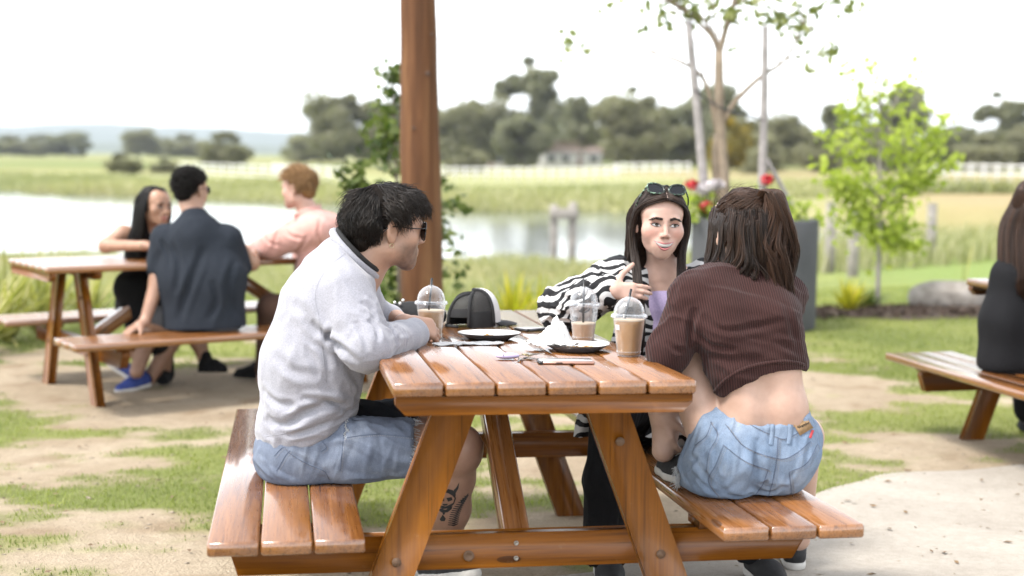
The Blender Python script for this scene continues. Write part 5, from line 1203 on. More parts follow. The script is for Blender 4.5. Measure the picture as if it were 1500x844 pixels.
# hair: short sides, heavy textured top, longer at the nape
def scalp(H, az, el, s=1.0):
    """point on the skull: az 0 = front, positive to the left; el 0..90"""
    d = vv(math.sin(az)*math.cos(el), math.cos(az)*math.cos(el), math.sin(el)); return d
def hair_man():
    rng = np.random.default_rng(3); N = 10; PT_ = []; tn = []
    ce = vv(0, -.018, .036); rr = vv(.076, .095, .079)
    for k in range(10500):
        d = rng.normal(size=3); d /= np.linalg.norm(d)
        l, f, u = d
        hairline = .34 if f > .55 else (.16 if f > .1 else (.10 if f > -.25 else -.80))
        if u < hairline+rng.normal(0, .04): continue
        root = ce+d*rr; cn_ = [fbm((root*30)[None], 1, 2, q_)[0]-.5 for q_ in (5, 6, 7)]; clump = np.array(cn_)*2.5; wob = rng.normal(0, 1, 3)*.0028+clump*.003; ph_ = rng.random()*2+clump[1]*6; up_ = max(0, clump[2])*.10
        L = .070+.03*rng.random(); lift = .14; g = -.10
        if f > .30: flow = vv(.35*l-.12, 1.0, -.12); g = -.22; L *= 1.15
        elif f > -.35: flow = vv(.75*l, .35, -.35); g = -.22
        else: flow = vv(.20*l, -.35, -1.0); g = -.25; L = .075+.03*rng.random()
        if f < -.2 and u < -.1: L = .050+.03*rng.random(); flow = vv(.1*l, -.15, -1); lift = .10
        flow = unit(flow)+clump*.75+rng.normal(0, .12, 3); p = root.copy(); path = [p.copy()]; v = unit(d*1.0+flow*.5)
        for j in range(N-1):
            t_ = (j+1)/(N-1); v = unit(v*.55+flow*.40+vv(0, 0, g*t_)); p = p+v*L/(N-1); q = (p-ce)/rr; n_ = np.linalg.norm(q); mn = 1.03+(lift+up_*.6)*math.sin(min(1, t_*1.3)*1.57); mx = mn+.20
            if p[2] > -.035 or f < 0:
                if n_ < mn: p = ce+q/n_*mn*rr
                elif n_ > mx: p = ce+q/n_*(mx+(n_-mx)*.35)*rr
            path.append(p+wob*math.sin(ph_+t_*5)*t_*2.2)
        PT_.append(path); tn.append(np.clip(.35+clump[0]*.4+rng.normal(0, .22), 0, 1))
    return np.array([[H1(*q) for q in s] for s in PT_]), np.array(tn)
hp, tn = hair_man()
def HE(H, c, r, k=.02, op='add'): return ell(H(*c), np.array(r)*H.k, H.R, k, op)
hair_shell('hair', [HE(H1, (0, -.020, .042), (.080, .098, .080)), HE(H1, (0, .032, .070), (.066, .058, .038)), HE(H1, (0, -.082, -.030), (.060, .034, .056)), dict(plane(H1(0, .060, .036), (H1.f*.75-H1.u*.75)), k=.012), HE(H1, (-.085, .025, -.030), (.03, .066, .066), .01, 'sub'), HE(H1, (.085, .025, -.030), (.03, .066, .066), .01, 'sub')], .0048, M['hairblack'], man, .006, 45)
hs = strands('hair_strands', hp, .0012, M['hairblack'], man, rng, tn)
st_ = []
for k in range(700):
    l = -1; a = rng.random()*1.25-.55; u = .012+.055*rng.random()-.012*abs(a); 
    d_ = vv(-.0765+.004*abs(a), -.01+.055*a-.012, u); st_.append([H1(*(d_+vv(-.001*j, -.002*j, -.0030*j))) for j in range(4)])
strands('fade_stubble', np.array(st_), .0007, M['hairblack'], man, rng)
# eyebrow, sunglasses, earring
def brows(H, parent, mat, n=140, r=.0012, arch=.006):
    rng = np.random.default_rng(4)
    for s in (-1, 1):
        Q = []
        for k in range(n):
            t_ = rng.random(); l = .012+.033*t_; u = .0205+arch*math.sin(min(1, t_*1.1)*math.pi*.8)*.6-.0045*max(0, t_-.7)/.3+rng.normal(0, .0017*(1.1-t_*.8)); f = .0935-.20*(l-.012)-9.0*max(0, l-.028)**2
            Q.append([H(s*(l+.0042*j), f+.0015-.0016*j*(.4+t_), u+.0010*j*(1-2.2*t_)) for j in range(4)])
        strands('eyebrow', np.array(Q), r, mat, parent, rng)
brows(H1, man, M['hairblack']); eyes(H1, man)
def sunglasses(H, parent_or_none, label, lensw=.030, lensh=.024, fmat='blackplastic', cy=.002, cf=.098, tilt=0, arms=True, thick=.0022, wrap=.25, top=False):
    o0_ = H(0, cf, cy); g = None
    if parent_or_none is None: g = thing('sunglasses', label, 'sunglasses', o0_)
    else: g = bpy.data.objects.new('sunglasses', None); link(g, parent_or_none); g.location = Vector(o0_-np.array(parent_or_none.matrix_world.translation))
    for s in (-1, 1):
        pts = []
        for a in np.linspace(0, 2*np.pi, 25)[:-1]:
            x = math.copysign(abs(math.cos(a))**.8, math.cos(a))*lensw; z = math.copysign(abs(math.sin(a))**.85, math.sin(a))*lensh*(1+.12*math.cos(a)*(1 if not top else 0))
            pts.append((s*(.034+x), -wrap*max(0, x+.0)*.9-.0*abs(x)+0, z-.002))
        W = np.array([H(l, cf+f, cy+u)-o0_ for l, f, u in pts]); c = W.mean(0)
        V = np.vstack([W, W+H.f*-.0016*H.k, c, c-H.f*.0016*H.k]); n = len(W)
        obj('lens', mesh_np('lens', V, [[(i, (i+1) % n, 2*n) for i in range(n)]+[((i+1) % n+n, i+n, 2*n+1) for i in range(n)]], M['lens']), g)
        obj('rim', tubes(np.vstack([W, W[:1]])[None], thick, M[fmat], 6, 'rim'), g)
        if arms: obj('temple', tube1([H(s*(.034+lensw), cf-.0075, cy+.008)-o0_, H(s*.077, .045, cy+.006)-o0_, H(s*.084, -.02, cy+.006)-o0_, H(s*.080, -.045, cy-.015)-o0_], .0019, M[fmat], 6, 'temple', 14), g)
    obj('bridge', tube1([H(-.008, cf+.0, cy+.008)-o0_, H(0, cf+.004, cy+.011)-o0_, H(.008, cf+.0, cy+.008)-o0_], .0018, M[fmat], 6, 'bridge', 8), g)
    return g
sunglasses(H1, man, '', .027, .0255)
obj('earring', tubes((ring(H1(-.080, -.012, -.046), H1.f, H1.u, .006, .006, 16)-o0)[None], .0011, M['gold'], 5, 'earring'), man)
# ------------------------------------------------------------------ the woman in the zebra print shirt
m = NT('zebra_print'); v = m.mapped(rot=(.3, .9, .5)); w = m.n('ShaderNodeTexWave', wave_type='BANDS', bands_direction='DIAGONAL'); m.set(w, Scale=10.5, Distortion=9.0, Detail=1.2, **{'Detail_Scale': 1.1, 'Detail_Roughness': .45}); m.l(v, w.inputs['Vector'])
f = m.math('ADD', w.outputs['Fac'], m.math('MULTIPLY', m.math('SUBTRACT', m.noise(m.mapped(), 40, 2), .5), .5)); col = m.ramp(f, [(.48, (.012, .012, .014)), (.53, (.70, .69, .68))]); m.color(col); m.set(m.b, Roughness=.75); m.b.inputs['Specular IOR Level'].default_value = .25; m.bump(m.noise(m.mapped(), 300, 2), .1, .002); M['zebra'] = m.m
M['lilac'] = knit_mat('lilac_rib', (.34, .27, .46), (.48, .40, .60), 200, .2); M['blackpants'] = knit_mat('black_trouser', (.005, .005, .006), (.012, .012, .014), 200, .2)
M['tooth'] = plain('teeth', (.46, .435, .40), .3, .05); M['nail'] = plain('pale_nail', (.62, .42, .38), .25)
zw = rootat(T1P(.63, 1.22, HB), 'smiling woman in zebra print shirt with sunglasses pushed up on her long dark hair'); bpy.context.view_layer.update(); zo = np.array(zw.location)
H2 = Frame(P(967, 327, 4.60), (.10, -.99, -.05), (.055, 0, 1), .965)
D2 = 4.68
nb = P(974, 402, D2); ch = P(980, 455, 4.72); hp2 = zo+vv(0, .02, .10)
shR, elR, wrR = P(902, 408, 4.68), P(828, 452, 4.72), P(888, 426, 4.47); shL, elL, wrL = P(1044, 410, 4.68), P(1068, 500, 4.62), P(1040, 560, 4.45)
knR, ftR = P(898, 590, 4.42), P(886, 815, 4.38); knL, ftL = P(1085, 610, 4.45), P(1104, 800, 4.42)
skin2 = (.60, .40, .32)
b2 = head_prims(H2, .78, 'soft', .985, True, 'soft')+[cone(H2(0, -.026, -.065), nb, .042, .044, .018), cone(nb, ch, .06, .105, .05), cone(ch, hp2, .10, .11, .05), cone(P(925, 412, D2), P(1025, 412, D2), .045, .045, .04)]
b2 += chain([shR, elR, wrR], [.042, .036, .024], .02)+chain([shL, elL, wrL], [.042, .036, .024], .02)+chain([hp2+vv(-.06, 0, -.03), knR, ftR], [.085, .055, .036], .03)+chain([hp2+vv(.06, 0, -.03), knL, ftL], [.085, .055, .036], .03)
b2 += hand_prims(P(893, 424, 4.45), (.90, -.22, -.10), (.12, -.92, .16), -1, (.05, .30, .34, .38, .44), .06, .86, (1.25, .1))
b2 += hand_prims(wrL, (-.3, -.8, -.5), (.2, -.3, .9), 1, (.3,)*5, .08, .9)
b2o, bV, bF = sculpt('body', b2, .0031, M['skin'], zw, 1, None, lambda X: face_tint(H2, skin2, skin2, 0, .55, True)(X))
face_details(H2, zw, bV, bF, (.52, .17, .165), M['hairblack'], True, .0022, .0013, .90); brows(H2, zw, M['hairdark'], 220, .0010, .005)
for s in (-1, 1): obj('earring', tubes((ring(H2(s*.081, -.010, -.046), H2.f, H2.u, .005, .005, 14)-zo)[None], .0012, M['gold'], 5, 'earring'), zw)
# lilac top, open zebra shirt, black trousers
sculpt('lilac_top', [cone(P(976, 440, 4.70), ch, .09, .112, .05), cone(ch, hp2, .108, .118, .05), plane(P(974, 411, 4.6), (0, -.35, 1), .01)], .006, M['lilac'], zw, 2, lambda X: (fbm(X, 18, 2, 3)-.5)*.006)
zs = [cone(P(930, 420, 4.69), P(1028, 420, 4.69), .078, .078, .05), cone(P(960, 455, 4.72), hp2+vv(-.03, .01, 0), .115, .14, .05), cone(P(1005, 455, 4.72), hp2+vv(.03, .01, 0), .115, .14, .05), cone(P(972, 395, 4.75), P(978, 420, 4.73), .06, .09, .04)]
zs += chain([shR+vv(0, 0, -.005), elR], [.078, .078], .03)+[ell(P(818, 452, 4.71), (.062, .07, .062), None, .03)]+chain([elR, P(889, 426, 4.47)], [.070, .050], .018)+chain([shL, elL, wrL], [.075, .068, .05], .03)
zs += [cone(P(968, 380, 4.54), P(964, 640, 4.52), .092, .105, .012, 'sub'), cone(P(976, 375, 4.66), P(976, 405, 4.62), .060, .052, .006, 'sub')]
ZF = [([(812, 432), (838, 440), (868, 428)], -.010, .011), ([(800, 455), (830, 462), (856, 455)], -.009, .010), ([(845, 470), (862, 455), (880, 440)], -.008, .009), ([(880, 400), (862, 420), (850, 440)], -.008, .012), ([(905, 440), (912, 470), (905, 500)], -.008, .010), ([(890, 445), (880, 465), (860, 478)], -.007, .009), ([(800, 470), (825, 478), (850, 474)], -.008, .008)]
z1 = wrinkle((.3, .2, -1), 13, .006, 3); z2 = wrinkle((.8, -.3, .3), 20, .006, 6, ball(elR, .13))
zso, zV, zF_ = sculpt('zebra_shirt', zs, .0048, M['zebra'], zw, 2, lambda X: z1(X)+z2(X)+(fbm(X, 10, 2, 9)-.5)*.016, folds=ZF)
for s, pts in ((-1, [P(922, 430, 4.58), P(910, 500, 4.55), P(886, 570, 4.52), P(866, 610, 4.50), P(862, 640, 4.50)]), (1, [P(1014, 430, 4.58), P(1010, 520, 4.54), P(988, 600, 4.48), P(966, 640, 4.46)])):
    p = smooth_path(pts, 24); n = 10; V = []
    for k, c in enumerate(p):
        for u in np.linspace(-1, 1, n): V.append(c+vv(u*(.028+.02*k/23), .012*math.sin(u*5+k*.35)-.010*(1-u*u), 0))
    V = np.array(V); V = np.vstack([V, V+vv(0, .004, 0)]); i, j = np.meshgrid(np.arange(23), np.arange(n-1), indexing='ij'); F = np.stack([i*n+j, i*n+j+1, (i+1)*n+j+1, (i+1)*n+j], -1).reshape(-1, 4)
    obj('shirt_tail', mesh_np('shirt_tail', V-zo, [F[:, ::-1], F+24*n], M['zebra']), zso)
tr = [cone(hp2+vv(-.05, .02, -.02), hp2+vv(.05, .02, -.02), .125, .125, .05)]+chain([hp2+vv(-.07, 0, -.03), knR, P(890, 700, 4.38), ftR+vv(0, 0, -.0)], [.10, .076, .070, .066], .03)+chain([hp2+vv(.07, 0, -.03), knL, P(1102, 720, 4.42), P(1105, 812, 4.42)], [.10, .074, .066, .062], .03)
tr += [plane((0, 0, ftR[2]-.02), (0, 0, -1), .006)]
t1_ = wrinkle((.1, .1, 1), 14, .005, 2); sculpt('trousers', tr, .0055, M['blackpants'], zw, 2, lambda X: t1_(X)+(fbm(X, 9, 2, 1)-.5)*.008)
fz = float(ground_z(np.array([ftR[0]]), np.array([ftR[1]]))[0])
def gshoe(parent, px, d, toe, lab='shoe'):
    h_ = P(px, 830, d); g_ = float(ground_z(np.array([h_[0]]), np.array([h_[1]]))[0])+.008; h_[2] = g_; return shoe(parent, h_, h_+np.asarray(toe), (0, 0, 1), M['blackcanvas'], M['rubberw'], M['sockw'])
gshoe(zw, 884, 4.46, (.02, -.26, 0)); gshoe(zw, 1100, 4.46, (.07, -.25, 0))
# long straight centre-parted hair
def hair_z():
    rng = np.random.default_rng(11); out = []; tn = []; N = 22
    for s in (-1, 1):
        for k in range(2100):
            y0 = .090-.180*rng.random()**.9          # along the parting, front to back
            lay = rng.random(); topz = .112-((y0+.01)/.10)**2*.030; r0 = vv(s*(.002+.010*lay*rng.random()), y0, topz+.004+.006*lay)
            # over the side of the skull, then down behind or in front of the shoulder
            fr = (y0+.09)/.180                        # 1 front .. 0 back
            lat = .084+.010*lay; yb = -.035+.060*fr-.018
            p1 = vv(s*.050, y0*.88-.004*fr, topz-.012+.006*lay); p2 = vv(s*lat*.93, yb+.020*fr, .040); p3 = vv(s*(lat+.003), yb, -.020); p4 = vv(s*(lat-.004), yb+.004, -.080)
            infront = fr > .30
            if infront: q = [vv(s*(.072+.016*lay-.004), .022+.030*fr, -.150), vv(s*(.062+.026*lay), .088+.020*lay, -.215), vv(s*(.052+.040*lay), .115+.018*lay, -.30), vv(s*(.048+.040*lay), .112+.02*lay, -.37-.13*rng.random())]
            else: q = [vv(s*(.085), -.06, -.15), vv(s*.075, -.11, -.22), vv(s*.07, -.13, -.30), vv(s*.07, -.13, -.38)]
            pts = smooth_path([r0, p1, p2, p3, p4]+q, N); j = rng.normal(0, .0022, 3); t_ = np.linspace(0, 1, N)[:, None]
            pts = pts+j*(.3+t_)+np.sin(t_*6+rng.random()*6)*rng.normal(0, .0022, 3); out.append(pts); tn.append(np.clip(.25+.55*lay*rng.random()+.2*fr*(rng.random()-.3), 0, 1))
    return np.array([[H2(*q) for q in s] for s in out]), np.array(tn)
hp_, tn = hair_z(); rng = np.random.default_rng(31)
strands('hair', hp_, .0017, M['hairdark'], zw, rng, tn, np.clip(np.linspace(1.6, .4, 22), 0, 1))
hair_shell('hair_base', [HE(H2, (0, -.026, .036), (.079, .094, .078)), cone(H2(-.076, -.03, .03), H2(-.078, -.02, -.09), .020, .018, .03), cone(H2(.076, -.03, .03), H2(.078, -.02, -.09), .020, .018, .03), cone(H2(-.05, -.07, 0), H2(-.05, -.10, -.22), .05, .04, .04), cone(H2(.05, -.07, 0), H2(.05, -.10, -.22), .05, .04, .04), dict(plane(H2(0, .060, .075), (H2.f*.92-H2.u*.30)), k=.02)], .005, M['hairdark'], zw, .002, 80)
pm_ = plain('scalp_skin', (.55, .40, .34), .6, .1); obj('parting', tubes((np.array([H2(0, y_, .1125-((y_+.01)/.10)**2*.030+.0072) for y_ in np.linspace(.088, .02, 12)])-zo)[None], .0020, pm_, 5, 'parting'), zw)
# sunglasses on top of the head
Hs = Frame(H2(0, .055, .118), H2.f*.80+H2.u*.62, H2.u*.80-H2.f*.62, 1.0)
m = NT('tortoise_green'); v = m.mapped(); f = m.noise(v, 120, 3); m.color(m.ramp(f, [(.42, (.012, .018, .012)), (.55, (.05, .12, .07)), (.62, (.30, .42, .30))], 'CONSTANT')); m.set(m.b, Roughness=.25); M['tortoise'] = m.m
g = bpy.data.objects.new('sunglasses', None); link(g, zw); g.location = Vector(Hs.c-zo)
for s in (-1, 1):
    pts = []
    for a in np.linspace(0, 2*np.pi, 25)[:-1]:
        x = math.copysign(abs(math.cos(a))**.75, math.cos(a))*.0265; z = math.copysign(abs(math.sin(a))**.8, math.sin(a))*.019+(.006*(x/.0265) if math.sin(a) > 0 else .002*(x/.0265)); pts.append((s*(.034+x), -.18*max(0, x), z))
    W = np.array([Hs(*q)-Hs.c for q in pts]); c = W.mean(0); n = len(W); V = np.vstack([W, W-Hs.f*.0016, c, c-Hs.f*.0016])
    obj('lens', mesh_np('lens', V, [[(i, (i+1) % n, 2*n) for i in range(n)]+[((i+1) % n+n, i+n, 2*n+1) for i in range(n)]], M['lens']), g); obj('rim', tubes(np.vstack([W, W[:1]])[None], .0036, M['tortoise'], 6, 'rim'), g)
    obj('temple', tube1([Hs(s*.062, -.006, .010)-Hs.c, H2(s*.082, .03, .085)-Hs.c, H2(s*.090, -.015, .03)-Hs.c], .0025, M['tortoise'], 6, 'temple', 10), g)
obj('bridge', tube1([Hs(-.009, 0, .009)-Hs.c, Hs(0, .003, .012)-Hs.c, Hs(.009, 0, .009)-Hs.c], .003, M['tortoise'], 6, 'bridge', 8), g)

# ------------------------------------------------------------------ the woman in the brown ribbed crop top
m = NT('brown_rib_knit'); v = m.mapped(rot=(0, .16, 0)); w = m.n('ShaderNodeTexWave', wave_type='BANDS', bands_direction='X'); m.set(w, Scale=48, Distortion=.9, Detail=1.0, **{'Detail_Scale': .25}); m.l(v, w.inputs['Vector'])
f2 = m.noise(m.mapped(), 9, 4); col = m.mix(w.outputs['Fac'], (.026, .011, .010), (.070, .030, .027)); col = m.mix(.35, col, m.ramp(f2, [(.3, (.55, .5, .5)), (.7, (1.1, 1.05, 1.05))]), 'MULTIPLY'); m.color(col); m.set(m.b, Roughness=.9); m.b.inputs['Sheen Weight'].default_value = .06; m.b.inputs['Specular IOR Level'].default_value = .15; m.bump(w.outputs['Fac'], .5, .003); M['brownrib'] = m.m
M['leather'] = plain('tan_leather', (.36, .22, .10), .6, .2, 60, .2); M['redtab'] = plain('red_thread', (.55, .05, .06), .7); M['darknail'] = plain('dark_nail', (.05, .02, .025), .2)
bw = rootat(T1P(.66, .34, HB), 'woman in brown ribbed crop top and frayed pale denim shorts sitting with her back turned'); bpy.context.view_layer.update(); bo_ = np.array(bw.location)
H3 = Frame(P(1084, 338, 3.98), (-.38, .92, .0), (-.03, 0, 1), .98)
lat = unit((.97, .12, 0)); fw = unit((-.12, .97, 0)); skin3 = (.62, .42, .325)
wa, mid, up = P(1120, 600, 3.86), P(1109, 540, 3.87), P(1090, 468, 3.88); ct = P(1082, 425, 3.92)
def wide(a, b, wa_, wb_, ra, rb, k=.05): return [cone(a-lat*wa_, b-lat*wb_, ra, rb, k), cone(a+lat*wa_, b+lat*wb_, ra, rb, k)]
hpL, hpR = P(1058, 668, 3.86), P(1145, 665, 3.90); knL3, anL3 = P(1000, 478, 4.02), P(972, 660, 4.02); knR3, anR3 = P(1175, 640, 4.30), P(1170, 790, 4.42)
shL3, elL3, wrL3 = P(1013, 434, 3.88), P(981, 512, 3.85), P(964, 600, 4.02); shR3, elR3, wrR3 = P(1148, 434, 3.98), P(1140, 530, 4.12), P(1090, 560, 4.22)
b3 = head_prims(H3, .86, fem=True)+[cone(H3(0, -.022, -.065), P(1083, 418, 3.94), .048, .055, .025), cone(P(1030, 432, 3.90), P(1135, 432, 3.96), .050, .050, .05)]+wide(ct, up, .05, .060, .065, .080)+wide(up, mid, .058, .044, .072, .066)+wide(mid, wa, .044, .044, .066, .066)+wide(wa, P(1106, 665, 3.88), .044, .066, .066, .092)
b3 += chain([shL3, elL3, wrL3], [.045, .038, .025], .02)+chain([shR3, elR3, wrR3], [.045, .038, .025], .02)+chain([hpL, P(1022, 580, 3.93), knL3], [.080, .064, .052], .014)+chain([knL3, P(985, 560, 4.06), anL3], [.050, .050, .034], .03)+chain([hpR, knR3, anR3], [.09, .06, .036], .03)
b3 += hand_prims(P(965, 604, 4.02), (.22, -.12, -.95), (-.5, -.75, .0), -1, (.25, .35, .4, .45, .5), .05, .92, (.6, .3))
b3 += [cone(P(1127, 625, 3.775), P(1106, 500, 3.775), .010, .010, .05, 'sub')]
b3o, b3V, b3F = sculpt('body', b3, .0042, M['skin'], bw, 2, None, lambda X: np.tile(np.array(skin3), (len(X), 1))*(1-.06*fbm(X, 12, 2, 4))[:, None])
# crop top: hem rises to the right
tp = [cone(P(1020, 434, 3.895), P(1146, 436, 3.965), .062, .062, .05)]+wide(ct, up, .052, .064, .078, .088)+wide(up, P(1108, 535, 3.87), .064, .048, .088, .082)+wide(P(1108, 535, 3.87), P(1116, 592, 3.87), .048, .043, .082, .080)+[cone(P(1083, 408, 3.95), P(1083, 425, 3.94), .058, .08, .04)]
tp += chain([shL3+vv(-.004, 0, 0), elL3, elL3*.55+wrL3*.45], [.060, .054, .042], .03)+chain([shR3, elR3, wrR3], [.060, .050, .036], .03)
tp += [ell(P(1142, 650, 3.85), (.205, .22, .215), None, .004, 'sub'), plane(P(1110, 585, 3.8), (0, 0, -1.0), .004)]
h1 = P(1041, 560, 3.8)
BF = [([(1022, 462), (1060, 484), (1110, 478), (1150, 470)], -.006, .010), ([(1012, 480), (1040, 505), (1080, 512)], -.006, .010), ([(1030, 520), (1075, 530), (1130, 520)], -.004, .012), ([(1020, 450), (1012, 480), (1010, 510)], -.010, .010), ([(1150, 440), (1160, 480), (1172, 515)], -.004, .012), ([(1130, 500), (1155, 510), (1175, 520)], -.005, .010), ([(975, 500), (990, 512), (1005, 515)], -.005, .008)]
y1_ = wrinkle((1, .1, -.25), 12, .004, 6); bt, tV, tF = sculpt('crop_top', tp, .0046, M['brownrib'], bw, 5, lambda X: y1_(X)+(fbm(X, 8, 2, 3)-.5)*.008, folds=BF)
he_ = project(bvh_of(tV, tF), smooth_path([(x, y-2.5, 0) for x, y in ((1047, 577), (1058, 563), (1080, 547), (1110, 537), (1140, 532), (1162, 533), (1177, 537))], 40)[:, :2], .0)
he_ = np.array([a for a in he_ if a is not None])
if len(he_) > 6: obj('hem', tubes((laplace1(he_)-bo_)[None], .0052, M['brownrib'], 8, 'hem'), bt)
# shorts
so = wide(P(1122, 612, 3.86), P(1108, 650, 3.87), .044, .070, .077, .102, .04)+[ell(P(1062, 672, 3.87), (.118, .12, .122), None, .05), ell(P(1134, 668, 3.90), (.106, .12, .120), None, .05), cone(P(1058, 668, 3.86), P(1024, 622, 3.92), .108, .082, .05), cone(P(1050, 690, 3.88), P(1018, 690, 3.93), .085, .060, .04)]+chain([hpR-vv(.02, 0, 0), P(1155, 645, 4.1), P(1165, 640, 4.22)], [.105, .085, .078], .04)
zb3 = T1P(.62, .3, HB)[2]
wn = unit(np.cross(P(1190, 605, 3.85)-P(1058, 588, 3.85), fw)); wn = wn if wn[2] > 0 else -wn
so += [plane((0, 0, zb3+.002), (0, 0, -1), .014), ell(P(1122, 570, 3.85), (.150, .3, .092), None, .006, 'sub'), plane(P(1058, 583, 3.85), (-.10, 0, 1), .006), plane(P(1010, 640, 3.86), (-1, .15, .42), .006)]
SF = [([(1000, 690), (1040, 650), (1060, 610)], -.007, .010), ([(1075, 640), (1100, 668), (1118, 700)], -.004, .016), ([(1107, 640), (1108, 680), (1098, 735)], -.010, .014), ([(1035, 640), (1052, 670), (1050, 705)], -.005, .010), ([(1010, 665), (1030, 690), (1042, 718)], -.005, .010), ([(1170, 640), (1180, 670), (1168, 710)], -.005, .010), ([(1100, 715), (1125, 722), (1150, 712)], -.005, .008), ([(1060, 722), (1085, 728), (1105, 724)], -.005, .008), ([(1020, 700), (1036, 716), (1060, 726)], -.006, .008)]
q1 = wrinkle((.3, .2, 1), 16, .0042, 4); shb, s3V, s3F = sculpt('shorts', so, .0045, M['denimlight'], bw, 2, lambda X: (q1(X)+(fbm(X, 20, 2, 6)-.5)*.004)*np.clip((X[:, 2]-zb3-.004)/.03, 0, 1), folds=SF)
bpy.context.view_layer.update(); s3b = bvh_of(s3V, s3F)
def ZX(pts, ox=900, oy=500, s=390/957): return [(ox+x*s, oy+y*s) for x, y in pts]
lines = [ZX([(390, 372), (470, 432), (552, 462)]), ZX([(392, 375), (366, 440), (338, 502), (375, 560)]), ZX([(552, 464), (530, 520), (490, 565), (440, 582)]), ZX([(628, 470), (690, 440), (730, 370)]), ZX([(628, 472), (634, 520), (636, 568)]), ZX([(400, 300), (470, 380), (590, 422), (650, 405), (705, 360)]), ZX([(588, 345), (582, 430), (570, 500), (550, 570)]), ZX([(380, 232), (470, 290), (560, 335), (620, 350), (700, 300)]), ZX([(345, 290), (370, 340), (340, 400), (330, 470)]), ZX([(290, 375), (330, 340), (350, 290)])]
for k, L_ in enumerate(lines):
    stitched(s3b, L_, 44, .0013, M['stitchdark'], shb, 'seam', .0003)
    for d_ in ((2.2, 1.6), (4.4, 3.4)) if k < 7 else ((2.2, 1.6),): stitched(s3b, [(x+d_[0], y+d_[1]) for x, y in L_], 70, .0008, M['stitch'], shb, 'stitching', .0006, dash=1)
def strip(bv, pts, w, mat, parent, name, off=.002, n=14, th=.0022):
    """a flat raised strip (belt loop, patch) following a surface"""
    p = smooth_path([(x, y, 0) for x, y in pts], n)[:, :2]; t_ = np.gradient(p, axis=0); t_ /= np.linalg.norm(t_, axis=1, keepdims=True); s_ = np.stack([-t_[:, 1], t_[:, 0]], -1)
    rows = [project(bv, p+s_*w*u, off) for u in (-.5, 0, .5)]
    if any(a is None for r_ in rows for a in r_): return None
    V = np.array(rows).transpose(1, 0, 2).reshape(-1, 3)-np.array(parent.matrix_world.translation); V = np.vstack([V, V+vv(0, th, 0)]); i, j = np.meshgrid(np.arange(n-1), np.arange(2), indexing='ij'); F = np.stack([i*3+j, i*3+j+1, (i+1)*3+j+1, (i+1)*3+j], -1).reshape(-1, 4); e = n*3
    edge = [[i*3, (i+1)*3, (i+1)*3+e, i*3+e] for i in range(n-1)]+[[i*3+2, i*3+2+e, (i+1)*3+2+e, (i+1)*3+2] for i in range(n-1)]
    return obj(name, mesh_np(name, V, [F, F[:, ::-1]+e, edge], mat), parent)
strip(s3b, ZX([(385, 240), (470, 290), (560, 332), (620, 338), (690, 292)]), 17, M['denimlight'], shb, 'waistband', .0018, 22)
for L_ in (ZX([(420, 232), (410, 262), (405, 300)]), ZX([(568, 302), (565, 340), (560, 372)]), ZX([(632, 300), (630, 335), (625, 370)]), ZX([(706, 240), (708, 270), (704, 300)])): strip(s3b, L_, 7, M['denimlight'], shb, 'belt_loop', .003)
pt_ = strip(s3b, ZX([(652, 318), (698, 290)]), 21, M['leather'], shb, 'leather_patch', .0035, 8); strip(s3b, ZX([(712, 320), (702, 348)]), 3.5, M['redtab'], shb, 'red_tab', .002, 6)
c_ = project(s3b, ZX([(676, 303)]), .0048)[0]
if c_ is not None and pt_ is not None: obj('patch_lettering', text_me('Wrangler', .0105, M['blackcloth'], .0003, .0002), pt_, Vector(c_-bo_), (R(82), R(-22), R(14)))
rng = np.random.default_rng(41)
hem3 = np.array([p for p in project(s3b, [(1001-8*math.sin(t_*3.0)+2*math.sin(t_*20), 628+t_*95) for t_ in np.linspace(0, 1, 40)]+[(1000+t_*40, 724+t_*12) for t_ in np.linspace(0, 1, 20)], .001) if p is not None])
if len(hem3): fray(shb, hem3, 140, .013, rng, down=(-.7, -.3, -.5))
# shoe on the bench, other shoe below
an = anL3; shoe(bw, T1P(.525, .46, HB+.004), T1P(.475, .70, HB+.004), (0, 0, 1), M['blackcanvas'], M['rubberw'], M['sockw'])
gsh = P(1165, 815, 4.5); gsh[2] = float(ground_z(np.array([gsh[0]]), np.array([gsh[1]]))[0])+.006; shoe(bw, gsh, gsh+vv(.03, .25, 0), (0, 0, 1), M['blackcanvas'], M['rubberw'])
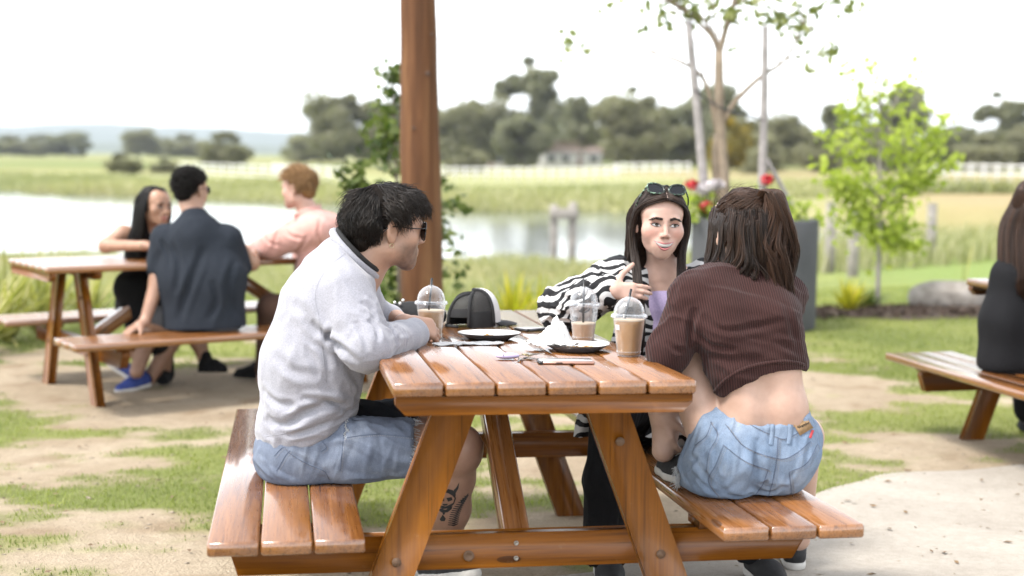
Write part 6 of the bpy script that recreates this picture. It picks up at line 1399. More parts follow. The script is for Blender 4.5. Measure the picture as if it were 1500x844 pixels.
# half-up wavy hair
def hair_b():
    rng = np.random.default_rng(19); out = []; tn = []; N = 26; tt = np.linspace(0, 1, N)[:, None]
    ce = vv(0, -.018, .036); rr = vv(.080, .099, .083); tie = vv(-.022, -.090, .098)
    for k in range(2300):                            # swept up to the tie
        d = rng.normal(size=3); d /= np.linalg.norm(d)
        if d[2] < .10+.32*rng.random(): continue
        root = ce+d*rr; m_ = (root+tie)/2; q = (m_-ce)/rr; m_ = ce+q/np.linalg.norm(q)*rr*1.05
        out.append(smooth_path([root, m_, tie+rng.normal(0, .006, 3)], N)); tn.append(.25+.4*rng.random())
    def lock(base, n, r0, r1, tone, amp, fr, ph):      # one wavy lock of hair round a guide line
        g = smooth_path(base, N); t1 = tt[:, 0]; d1 = unit(vv(base[-1][1]-base[0][1], -(base[-1][0]-base[0][0]), 0)+vv(1e-3, 0, 0)); ax = unit(np.cross(vv(0, 0, 1), g[-1]-g[0]+vv(.01, 0, 0)))
        ev = np.clip(t1*2.2-.35, 0, 1); g = g+np.outer(np.sin(t1*fr+ph)*amp*ev, ax)+np.outer(np.cos(t1*fr*.9+ph)*amp*.6*ev, vv(0, 1, 0))
        for q in range(n):
            a_ = rng.random()*6.28; rr_ = rng.random()**.6; rad = (r0*(1-t1)+r1*t1)*rr_*(1+.35*np.sin(t1*7+ph)); cut = .82+.18*rng.random()
            p = g+np.outer(rad*math.cos(a_), ax)+np.outer(rad*math.sin(a_), vv(0, 1, .2))+np.outer(t1**2, rng.normal(0, .0035, 3)); p = smooth_path(p[:max(8, int(N*cut))], N)
            out.append(p); tn.append(np.clip(tone+rng.normal(0, .13), 0, 1))
    for k in range(64):                               # the tail, falling to the right
        a = rng.random()*6.28; r_ = rng.random()**.5; o_ = vv(math.cos(a)*r_, math.sin(a)*r_*.6, 0); ln = .22+.13*rng.random()
        lock([tie+o_*.012, tie+vv(-.012, -.026, .018)+o_*.026, tie+vv(-.024, -.042, -.045)+o_*.038, tie+vv(-.030, -.044, -.12)+o_*.044, tie+vv(-.032, -.040, -.19)+o_*.044, tie+vv(-.030, -.034, -.07-ln)+o_*.036], 30, .011, .0035, .38+.60*rng.random()**1.4, .013+.013*rng.random(), 8+3*rng.random(), o_[0]*1.5+rng.normal(0, .9))
    for k in range(110):                              # the loose lower half
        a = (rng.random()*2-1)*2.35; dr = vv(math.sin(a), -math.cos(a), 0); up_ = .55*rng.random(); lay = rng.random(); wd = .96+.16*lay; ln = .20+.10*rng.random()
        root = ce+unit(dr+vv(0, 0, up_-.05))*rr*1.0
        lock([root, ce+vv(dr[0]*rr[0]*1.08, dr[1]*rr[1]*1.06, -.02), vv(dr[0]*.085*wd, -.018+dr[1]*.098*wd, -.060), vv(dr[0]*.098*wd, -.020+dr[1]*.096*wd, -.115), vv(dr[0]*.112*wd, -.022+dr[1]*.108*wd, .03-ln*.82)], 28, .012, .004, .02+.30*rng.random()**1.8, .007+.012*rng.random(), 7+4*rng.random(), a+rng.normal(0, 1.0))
    for k in range(0):                               # flyaways
        d = rng.normal(size=3); d /= np.linalg.norm(d); d[2] = abs(d[2]); root = ce+d*rr; out.append(smooth_path([root, root+d*.02+rng.normal(0, .008, 3), root+d*.03+rng.normal(0, .02, 3)], N)); tn.append(.6)
    return np.array([[H3(*q) for q in s] for s in out]), np.array(tn)
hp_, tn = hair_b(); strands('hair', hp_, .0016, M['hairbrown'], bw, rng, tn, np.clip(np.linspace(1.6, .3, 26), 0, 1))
fly = []
for k in range(70):
    d = rng.normal(size=3); d /= np.linalg.norm(d); d[2] = abs(d[2])*1.1; d[1] -= .3; d = unit(d); r0_ = vv(0, -.018, .036)+d*vv(.084, .104, .088); tg = unit(np.cross(d, rng.normal(size=3))); fly.append([H3(*q) for q in smooth_path([r0_, r0_+tg*.025+d*.006, r0_+tg*.05+d*.004+rng.normal(0, .006, 3)], 10)])
strands('flyaway_hair', np.array(fly), .00045, M['hairbrown'], bw, rng, np.full(70, .9))
hair_shell('hair_base', [HE(H3, (0, -.018, .036), (.076, .095, .079)), cone(H3(-.03, -.055, -.01), H3(-.03, -.055, -.10), .036, .036, .03), cone(H3(.03, -.055, -.01), H3(.03, -.055, -.10), .036, .036, .03), cone(H3(-.035, -.115, .10), H3(-.048, -.128, -.05), .018, .022, .03), cone(H3(-.048, -.128, -.05), H3(-.052, -.126, -.13), .022, .012, .03), dict(plane(H3(0, .04, .04), (H3.f*.9-H3.u*.2)), k=.02), HE(H3, (.095, .02, -.03), (.035, .05, .07), .01, 'sub')], .005, M['hairbrown'], bw, .003, 60)
# ------------------------------------------------------------------ things on the table
m = NT('clear_plastic'); m.t.nodes.remove(m.b); tp_ = m.n('ShaderNodeBsdfTransparent'); tp_.inputs['Color'].default_value = (.93, .94, .95, 1); gl = m.n('ShaderNodeBsdfGlossy'); gl.inputs['Roughness'].default_value = .06; df = m.n('ShaderNodeBsdfDiffuse'); df.inputs['Color'].default_value = (.85, .87, .9, 1)
lw = m.n('ShaderNodeLayerWeight'); lw.inputs['Blend'].default_value = .42; mx = m.n('ShaderNodeMixShader'); m.l(m.math('ADD', m.math('MULTIPLY', lw.outputs['Facing'], .55), .05), mx.inputs[0]); m.l(tp_.outputs[0], mx.inputs[1]); mx0 = m.n('ShaderNodeMixShader'); mx0.inputs[0].default_value = .45; m.l(gl.outputs[0], mx0.inputs[1]); m.l(df.outputs[0], mx0.inputs[2]); m.l(mx0.outputs[0], mx.inputs[2]); m.l(mx.outputs[0], m.out.inputs['Surface']); M['clear'] = m.m
M['coffee'] = plain('milky_coffee', (.50, .29, .13), .35, .08, 25); M['coffee2'] = plain('iced_coffee', (.47, .24, .075), .3, .10, 25); M['coffeepale'] = plain('pale_milky_coffee', (.58, .36, .21), .35, .08, 25); M['froth'] = plain('froth', (.70, .55, .40), .6, .1, 60, .3)
M['ceramicw'] = plain('white_ceramic', (.74, .73, .71), .2, .03); M['ceramicg'] = plain('grey_ceramic', (.08, .085, .095), .3, .1); M['paper'] = plain('tissue_paper', (.78, .77, .75), .95, .06, 20, .3, bscale=140); M['crumb'] = plain('pastry_crumb', (.42, .24, .09), .9, .4, 90); M['rosegold'] = plain('rose_gold', (.62, .36, .28), .3, .05, metal=.7); M['screen'] = plain('phone_glass', (.55, .53, .53), .1, .05); M['purple'] = plain('lilac_plastic', (.50, .42, .62), .35, .06); M['brass'] = plain('brass_keys', (.45, .36, .20), .35, .2, metal=.9); M['label'] = plain('paper_label', (.75, .72, .68), .7)
def on_table(name, label, cat, lx, ly, rz=0, z=HT+.0008, group=None): return thing(name, label, cat, group=group, mat=M_T1 @ Matrix.Translation((lx, ly, z)) @ Matrix.Rotation(rz, 4, 'Z'))
def coffee_cup(lx, ly, fill, mat, label, straw_az, straw_tilt, sticker=None):
    o = on_table('iced_coffee', label, 'drink', lx, ly, group='takeaway iced coffees'); rb, rt, h = .0315, .0455, .112
    r = lambda z: rb+(rt-rb)*z/h
    prof = [(0, .002), (rb-.003, .002), (rb, .0), (rb+.0008, .006), (r(.012)+.0012, .012), (r(.016), .016), (r(.03), .03)]+[(r(z), z) for z in np.linspace(.04, h-.006, 6)]+[(rt+.003, h-.002), (rt+.003, h)]
    cup = obj('cup', lathe(prof, 48, M['clear'], 'cup'), o)
    cz = h*fill; obj('coffee', lathe([(0, .004), (rb-.002, .004)]+[(r(z)-.0014, z) for z in np.linspace(.006, cz, 8)]+[(r(cz)-.003, cz+.0008), (0, cz+.0008)], 40, mat, 'coffee'), o)
    fr = lathe([(r(cz)-.0016, cz-.004), (r(cz)-.0010, cz), (r(cz)-.004, cz+.0012), (0, cz+.0016)], 40, M['froth'], 'froth'); obj('froth', fr, o)
    lid = obj('lid', lathe([(rt-.001, h-.004), (rt+.0045, h-.004), (rt+.0055, h+.002), (rt+.003, h+.006), (rt-.001, h+.0065)]+[(.0435*math.cos(a), h+.008+.046*math.sin(a)) for a in np.linspace(.02, 1.36, 12)]+[(.0085, h+.0535), (.0078, h+.0515)], 48, M['clear'], 'lid'), o)
    for zz, rr in ((h-.001, rt+.0052), (.0135, r(.0135)+.0012), (h+.0535, .0085)): obj('bead', tubes(ring((0, 0, zz), (1, 0, 0), (0, 1, 0), rr, rr, 40)[None], .0011, M['clear'], 5, 'bead'), lid if zz > .05 else cup)
    d = vv(math.cos(straw_az)*math.sin(straw_tilt), math.sin(straw_az)*math.sin(straw_tilt), math.cos(straw_tilt)); top = vv(0, 0, h+.053)+d*.024; bot = top-d*.165
    n_ = 14; V_ = []; obj('straw', tubes(np.array([bot, (bot+top)/2, top])[None], .0036, M['blackplastic'], 12, 'straw'), o)
    if sticker: obj('sticker', mesh_np('sticker', np.array([vv((r(z)+.0006)*math.cos(a), (r(z)+.0006)*math.sin(a), z) for z in (.075, .09) for a in np.linspace(sticker-.2, sticker+.2, 5)]), [[(k, k+1, k+6, k+5) for k in range(4)]], M['label']), cup)
    return o
coffee_cup(-.18, 1.01, .80, M['coffee'], 'iced coffee with domed lid beside the hands of the man in sunglasses', .6, .12)
coffee_cup(.283, .925, .50, M['coffeepale'], 'half-empty pale iced coffee in front of the zebra print sleeve', 1.2, .06)
coffee_cup(.325, .51, .92, M['coffee2'], 'full amber iced coffee at the table edge by the woman in brown', -.1, .20, 3.6)
def plate(lx, ly, r, label, seed, ncr):
    o = on_table('plate', label, 'plate', lx, ly, group='used plates')
    obj('dish', lathe([(0, .006), (r*.60, .006), (r*.68, .007), (r*.97, .020), (r, .021)], 56, M['ceramicw'], 'dish'), o); obj('underside', lathe([(r, .0205), (r*.99, .0185), (r*.72, .004), (r*.62, .0), (0, .0)], 56, M['ceramicg'], 'underside'), o)
    rg = np.random.default_rng(seed); parts = []
    for k in range(ncr):
        a = rg.random()*6.28; q = r*.5*rg.random()**.6; s_ = .0012+.0045*rg.random()**2; parts.append((base*np.array([s_*1.6, s_, s_*.7])*(1+.3*rg.normal(size=(6, 1)))+vv(math.cos(a)*q, math.sin(a)*q, .0065+s_*.5), [T8]))
    tag(obj('crumbs', join_me('crumbs', parts, M['crumb']), o), kind='stuff'); return o
plate(0.0, 1.0, .098, 'white plate with dark underside and a few crumbs near the cap', 1, 26); plate(.205, .645, .092, 'white plate with many crumbs holding the crumpled napkin', 2, 120)
def napkin(lx, ly, rz, label, w, d, amp, peak, z, seed):
    o = on_table('napkin', label, 'napkin', lx, ly, rz, z, 'paper napkins'); n = 34; x, y = np.meshgrid(np.linspace(-1, 1, n), np.linspace(-1, 1, n), indexing='ij'); q = np.stack([x*2, y*2, 0*x+seed], -1)
    rd = 1-2*np.abs(fbm(q, 1.3, 3, seed)-.5)*2; h = amp*np.clip(rd, 0, 1)**2*(.4+.6*(1-np.maximum(np.abs(x), np.abs(y))))+peak*np.exp(-((x-.3)**2/.30+(y-.1)**2/.16))*(.35+1.3*fbm(q, 2.0, 3, 7))
    V = np.stack([x*w*(1+.18*(fbm(q, .9, 2, 2)-.5))+.012*(fbm(q, 3, 2, 4)-.5), y*d*(1+.3*(fbm(q, .9, 2, 5)-.5))+.012*(fbm(q, 3, 2, 8)-.5), .0015+h], -1).reshape(-1, 3)
    i, j = np.meshgrid(np.arange(n-1), np.arange(n-1), indexing='ij'); F = np.stack([i*n+j, (i+1)*n+j, (i+1)*n+j+1, i*n+j+1], -1).reshape(-1, 4); V2 = V-vv(0, 0, .0010)
    obj('tissue', mesh_np('tissue', np.vstack([V, V2]), [F, F[:, ::-1]+n*n], M['paper']), o); obj('folded_edge', tubes(np.array([V[n*k+n-1] for k in range(n)])[None], .0012, M['paper'], 5, 'edge'), o); return o
napkin(-.085, .835, .05, 'flat crumpled white napkin lying in front of the first plate', .105, .026, .012, 0, HT+.001, 3)
napkin(.135, .69, .3, 'scrunched white napkin standing up on the plate with many crumbs', .066, .050, .030, .062, HT+.014, 5)
# phones
def phone(lx, ly, rz, label, frame, L=.150, w=.074):
    o = on_table('phone', label, 'phone', lx, ly, rz, group='phones on the table'); obj('case', box_me(L, w, .0085, frame, .003), o, (0, 0, .0044)); obj('screen', box_me(L-.008, w-.008, .0012, M['screen'], .0005), o, (0, 0, .0092)); obj('button', box_me(.018, .0016, .003, M['blackplastic'], .0005), o, (-.02, -w/2-.0006, .0046)); obj('corner_guard', box_me(.016, w+.001, .0088, M['blackplastic'], .003), o, (-L/2+.007, 0, .0044)); return o
phone(.115, .36, -.10, 'rose gold phone lying beside the keys', M['rosegold']); phone(.20, 1.28, .5, 'pale phone lying near the zebra print elbow', M['ceramicg'], .14, .07)
# keys
ko = on_table('car_keys', 'bunch of keys with a lilac fob next to the rose gold phone', 'keys', -.005, .45, .1)
fk, _, _ = sculpt('fob', [ell(vv(-.022, .004, .010), (.034, .019, .0085), None, .004)], .0022, M['purple'], ko, 1, origin=vv(0, 0, 0)); obj('fob_hole', lathe([(0, .001), (.003, .001), (.0034, 0)], 10, M['blackplastic'], 'hole'), ko, (-.036, -.0105, .0125), (R(55), 0, 0))
rg = np.random.default_rng(5)
obj('key_ring', tubes(ring((.022, .004, .006), (1, 0, .1), (0, 1, .25), .014, .014, 26)[None], .0011, M['steel'], 5, 'ring'), ko)
for k, (a, mt, L) in enumerate(((-2.0, 'steel', .052), (-1.3, 'blackplastic', .050), (.4, 'brass', .046), (1.0, 'brass', .040), (-.3, 'steel', .045))):
    ky = bpy.data.objects.new('key', None); link(ky, ko); ky.location = (.022+.012*math.cos(a), .004+.012*math.sin(a), .003+.0028*k); ky.rotation_euler = (0, -.06, a)
    obj('bow', lathe([(0, .0011), (.010, .0011), (.0105, 0), (.010, -.0011), (0, -.0011)], 14, M[mt], 'bow'), ky, (.008, 0, 0)); obj('blade', prism([(.016, -.001), (L, -.001), (L+.004, .0005), (L, .001), (.016, .001)], -.003, .003, M['steel'], 'blade'), ky)
# trucker cap
co = on_table('trucker_cap', 'trucker cap with white front and black mesh back lying on the table', 'cap', .01, 1.44, R(22))
m = NT('cap_mesh'); m.color((.03, .028, .026)); m.set(m.b, Roughness=.7); tr_ = m.n('ShaderNodeBsdfTransparent'); mx = m.n('ShaderNodeMixShader'); ck = m.n('ShaderNodeTexChecker'); m.set(ck, Scale=420); m.l(m.mapped(), ck.inputs['Vector']); m.l(m.math('ADD', m.math('MULTIPLY', ck.outputs['Fac'], .45), .18), mx.inputs[0]); m.l(m.b.outputs[0], mx.inputs[1]); m.l(tr_.outputs[0], mx.inputs[2]); m.l(mx.outputs[0], m.out.inputs['Surface']); M['capmesh'] = m.m; M['capwhite'] = plain('white_foam', (.72, .71, .70), .8, .05)
def cap_pt(a, t): ca = math.cos(a); rx, ry = (.098, .078); z = .118*math.sin(t)**.9*(1+.10*ca); return vv(rx*math.cos(a)*math.cos(t)**.62, ry*math.sin(a)*math.cos(t)**.62, z)
def cap_panel(a0, a1, t0, t1, mat, name, off=0.0, n=10, mm=10):
    V = np.array([cap_pt(a, t)*(1+off) for a in np.linspace(a0, a1, n) for t in np.linspace(t0, t1, mm)]); i, j = np.meshgrid(np.arange(n-1), np.arange(mm-1), indexing='ij'); F = np.stack([i*mm+j, (i+1)*mm+j, (i+1)*mm+j+1, i*mm+j+1], -1).reshape(-1, 4)
    V2 = V*.985; return obj(name, mesh_np(name, np.vstack([V, V2]), [F, F[:, ::-1]+n*mm], mat), co)
PI = math.pi
cap_panel(-PI*.38, PI*.38, 0, PI/2, M['capwhite'], 'front_panel')
for k in range(4): a = PI*.38+k*PI*.31; cap_panel(a, a+PI*.31, .42 if k in (0, 3) else .55, PI/2, M['capmesh'], 'mesh_panel'); cap_panel(a, a+PI*.31, .0 if k in (0, 3) else .28, .44 if k in (0, 3) else .57, M['blackcloth'], 'lower_band', .004)
for k in range(5): a = PI*.38+k*PI*.31; obj('seam_tape', tubes(np.array([cap_pt(a, t)*1.012 for t in np.linspace(.02, PI/2, 14)])[None], np.array([.006]), M['blackcloth'], 6, 'tape'), co)
obj('button', lathe([(0, .006), (.006, .004), (.007, 0)], 12, M['blackcloth'], 'button'), co, (0, 0, .118)); obj('strap', tube1([cap_pt(PI*1.0-.55, .02), cap_pt(PI, .0)+vv(-.004, 0, .004), cap_pt(PI+.55, .02)], .006, M['blackcloth'], 6, 'strap', 10), co)
V = []; nu, nv = 16, 8
for iu in range(nu):
    a = -PI*.36+PI*.72*iu/(nu-1)
    for iv in range(nv):
        t = iv/(nv-1); e = cap_pt(a, .03); ext = .068*math.cos(a*1.25)**.5; V.append(vv(e[0]+ext*t, e[1]*(1+.04*t), .012-.010*t-.9*(e[1]**2)*t*1.6+.004*math.sin(t*3)))
V = np.array(V); V[:, 2] = np.maximum(V[:, 2], .002); i, j = np.meshgrid(np.arange(nu-1), np.arange(nv-1), indexing='ij'); F = np.stack([i*nv+j, i*nv+j+1, (i+1)*nv+j+1, (i+1)*nv+j], -1).reshape(-1, 4); obj('brim', mesh_np('brim', np.vstack([V, V+vv(0, 0, .003)]), [F, F[:, ::-1]+nu*nv], M['blackcloth']), co)
# black beaded bag behind the first coffee
bg = on_table('black_bag', 'small black bag with pale studs behind the first iced coffee', 'bag', -.215, 1.42, .1)
sculpt('pouch', [ell(vv(0, 0, .040), (.115, .05, .045), None, .02), ell(vv(.06, 0, .034), (.07, .05, .038), None, .03), plane((0, 0, .001), (0, 0, -1), .01)], .006, M['blackcloth'], bg, 2, lambda X: (fbm(X, 30, 2, 3)-.5)*.01, origin=vv(0, 0, 0))
for k, (x, y, z) in enumerate(((-.10, -.03, .066), (-.05, -.02, .084), (-.035, -.035, .082), (-.02, -.01, .090), (.05, -.03, .078))): obj('stud', lathe([(0, .006), (.004, .004), (.0056, 0), (.004, -.004), (0, -.006)], 10, M['ceramicw'], 'stud'), bg, (x, y, z))
# ------------------------------------------------------------------ the three people at the pond-side table
def T2P(lx, ly, z): return np.array(M_T2 @ Vector((lx, ly, z)))
def T3P(lx, ly, z): return np.array(M_T3 @ Vector((lx, ly, z)))
M['tee'] = knit_mat('charcoal_tee', (.015, .019, .027), (.030, .037, .050), 200, .15); M['pink'] = knit_mat('dusty_pink_fleece', (.56, .29, .25), (.76, .43, .37), 120, .2); M['greyshort'] = knit_mat('grey_shorts', (.07, .07, .08), (.12, .12, .13)); M['bluecanvas'] = plain('blue_canvas', (.03, .06, .28), .8, .2, 60, .3); M['tanpant'] = knit_mat('brown_trousers', (.09, .05, .035), (.15, .085, .06)); M['nearblack'] = knit_mat('black_cotton', (.005, .005, .006), (.012, .012, .014), 200, .15)
def short_hair(H, parent, mat, n, L, seed, lift=.12, flow=(0, -.3, -.6), hl=(.30, .15, .05, -.7), r=.0022, wave=0.0):
    rng = np.random.default_rng(seed); ce = vv(0, -.018, .036); rr = vv(.076, .095, .079); out = []; N = 7
    for k in range(n):
        d = rng.normal(size=3); d /= np.linalg.norm(d); l, f, u = d; h_ = hl[0] if f > .5 else (hl[1] if f > .1 else (hl[2] if f > -.25 else hl[3]))
        if u < h_+rng.normal(0, .04): continue
        root = ce+d*rr; p = root.copy(); v = unit(d+np.array(flow)*.5); fl = np.array(flow)+rng.normal(0, .35, 3)+vv(.5*l, 0, 0); path = [p.copy()]; LL = L*(.7+.6*rng.random())
        for j in range(N-1):
            v = unit(v*.6+fl*.4); p = p+v*LL/(N-1); q = (p-ce)/rr; n_ = np.linalg.norm(q); mn = 1.03+lift*min(1, (j+1)/3)
            if n_ < mn: p = ce+q/n_*mn*rr
            path.append(p+rng.normal(0, wave, 3))
        out.append(path)
    strands('hair', np.array([[H(*q) for q in s] for s in out]), r, mat, parent, rng)
    hair_shell('hair_base', [HE(H, (0, -.024, .044), (.081, .097, .080)), HE(H, (0, -.072, -.02), (.060, .034, .05)), dict(plane(H(0, .050, .045), (H.f*.8-H.u*.6)), k=.015), HE(H, (-.09, .02, -.03), (.035, .06, .06), .01, 'sub'), HE(H, (.09, .02, -.03), (.035, .06, .06), .01, 'sub')], .007, mat, parent, .005, 45)
# man in the dark tee, back to us
D = 7.95; tm = rootat(T2P(.63, .95, HB), 'man with curly black hair in charcoal tee seated with his back turned'); bpy.context.view_layer.update(); to = np.array(tm.location)
Ht = Frame(P(280, 278, D+.05), (.45, .89, -.03), (.02, 0, 1), 1.0); sk = (.42, .25, .17); wide_ = lambda a, b, w, ra, rb, k=.06: [cone(a-vv(w, 0, 0), b-vv(w, 0, 0), ra, rb, k), cone(a+vv(w, 0, 0), b+vv(w, 0, 0), ra, rb, k)]
shl, ell_, wrl = P(240, 350, D), P(231, 412, D-.02), P(212, 472, D-.12); shr, elr, wrr = P(335, 350, D+.05), P(368, 385, D+.18), P(372, 372, D+.4); hpc = P(298, 462, D)
kl, al = P(225, 470, D+.35), P(200, 545, D+.2); kr, ar = P(275, 465, D+.45), P(215, 560, D+.35)
bt_ = head_prims(Ht, fine=False)+[cone(Ht(0, -.02, -.06), P(285, 318, D), .058, .065, .03)]+wide_(P(289, 365, D), hpc, .085, .075, .09)+[cone(shl, shr, .05, .05, .04)]+chain([shl, ell_, wrl], [.055, .045, .030])+chain([shr, elr, wrr], [.055, .045, .03])+chain([hpc-vv(.09, 0, .02), kl, al], [.09, .062, .04])+chain([hpc+vv(.09, 0, -.02), kr, ar], [.09, .062, .04])
bt_ += hand_prims(P(208, 474, D-.14), (-.55, -.5, -.35), (-.2, -.3, .9), -1, (.2,)*5, .15, 1.0)
sculpt('body', bt_, .007, M['skin'], tm, 2, None, lambda X: np.tile(np.array(sk), (len(X), 1)))
te_ = wide_(P(288, 368, D), P(296, 405, D), .105, .100, .125, .10)+wide_(P(296, 405, D), P(299, 478, D), .105, .122, .130, .10)+[cone(P(246, 350, D), P(332, 350, D+.04), .078, .078, .05), cone(P(285, 316, D), P(287, 345, D), .066, .11, .06), cone(P(287, 345, D), P(298, 478, D), .13, .15, .06)]+chain([shl, P(230, 392, D)], [.078, .066])+chain([shr, P(352, 390, D+.12)], [.078, .066])+[plane(P(300, 480, D), (.03, 0, -1)), plane(P(284, 304, D), (0, .2, 1), .01)]
tw = wrinkle((.35, 0, 1), 6, .003, 4); TF = [([(300, 360), (285, 400), (270, 440), (262, 470)], -.012, .022), ([(345, 380), (335, 420), (345, 465)], -.010, .022), ([(250, 355), (262, 390), (258, 430)], -.010, .02), ([(310, 410), (318, 440), (305, 470)], -.008, .02), ([(235, 350), (245, 370), (250, 390)], -.010, .015)]
sculpt('tee_shirt', te_, .008, M['tee'], tm, 2, lambda X: tw(X)+(fbm(X, 6, 2, 2)-.5)*.014, folds=TF)
sculpt('shorts', wide_(P(296, 468, D), P(298, 474, D), .09, .125, .125)+chain([hpc-vv(.09, 0, .02), kl*.8+hpc*.2], [.11, .085])+chain([hpc+vv(.09, 0, -.02), kr*.8+hpc*.2], [.11, .085])+[plane((0, 0, to[2]+.002), (0, 0, -1), .015)], .009, M['greyshort'], tm)
short_hair(Ht, tm, M['haircoal'], 2600, .028, 5, .12, (0, -.1, .1), wave=.003)
sunglasses(Ht, tm, '', .026, .02)
shoe(tm, P(205, 566, D+.30), P(150, 528, D+.42), (.5, 0, .8), M['bluecanvas'], M['rubberw']); shoe(tm, P(218, 566, D+.32)+vv(0, 0, .0), P(170, 577, D+.18), (0, 0, 1), M['bluecanvas'], M['rubberw'])
sculpt('sock', [cone(P(212, 556, D+.32), P(206, 566, D+.32), .045, .047, .02)], .008, M['nearblack'], tm)
# woman with long black hair, arms on the table
D = 8.35; wa_ = rootat(T2P(-.60, .95, HB), 'woman with long black hair resting her bare arms on the pond-side table'); bpy.context.view_layer.update(); wo = np.array(wa_.location)
Hw = Frame(P(228, 302, D), (.78, -.62, -.05), (.10, 0, 1), 1.0); sk = (.44, .255, .165)
nk = P(212, 345, D+.08); shl, ell_, wrl = P(180, 342, D+.06), P(155, 360, D-.02), P(212, 360, D-.20); shr, elr, wrr = P(262, 348, D+.18), P(285, 362, D+.05), P(250, 362, D-.15); hpc = P(215, 448, D+.35)
bt_ = head_prims(Hw, .82, fem=True, fine=False)+[cone(Hw(0, -.02, -.06), nk, .048, .05, .03)]+wide_(P(220, 358, D+.12), hpc, .06, .08, .10)+[cone(shl, shr, .042, .042, .04)]+chain([shl, ell_, wrl], [.046, .038, .027])+chain([shr, elr, wrr], [.046, .038, .027])+hand_prims(wrl, (.9, -.2, 0), (0, -.3, .9), -1, (.3,)*5, .08, .9)
kl, kr = P(195, 425, D-.05), P(255, 425, D-.02); bt_ += chain([hpc-vv(.08, 0, 0), kl, P(200, 520, D-.02)], [.085, .06, .038])+chain([hpc+vv(.08, 0, 0), kr, P(240, 545, D+.05)], [.085, .06, .038])
_, fV, fF = sculpt('body', bt_, .006, M['skin'], wa_, 2, None, face_tint(Hw, sk, (.40, .15, .12)))
face_details(Hw, wa_, fV, fF, (.42, .16, .13), M['haircoal'], False, 0, .0014); brows(Hw, wa_, M['haircoal'], 70, .0011)
sculpt('black_dress', wide_(P(224, 375, D+.13), hpc, .065, .095, .115)+chain([hpc-vv(.08, 0, 0), kl+vv(0, 0, .01), P(205, 470, D-.02)], [.11, .105, .09])+chain([hpc+vv(.08, 0, 0), kr, P(235, 500, D)], [.11, .10, .085])+[plane(P(215, 366, D), (-.2, 0, 1), .01)], .008, M['nearblack'], wa_, 2, lambda X: (fbm(X, 8, 2, 2)-.5)*.03)
sculpt('trouser_leg', chain([P(235, 470, D+.02), P(241, 548, D+.1)], [.065, .06]), .008, M['nearblack'], wa_)
def long_hair(H, parent, mat, n, seed, ln, rad=.0024, wav=.006, back=.5, sidew=.09, amax=1.95):
    rng = np.random.default_rng(seed); out = []; tn = []; N = 20; tt = np.linspace(0, 1, N)[:, None]; ce = vv(0, -.018, .036)
    for k in range(n):
        a = (rng.random()*2-1)*amax; dr = vv(math.sin(a), -math.cos(a), 0); lay = rng.random(); y0 = .07-.15*rng.random()
        r0 = vv(.004*np.sign(a), y0, .114-((y0+.01)/.10)**2*.03); w_ = 1+.16*lay; p1 = ce+unit(dr*.75+vv(0, 0, .75))*vv(.082, .102, .084)*(1+.04*lay); p2 = vv(dr[0]*.088*w_, -.018+dr[1]*.104*w_, .0); p3 = vv(dr[0]*sidew*w_, -.018+dr[1]*.105*w_, -.10); L = ln*(.8+.25*rng.random()); p4 = vv(dr[0]*sidew*1.05*w_, -.03+dr[1]*.11*w_-.02, -.10-L*.5); p5 = vv(dr[0]*sidew*w_, -.04+dr[1]*.12*w_-.03, -.10-L)
        p = smooth_path([r0, p1, p2, p3, p4, p5], N); out.append(p+np.sin(tt*9+a*2+rng.random())*wav*tt*vv(math.cos(a), math.sin(a), 0)+rng.normal(0, .003, 3)*tt); tn.append(np.clip(rng.normal(.4, .25), 0, 1))
    strands('hair', np.array([[H(*q) for q in s] for s in out]), rad, mat, parent, rng, np.array(tn), np.clip(np.linspace(1.6, .4, N), 0, 1))
    hair_shell('hair_base', [HE(H, (0, -.026, .040), (.080, .095, .080)), cone(H(-.04, -.06, 0), H(-.05, -.09, -.10-ln*.7), .058, .045, .04), cone(H(.04, -.06, 0), H(.05, -.09, -.10-ln*.7), .058, .045, .04), dict(plane(H(0, .045, .055), H.f), k=.02)], .008, mat, parent, .003, 40)
long_hair(Hw, wa_, M['haircoal'], 1700, 3, .26, wav=.012)
ft = P(240, 562, D+.15); ft[2] = float(ground_z(np.array([ft[0]]), np.array([ft[1]]))[0])+.02; shoe(wa_, ft, ft+vv(.05, -.22, 0), (0, 0, 1), M['nearblack'], M['nearblack'], name='sandal')
obj('bracelet', tubes((ring(wrl-vv(.02, 0, 0), (0, 1, 0), (0, 0, 1), .030, .030, 20)-wo)[None], .002, M['gold'], 5, 'bracelet'), wa_)
# fair-haired man in pink
D = 8.45; pk = rootat(T2P(.60, 1.52, HB), 'fair-haired man in dusty pink sweatshirt leaning on the pond-side table'); bpy.context.view_layer.update(); pkc = np.array(pk.location)
Hp = Frame(P(437, 276, D), (-.90, .40, -.06), (-.04, 0, 1), 1.0); sk = (.60, .38, .30)
shn, eln, wrn = P(462, 338, D-.16), P(398, 360, D-.10), P(372, 362, D+.12); shf, elf, wrf = P(440, 335, D+.2), P(400, 358, D+.25), P(378, 364, D+.22); hpc = P(475, 462, D)
bt_ = head_prims(Hp, fine=False)+[cone(Hp(0, -.02, -.06), P(455, 318, D), .056, .062, .03), cone(P(458, 335, D), hpc, .10, .12, .05), cone(shn, shf, .05, .05, .04)]+chain([shn, eln, wrn], [.05, .042, .03])+chain([shf, elf, wrf], [.05, .042, .03])+hand_prims(wrn, (-.6, .7, 0), (-.1, -.3, .9), 1, (.4,)*5)+chain([hpc, P(400, 452, D-.05), P(385, 560, D+.1)], [.09, .065, .04])+chain([hpc+vv(0, .1, 0), P(420, 455, D+.35), P(410, 560, D+.4)], [.09, .065, .04])
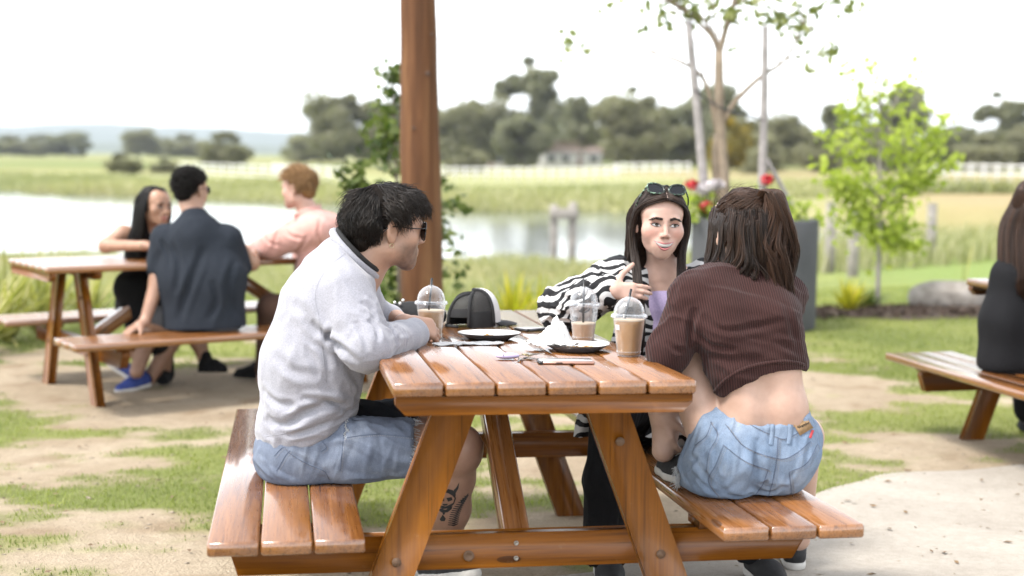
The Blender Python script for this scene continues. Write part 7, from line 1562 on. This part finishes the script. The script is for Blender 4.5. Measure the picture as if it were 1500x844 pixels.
sculpt('body', bt_, .006, M['skin'], pk, 2, None, face_tint(Hp, sk, (.48, .24, .2), 0, .6)); eyes(Hp, pk); brows(Hp, pk, M['hairblond'], 60, .0014)
PF = [([(420, 322), (405, 345), (400, 370)], -.014, .012), ([(450, 345), (440, 362), (425, 375)], -.012, .011), ([(480, 320), (488, 350), (480, 385)], -.010, .013), ([(412, 330), (425, 345), (446, 350)], -.010, .010), ([(470, 318), (466, 345), (474, 370)], -.010, .009), ([(385, 345), (396, 356), (412, 360)], -.010, .009), ([(490, 330), (498, 350), (500, 380)], -.008, .01)]
sculpt('sweatshirt', [cone(P(462, 338, D-.06), P(475, 450, D-.05), .120, .150, .06), cone(P(456, 338, D+.1), P(470, 450, D+.1), .120, .150, .06), cone(P(452, 312, D), P(462, 330, D), .07, .10, .05), cone(P(485, 330, D), P(490, 350, D), .07, .08, .05)]+chain([shn, eln, wrn*.6+eln*.4], [.088, .072, .058])+chain([shf, elf, wrf], [.085, .068, .05])+[plane(P(450, 304, D), (-.4, 0, 1), .01)], .008, M['pink'], pk, 2, lambda X: (fbm(X, 7, 3, 6)-.5)*.022, folds=PF)
sculpt('trousers', [cone(hpc, hpc+vv(0, .1, 0), .13, .13, .05)]+chain([hpc, P(398, 452, D-.05), P(388, 540, D+.08)], [.115, .085, .06])+chain([hpc+vv(0, .1, 0), P(420, 455, D+.35), P(410, 540, D+.4)], [.115, .085, .06]), .009, M['tanpant'], pk)
obj('collar', tubes((ring(P(450, 309, D), unit((.9, 0, .35)), (0, 1, 0), .078, .078)-pkc)[None], .012, M['pink'], 8, 'collar'), pk)
short_hair(Hp, pk, M['hairblond'], 3400, .050, 8, .15, (0, .75, .10), wave=.0008, r=.0018)
for (x, dd) in ((388, .1), (410, .4)):
    ft = P(x, 560, D+dd); ft[2] = float(ground_z(np.array([ft[0]]), np.array([ft[1]]))[0])+.02; shoe(pk, ft+vv(.05, 0, 0), ft+vv(-.20, .06, 0), (0, 0, 1), M['nearblack'], M['nearblack'])
# sandalled foot stretched out under the pond-side table belongs to the woman
ft = P(292, 505, D+.02); f2 = P(300, 528, D); sculpt('shin', chain([P(262, 470, D), ft, f2], [.055, .042, .04]), .007, M['skin'], wa_, 1, None, lambda X: np.tile(np.array((.42, .24, .155)), (len(X), 1))); shoe(wa_, P(295, 545, D-.02), P(330, 545, D-.18), (.2, 0, 1), M['nearblack'], M['nearblack'], name='sandal')
# ------------------------------------------------------------------ woman in black on the right
D = 6.55; rw = rootat(T3P(-.60, 1.25, HB), 'woman with long brown hair in black top sitting with her back turned on the right'); bpy.context.view_layer.update()
Hr = Frame(P(1513, 300, D+.05), (.25, .96, 0), (-.02, 0, 1), 1.0); hpc = P(1496, 520, D); shl, shr = P(1480, 405, D), P(1560, 405, D+.05)
bt_ = head_prims(Hr, .88, fine=False)+[cone(Hr(0, -.02, -.06), P(1514, 385, D), .05, .055, .03)]+wide_(P(1514, 420, D), hpc, .07, .085, .11)+[cone(shl, shr, .045, .045, .04)]+chain([shl, P(1461, 470, D+.1), P(1486, 470, D+.32)], [.045, .04, .028])+chain([shr, P(1576, 470, D+.1), P(1546, 470, D+.32)], [.045, .04, .028])+chain([hpc-vv(.08, 0, 0), P(1501, 500, D+.5), P(1506, 610, D+.5)], [.09, .06, .04])+chain([hpc+vv(.08, 0, 0), P(1556, 500, D+.5), P(1561, 610, D+.5)], [.09, .06, .04])
sculpt('body', bt_, .008, M['skin'], rw, 2, None, lambda X: np.tile(np.array((.55, .36, .28)), (len(X), 1)))
sculpt('black_top', wide_(P(1510, 405, D), P(1498, 470, D), .075, .10, .115)+wide_(P(1498, 470, D), P(1496, 528, D), .075, .115, .13)+[cone(shl, shr, .06, .06, .06)]+chain([shl, P(1472, 450, D+.06)], [.06, .058], .06)+chain([shr, P(1570, 450, D+.06)], [.06, .058], .06)+[plane((0, 0, rw.location.z+.004), (0, 0, -1), .015)], .008, M['nearblack'], rw, 2, lambda X: (fbm(X*np.array([1, 1, .4]), 10, 2, 6)-.5)*.02)
sculpt('trousers', [cone(hpc-vv(.06, 0, .03), hpc+vv(.06, 0, -.03), .12, .12, .05)]+chain([hpc-vv(.08, 0, 0), P(1501, 500, D+.5), P(1506, 600, D+.5)], [.11, .08, .07])+chain([hpc+vv(.08, 0, 0), P(1556, 500, D+.5), P(1561, 600, D+.5)], [.11, .08, .07]), .01, M['nearblack'], rw)
long_hair(Hr, rw, M['hairbrown'], 2000, 9, .31, wav=.004, sidew=.125, amax=2.7)
for x in (1520, 1575):
    ft = P(x, 620, D+.5); ft[2] = float(ground_z(np.array([ft[0]]), np.array([ft[1]]))[0])+.01; shoe(rw, ft, ft+vv(0, .22, 0), (0, 0, 1), M['nearblack'], M['nearblack'])
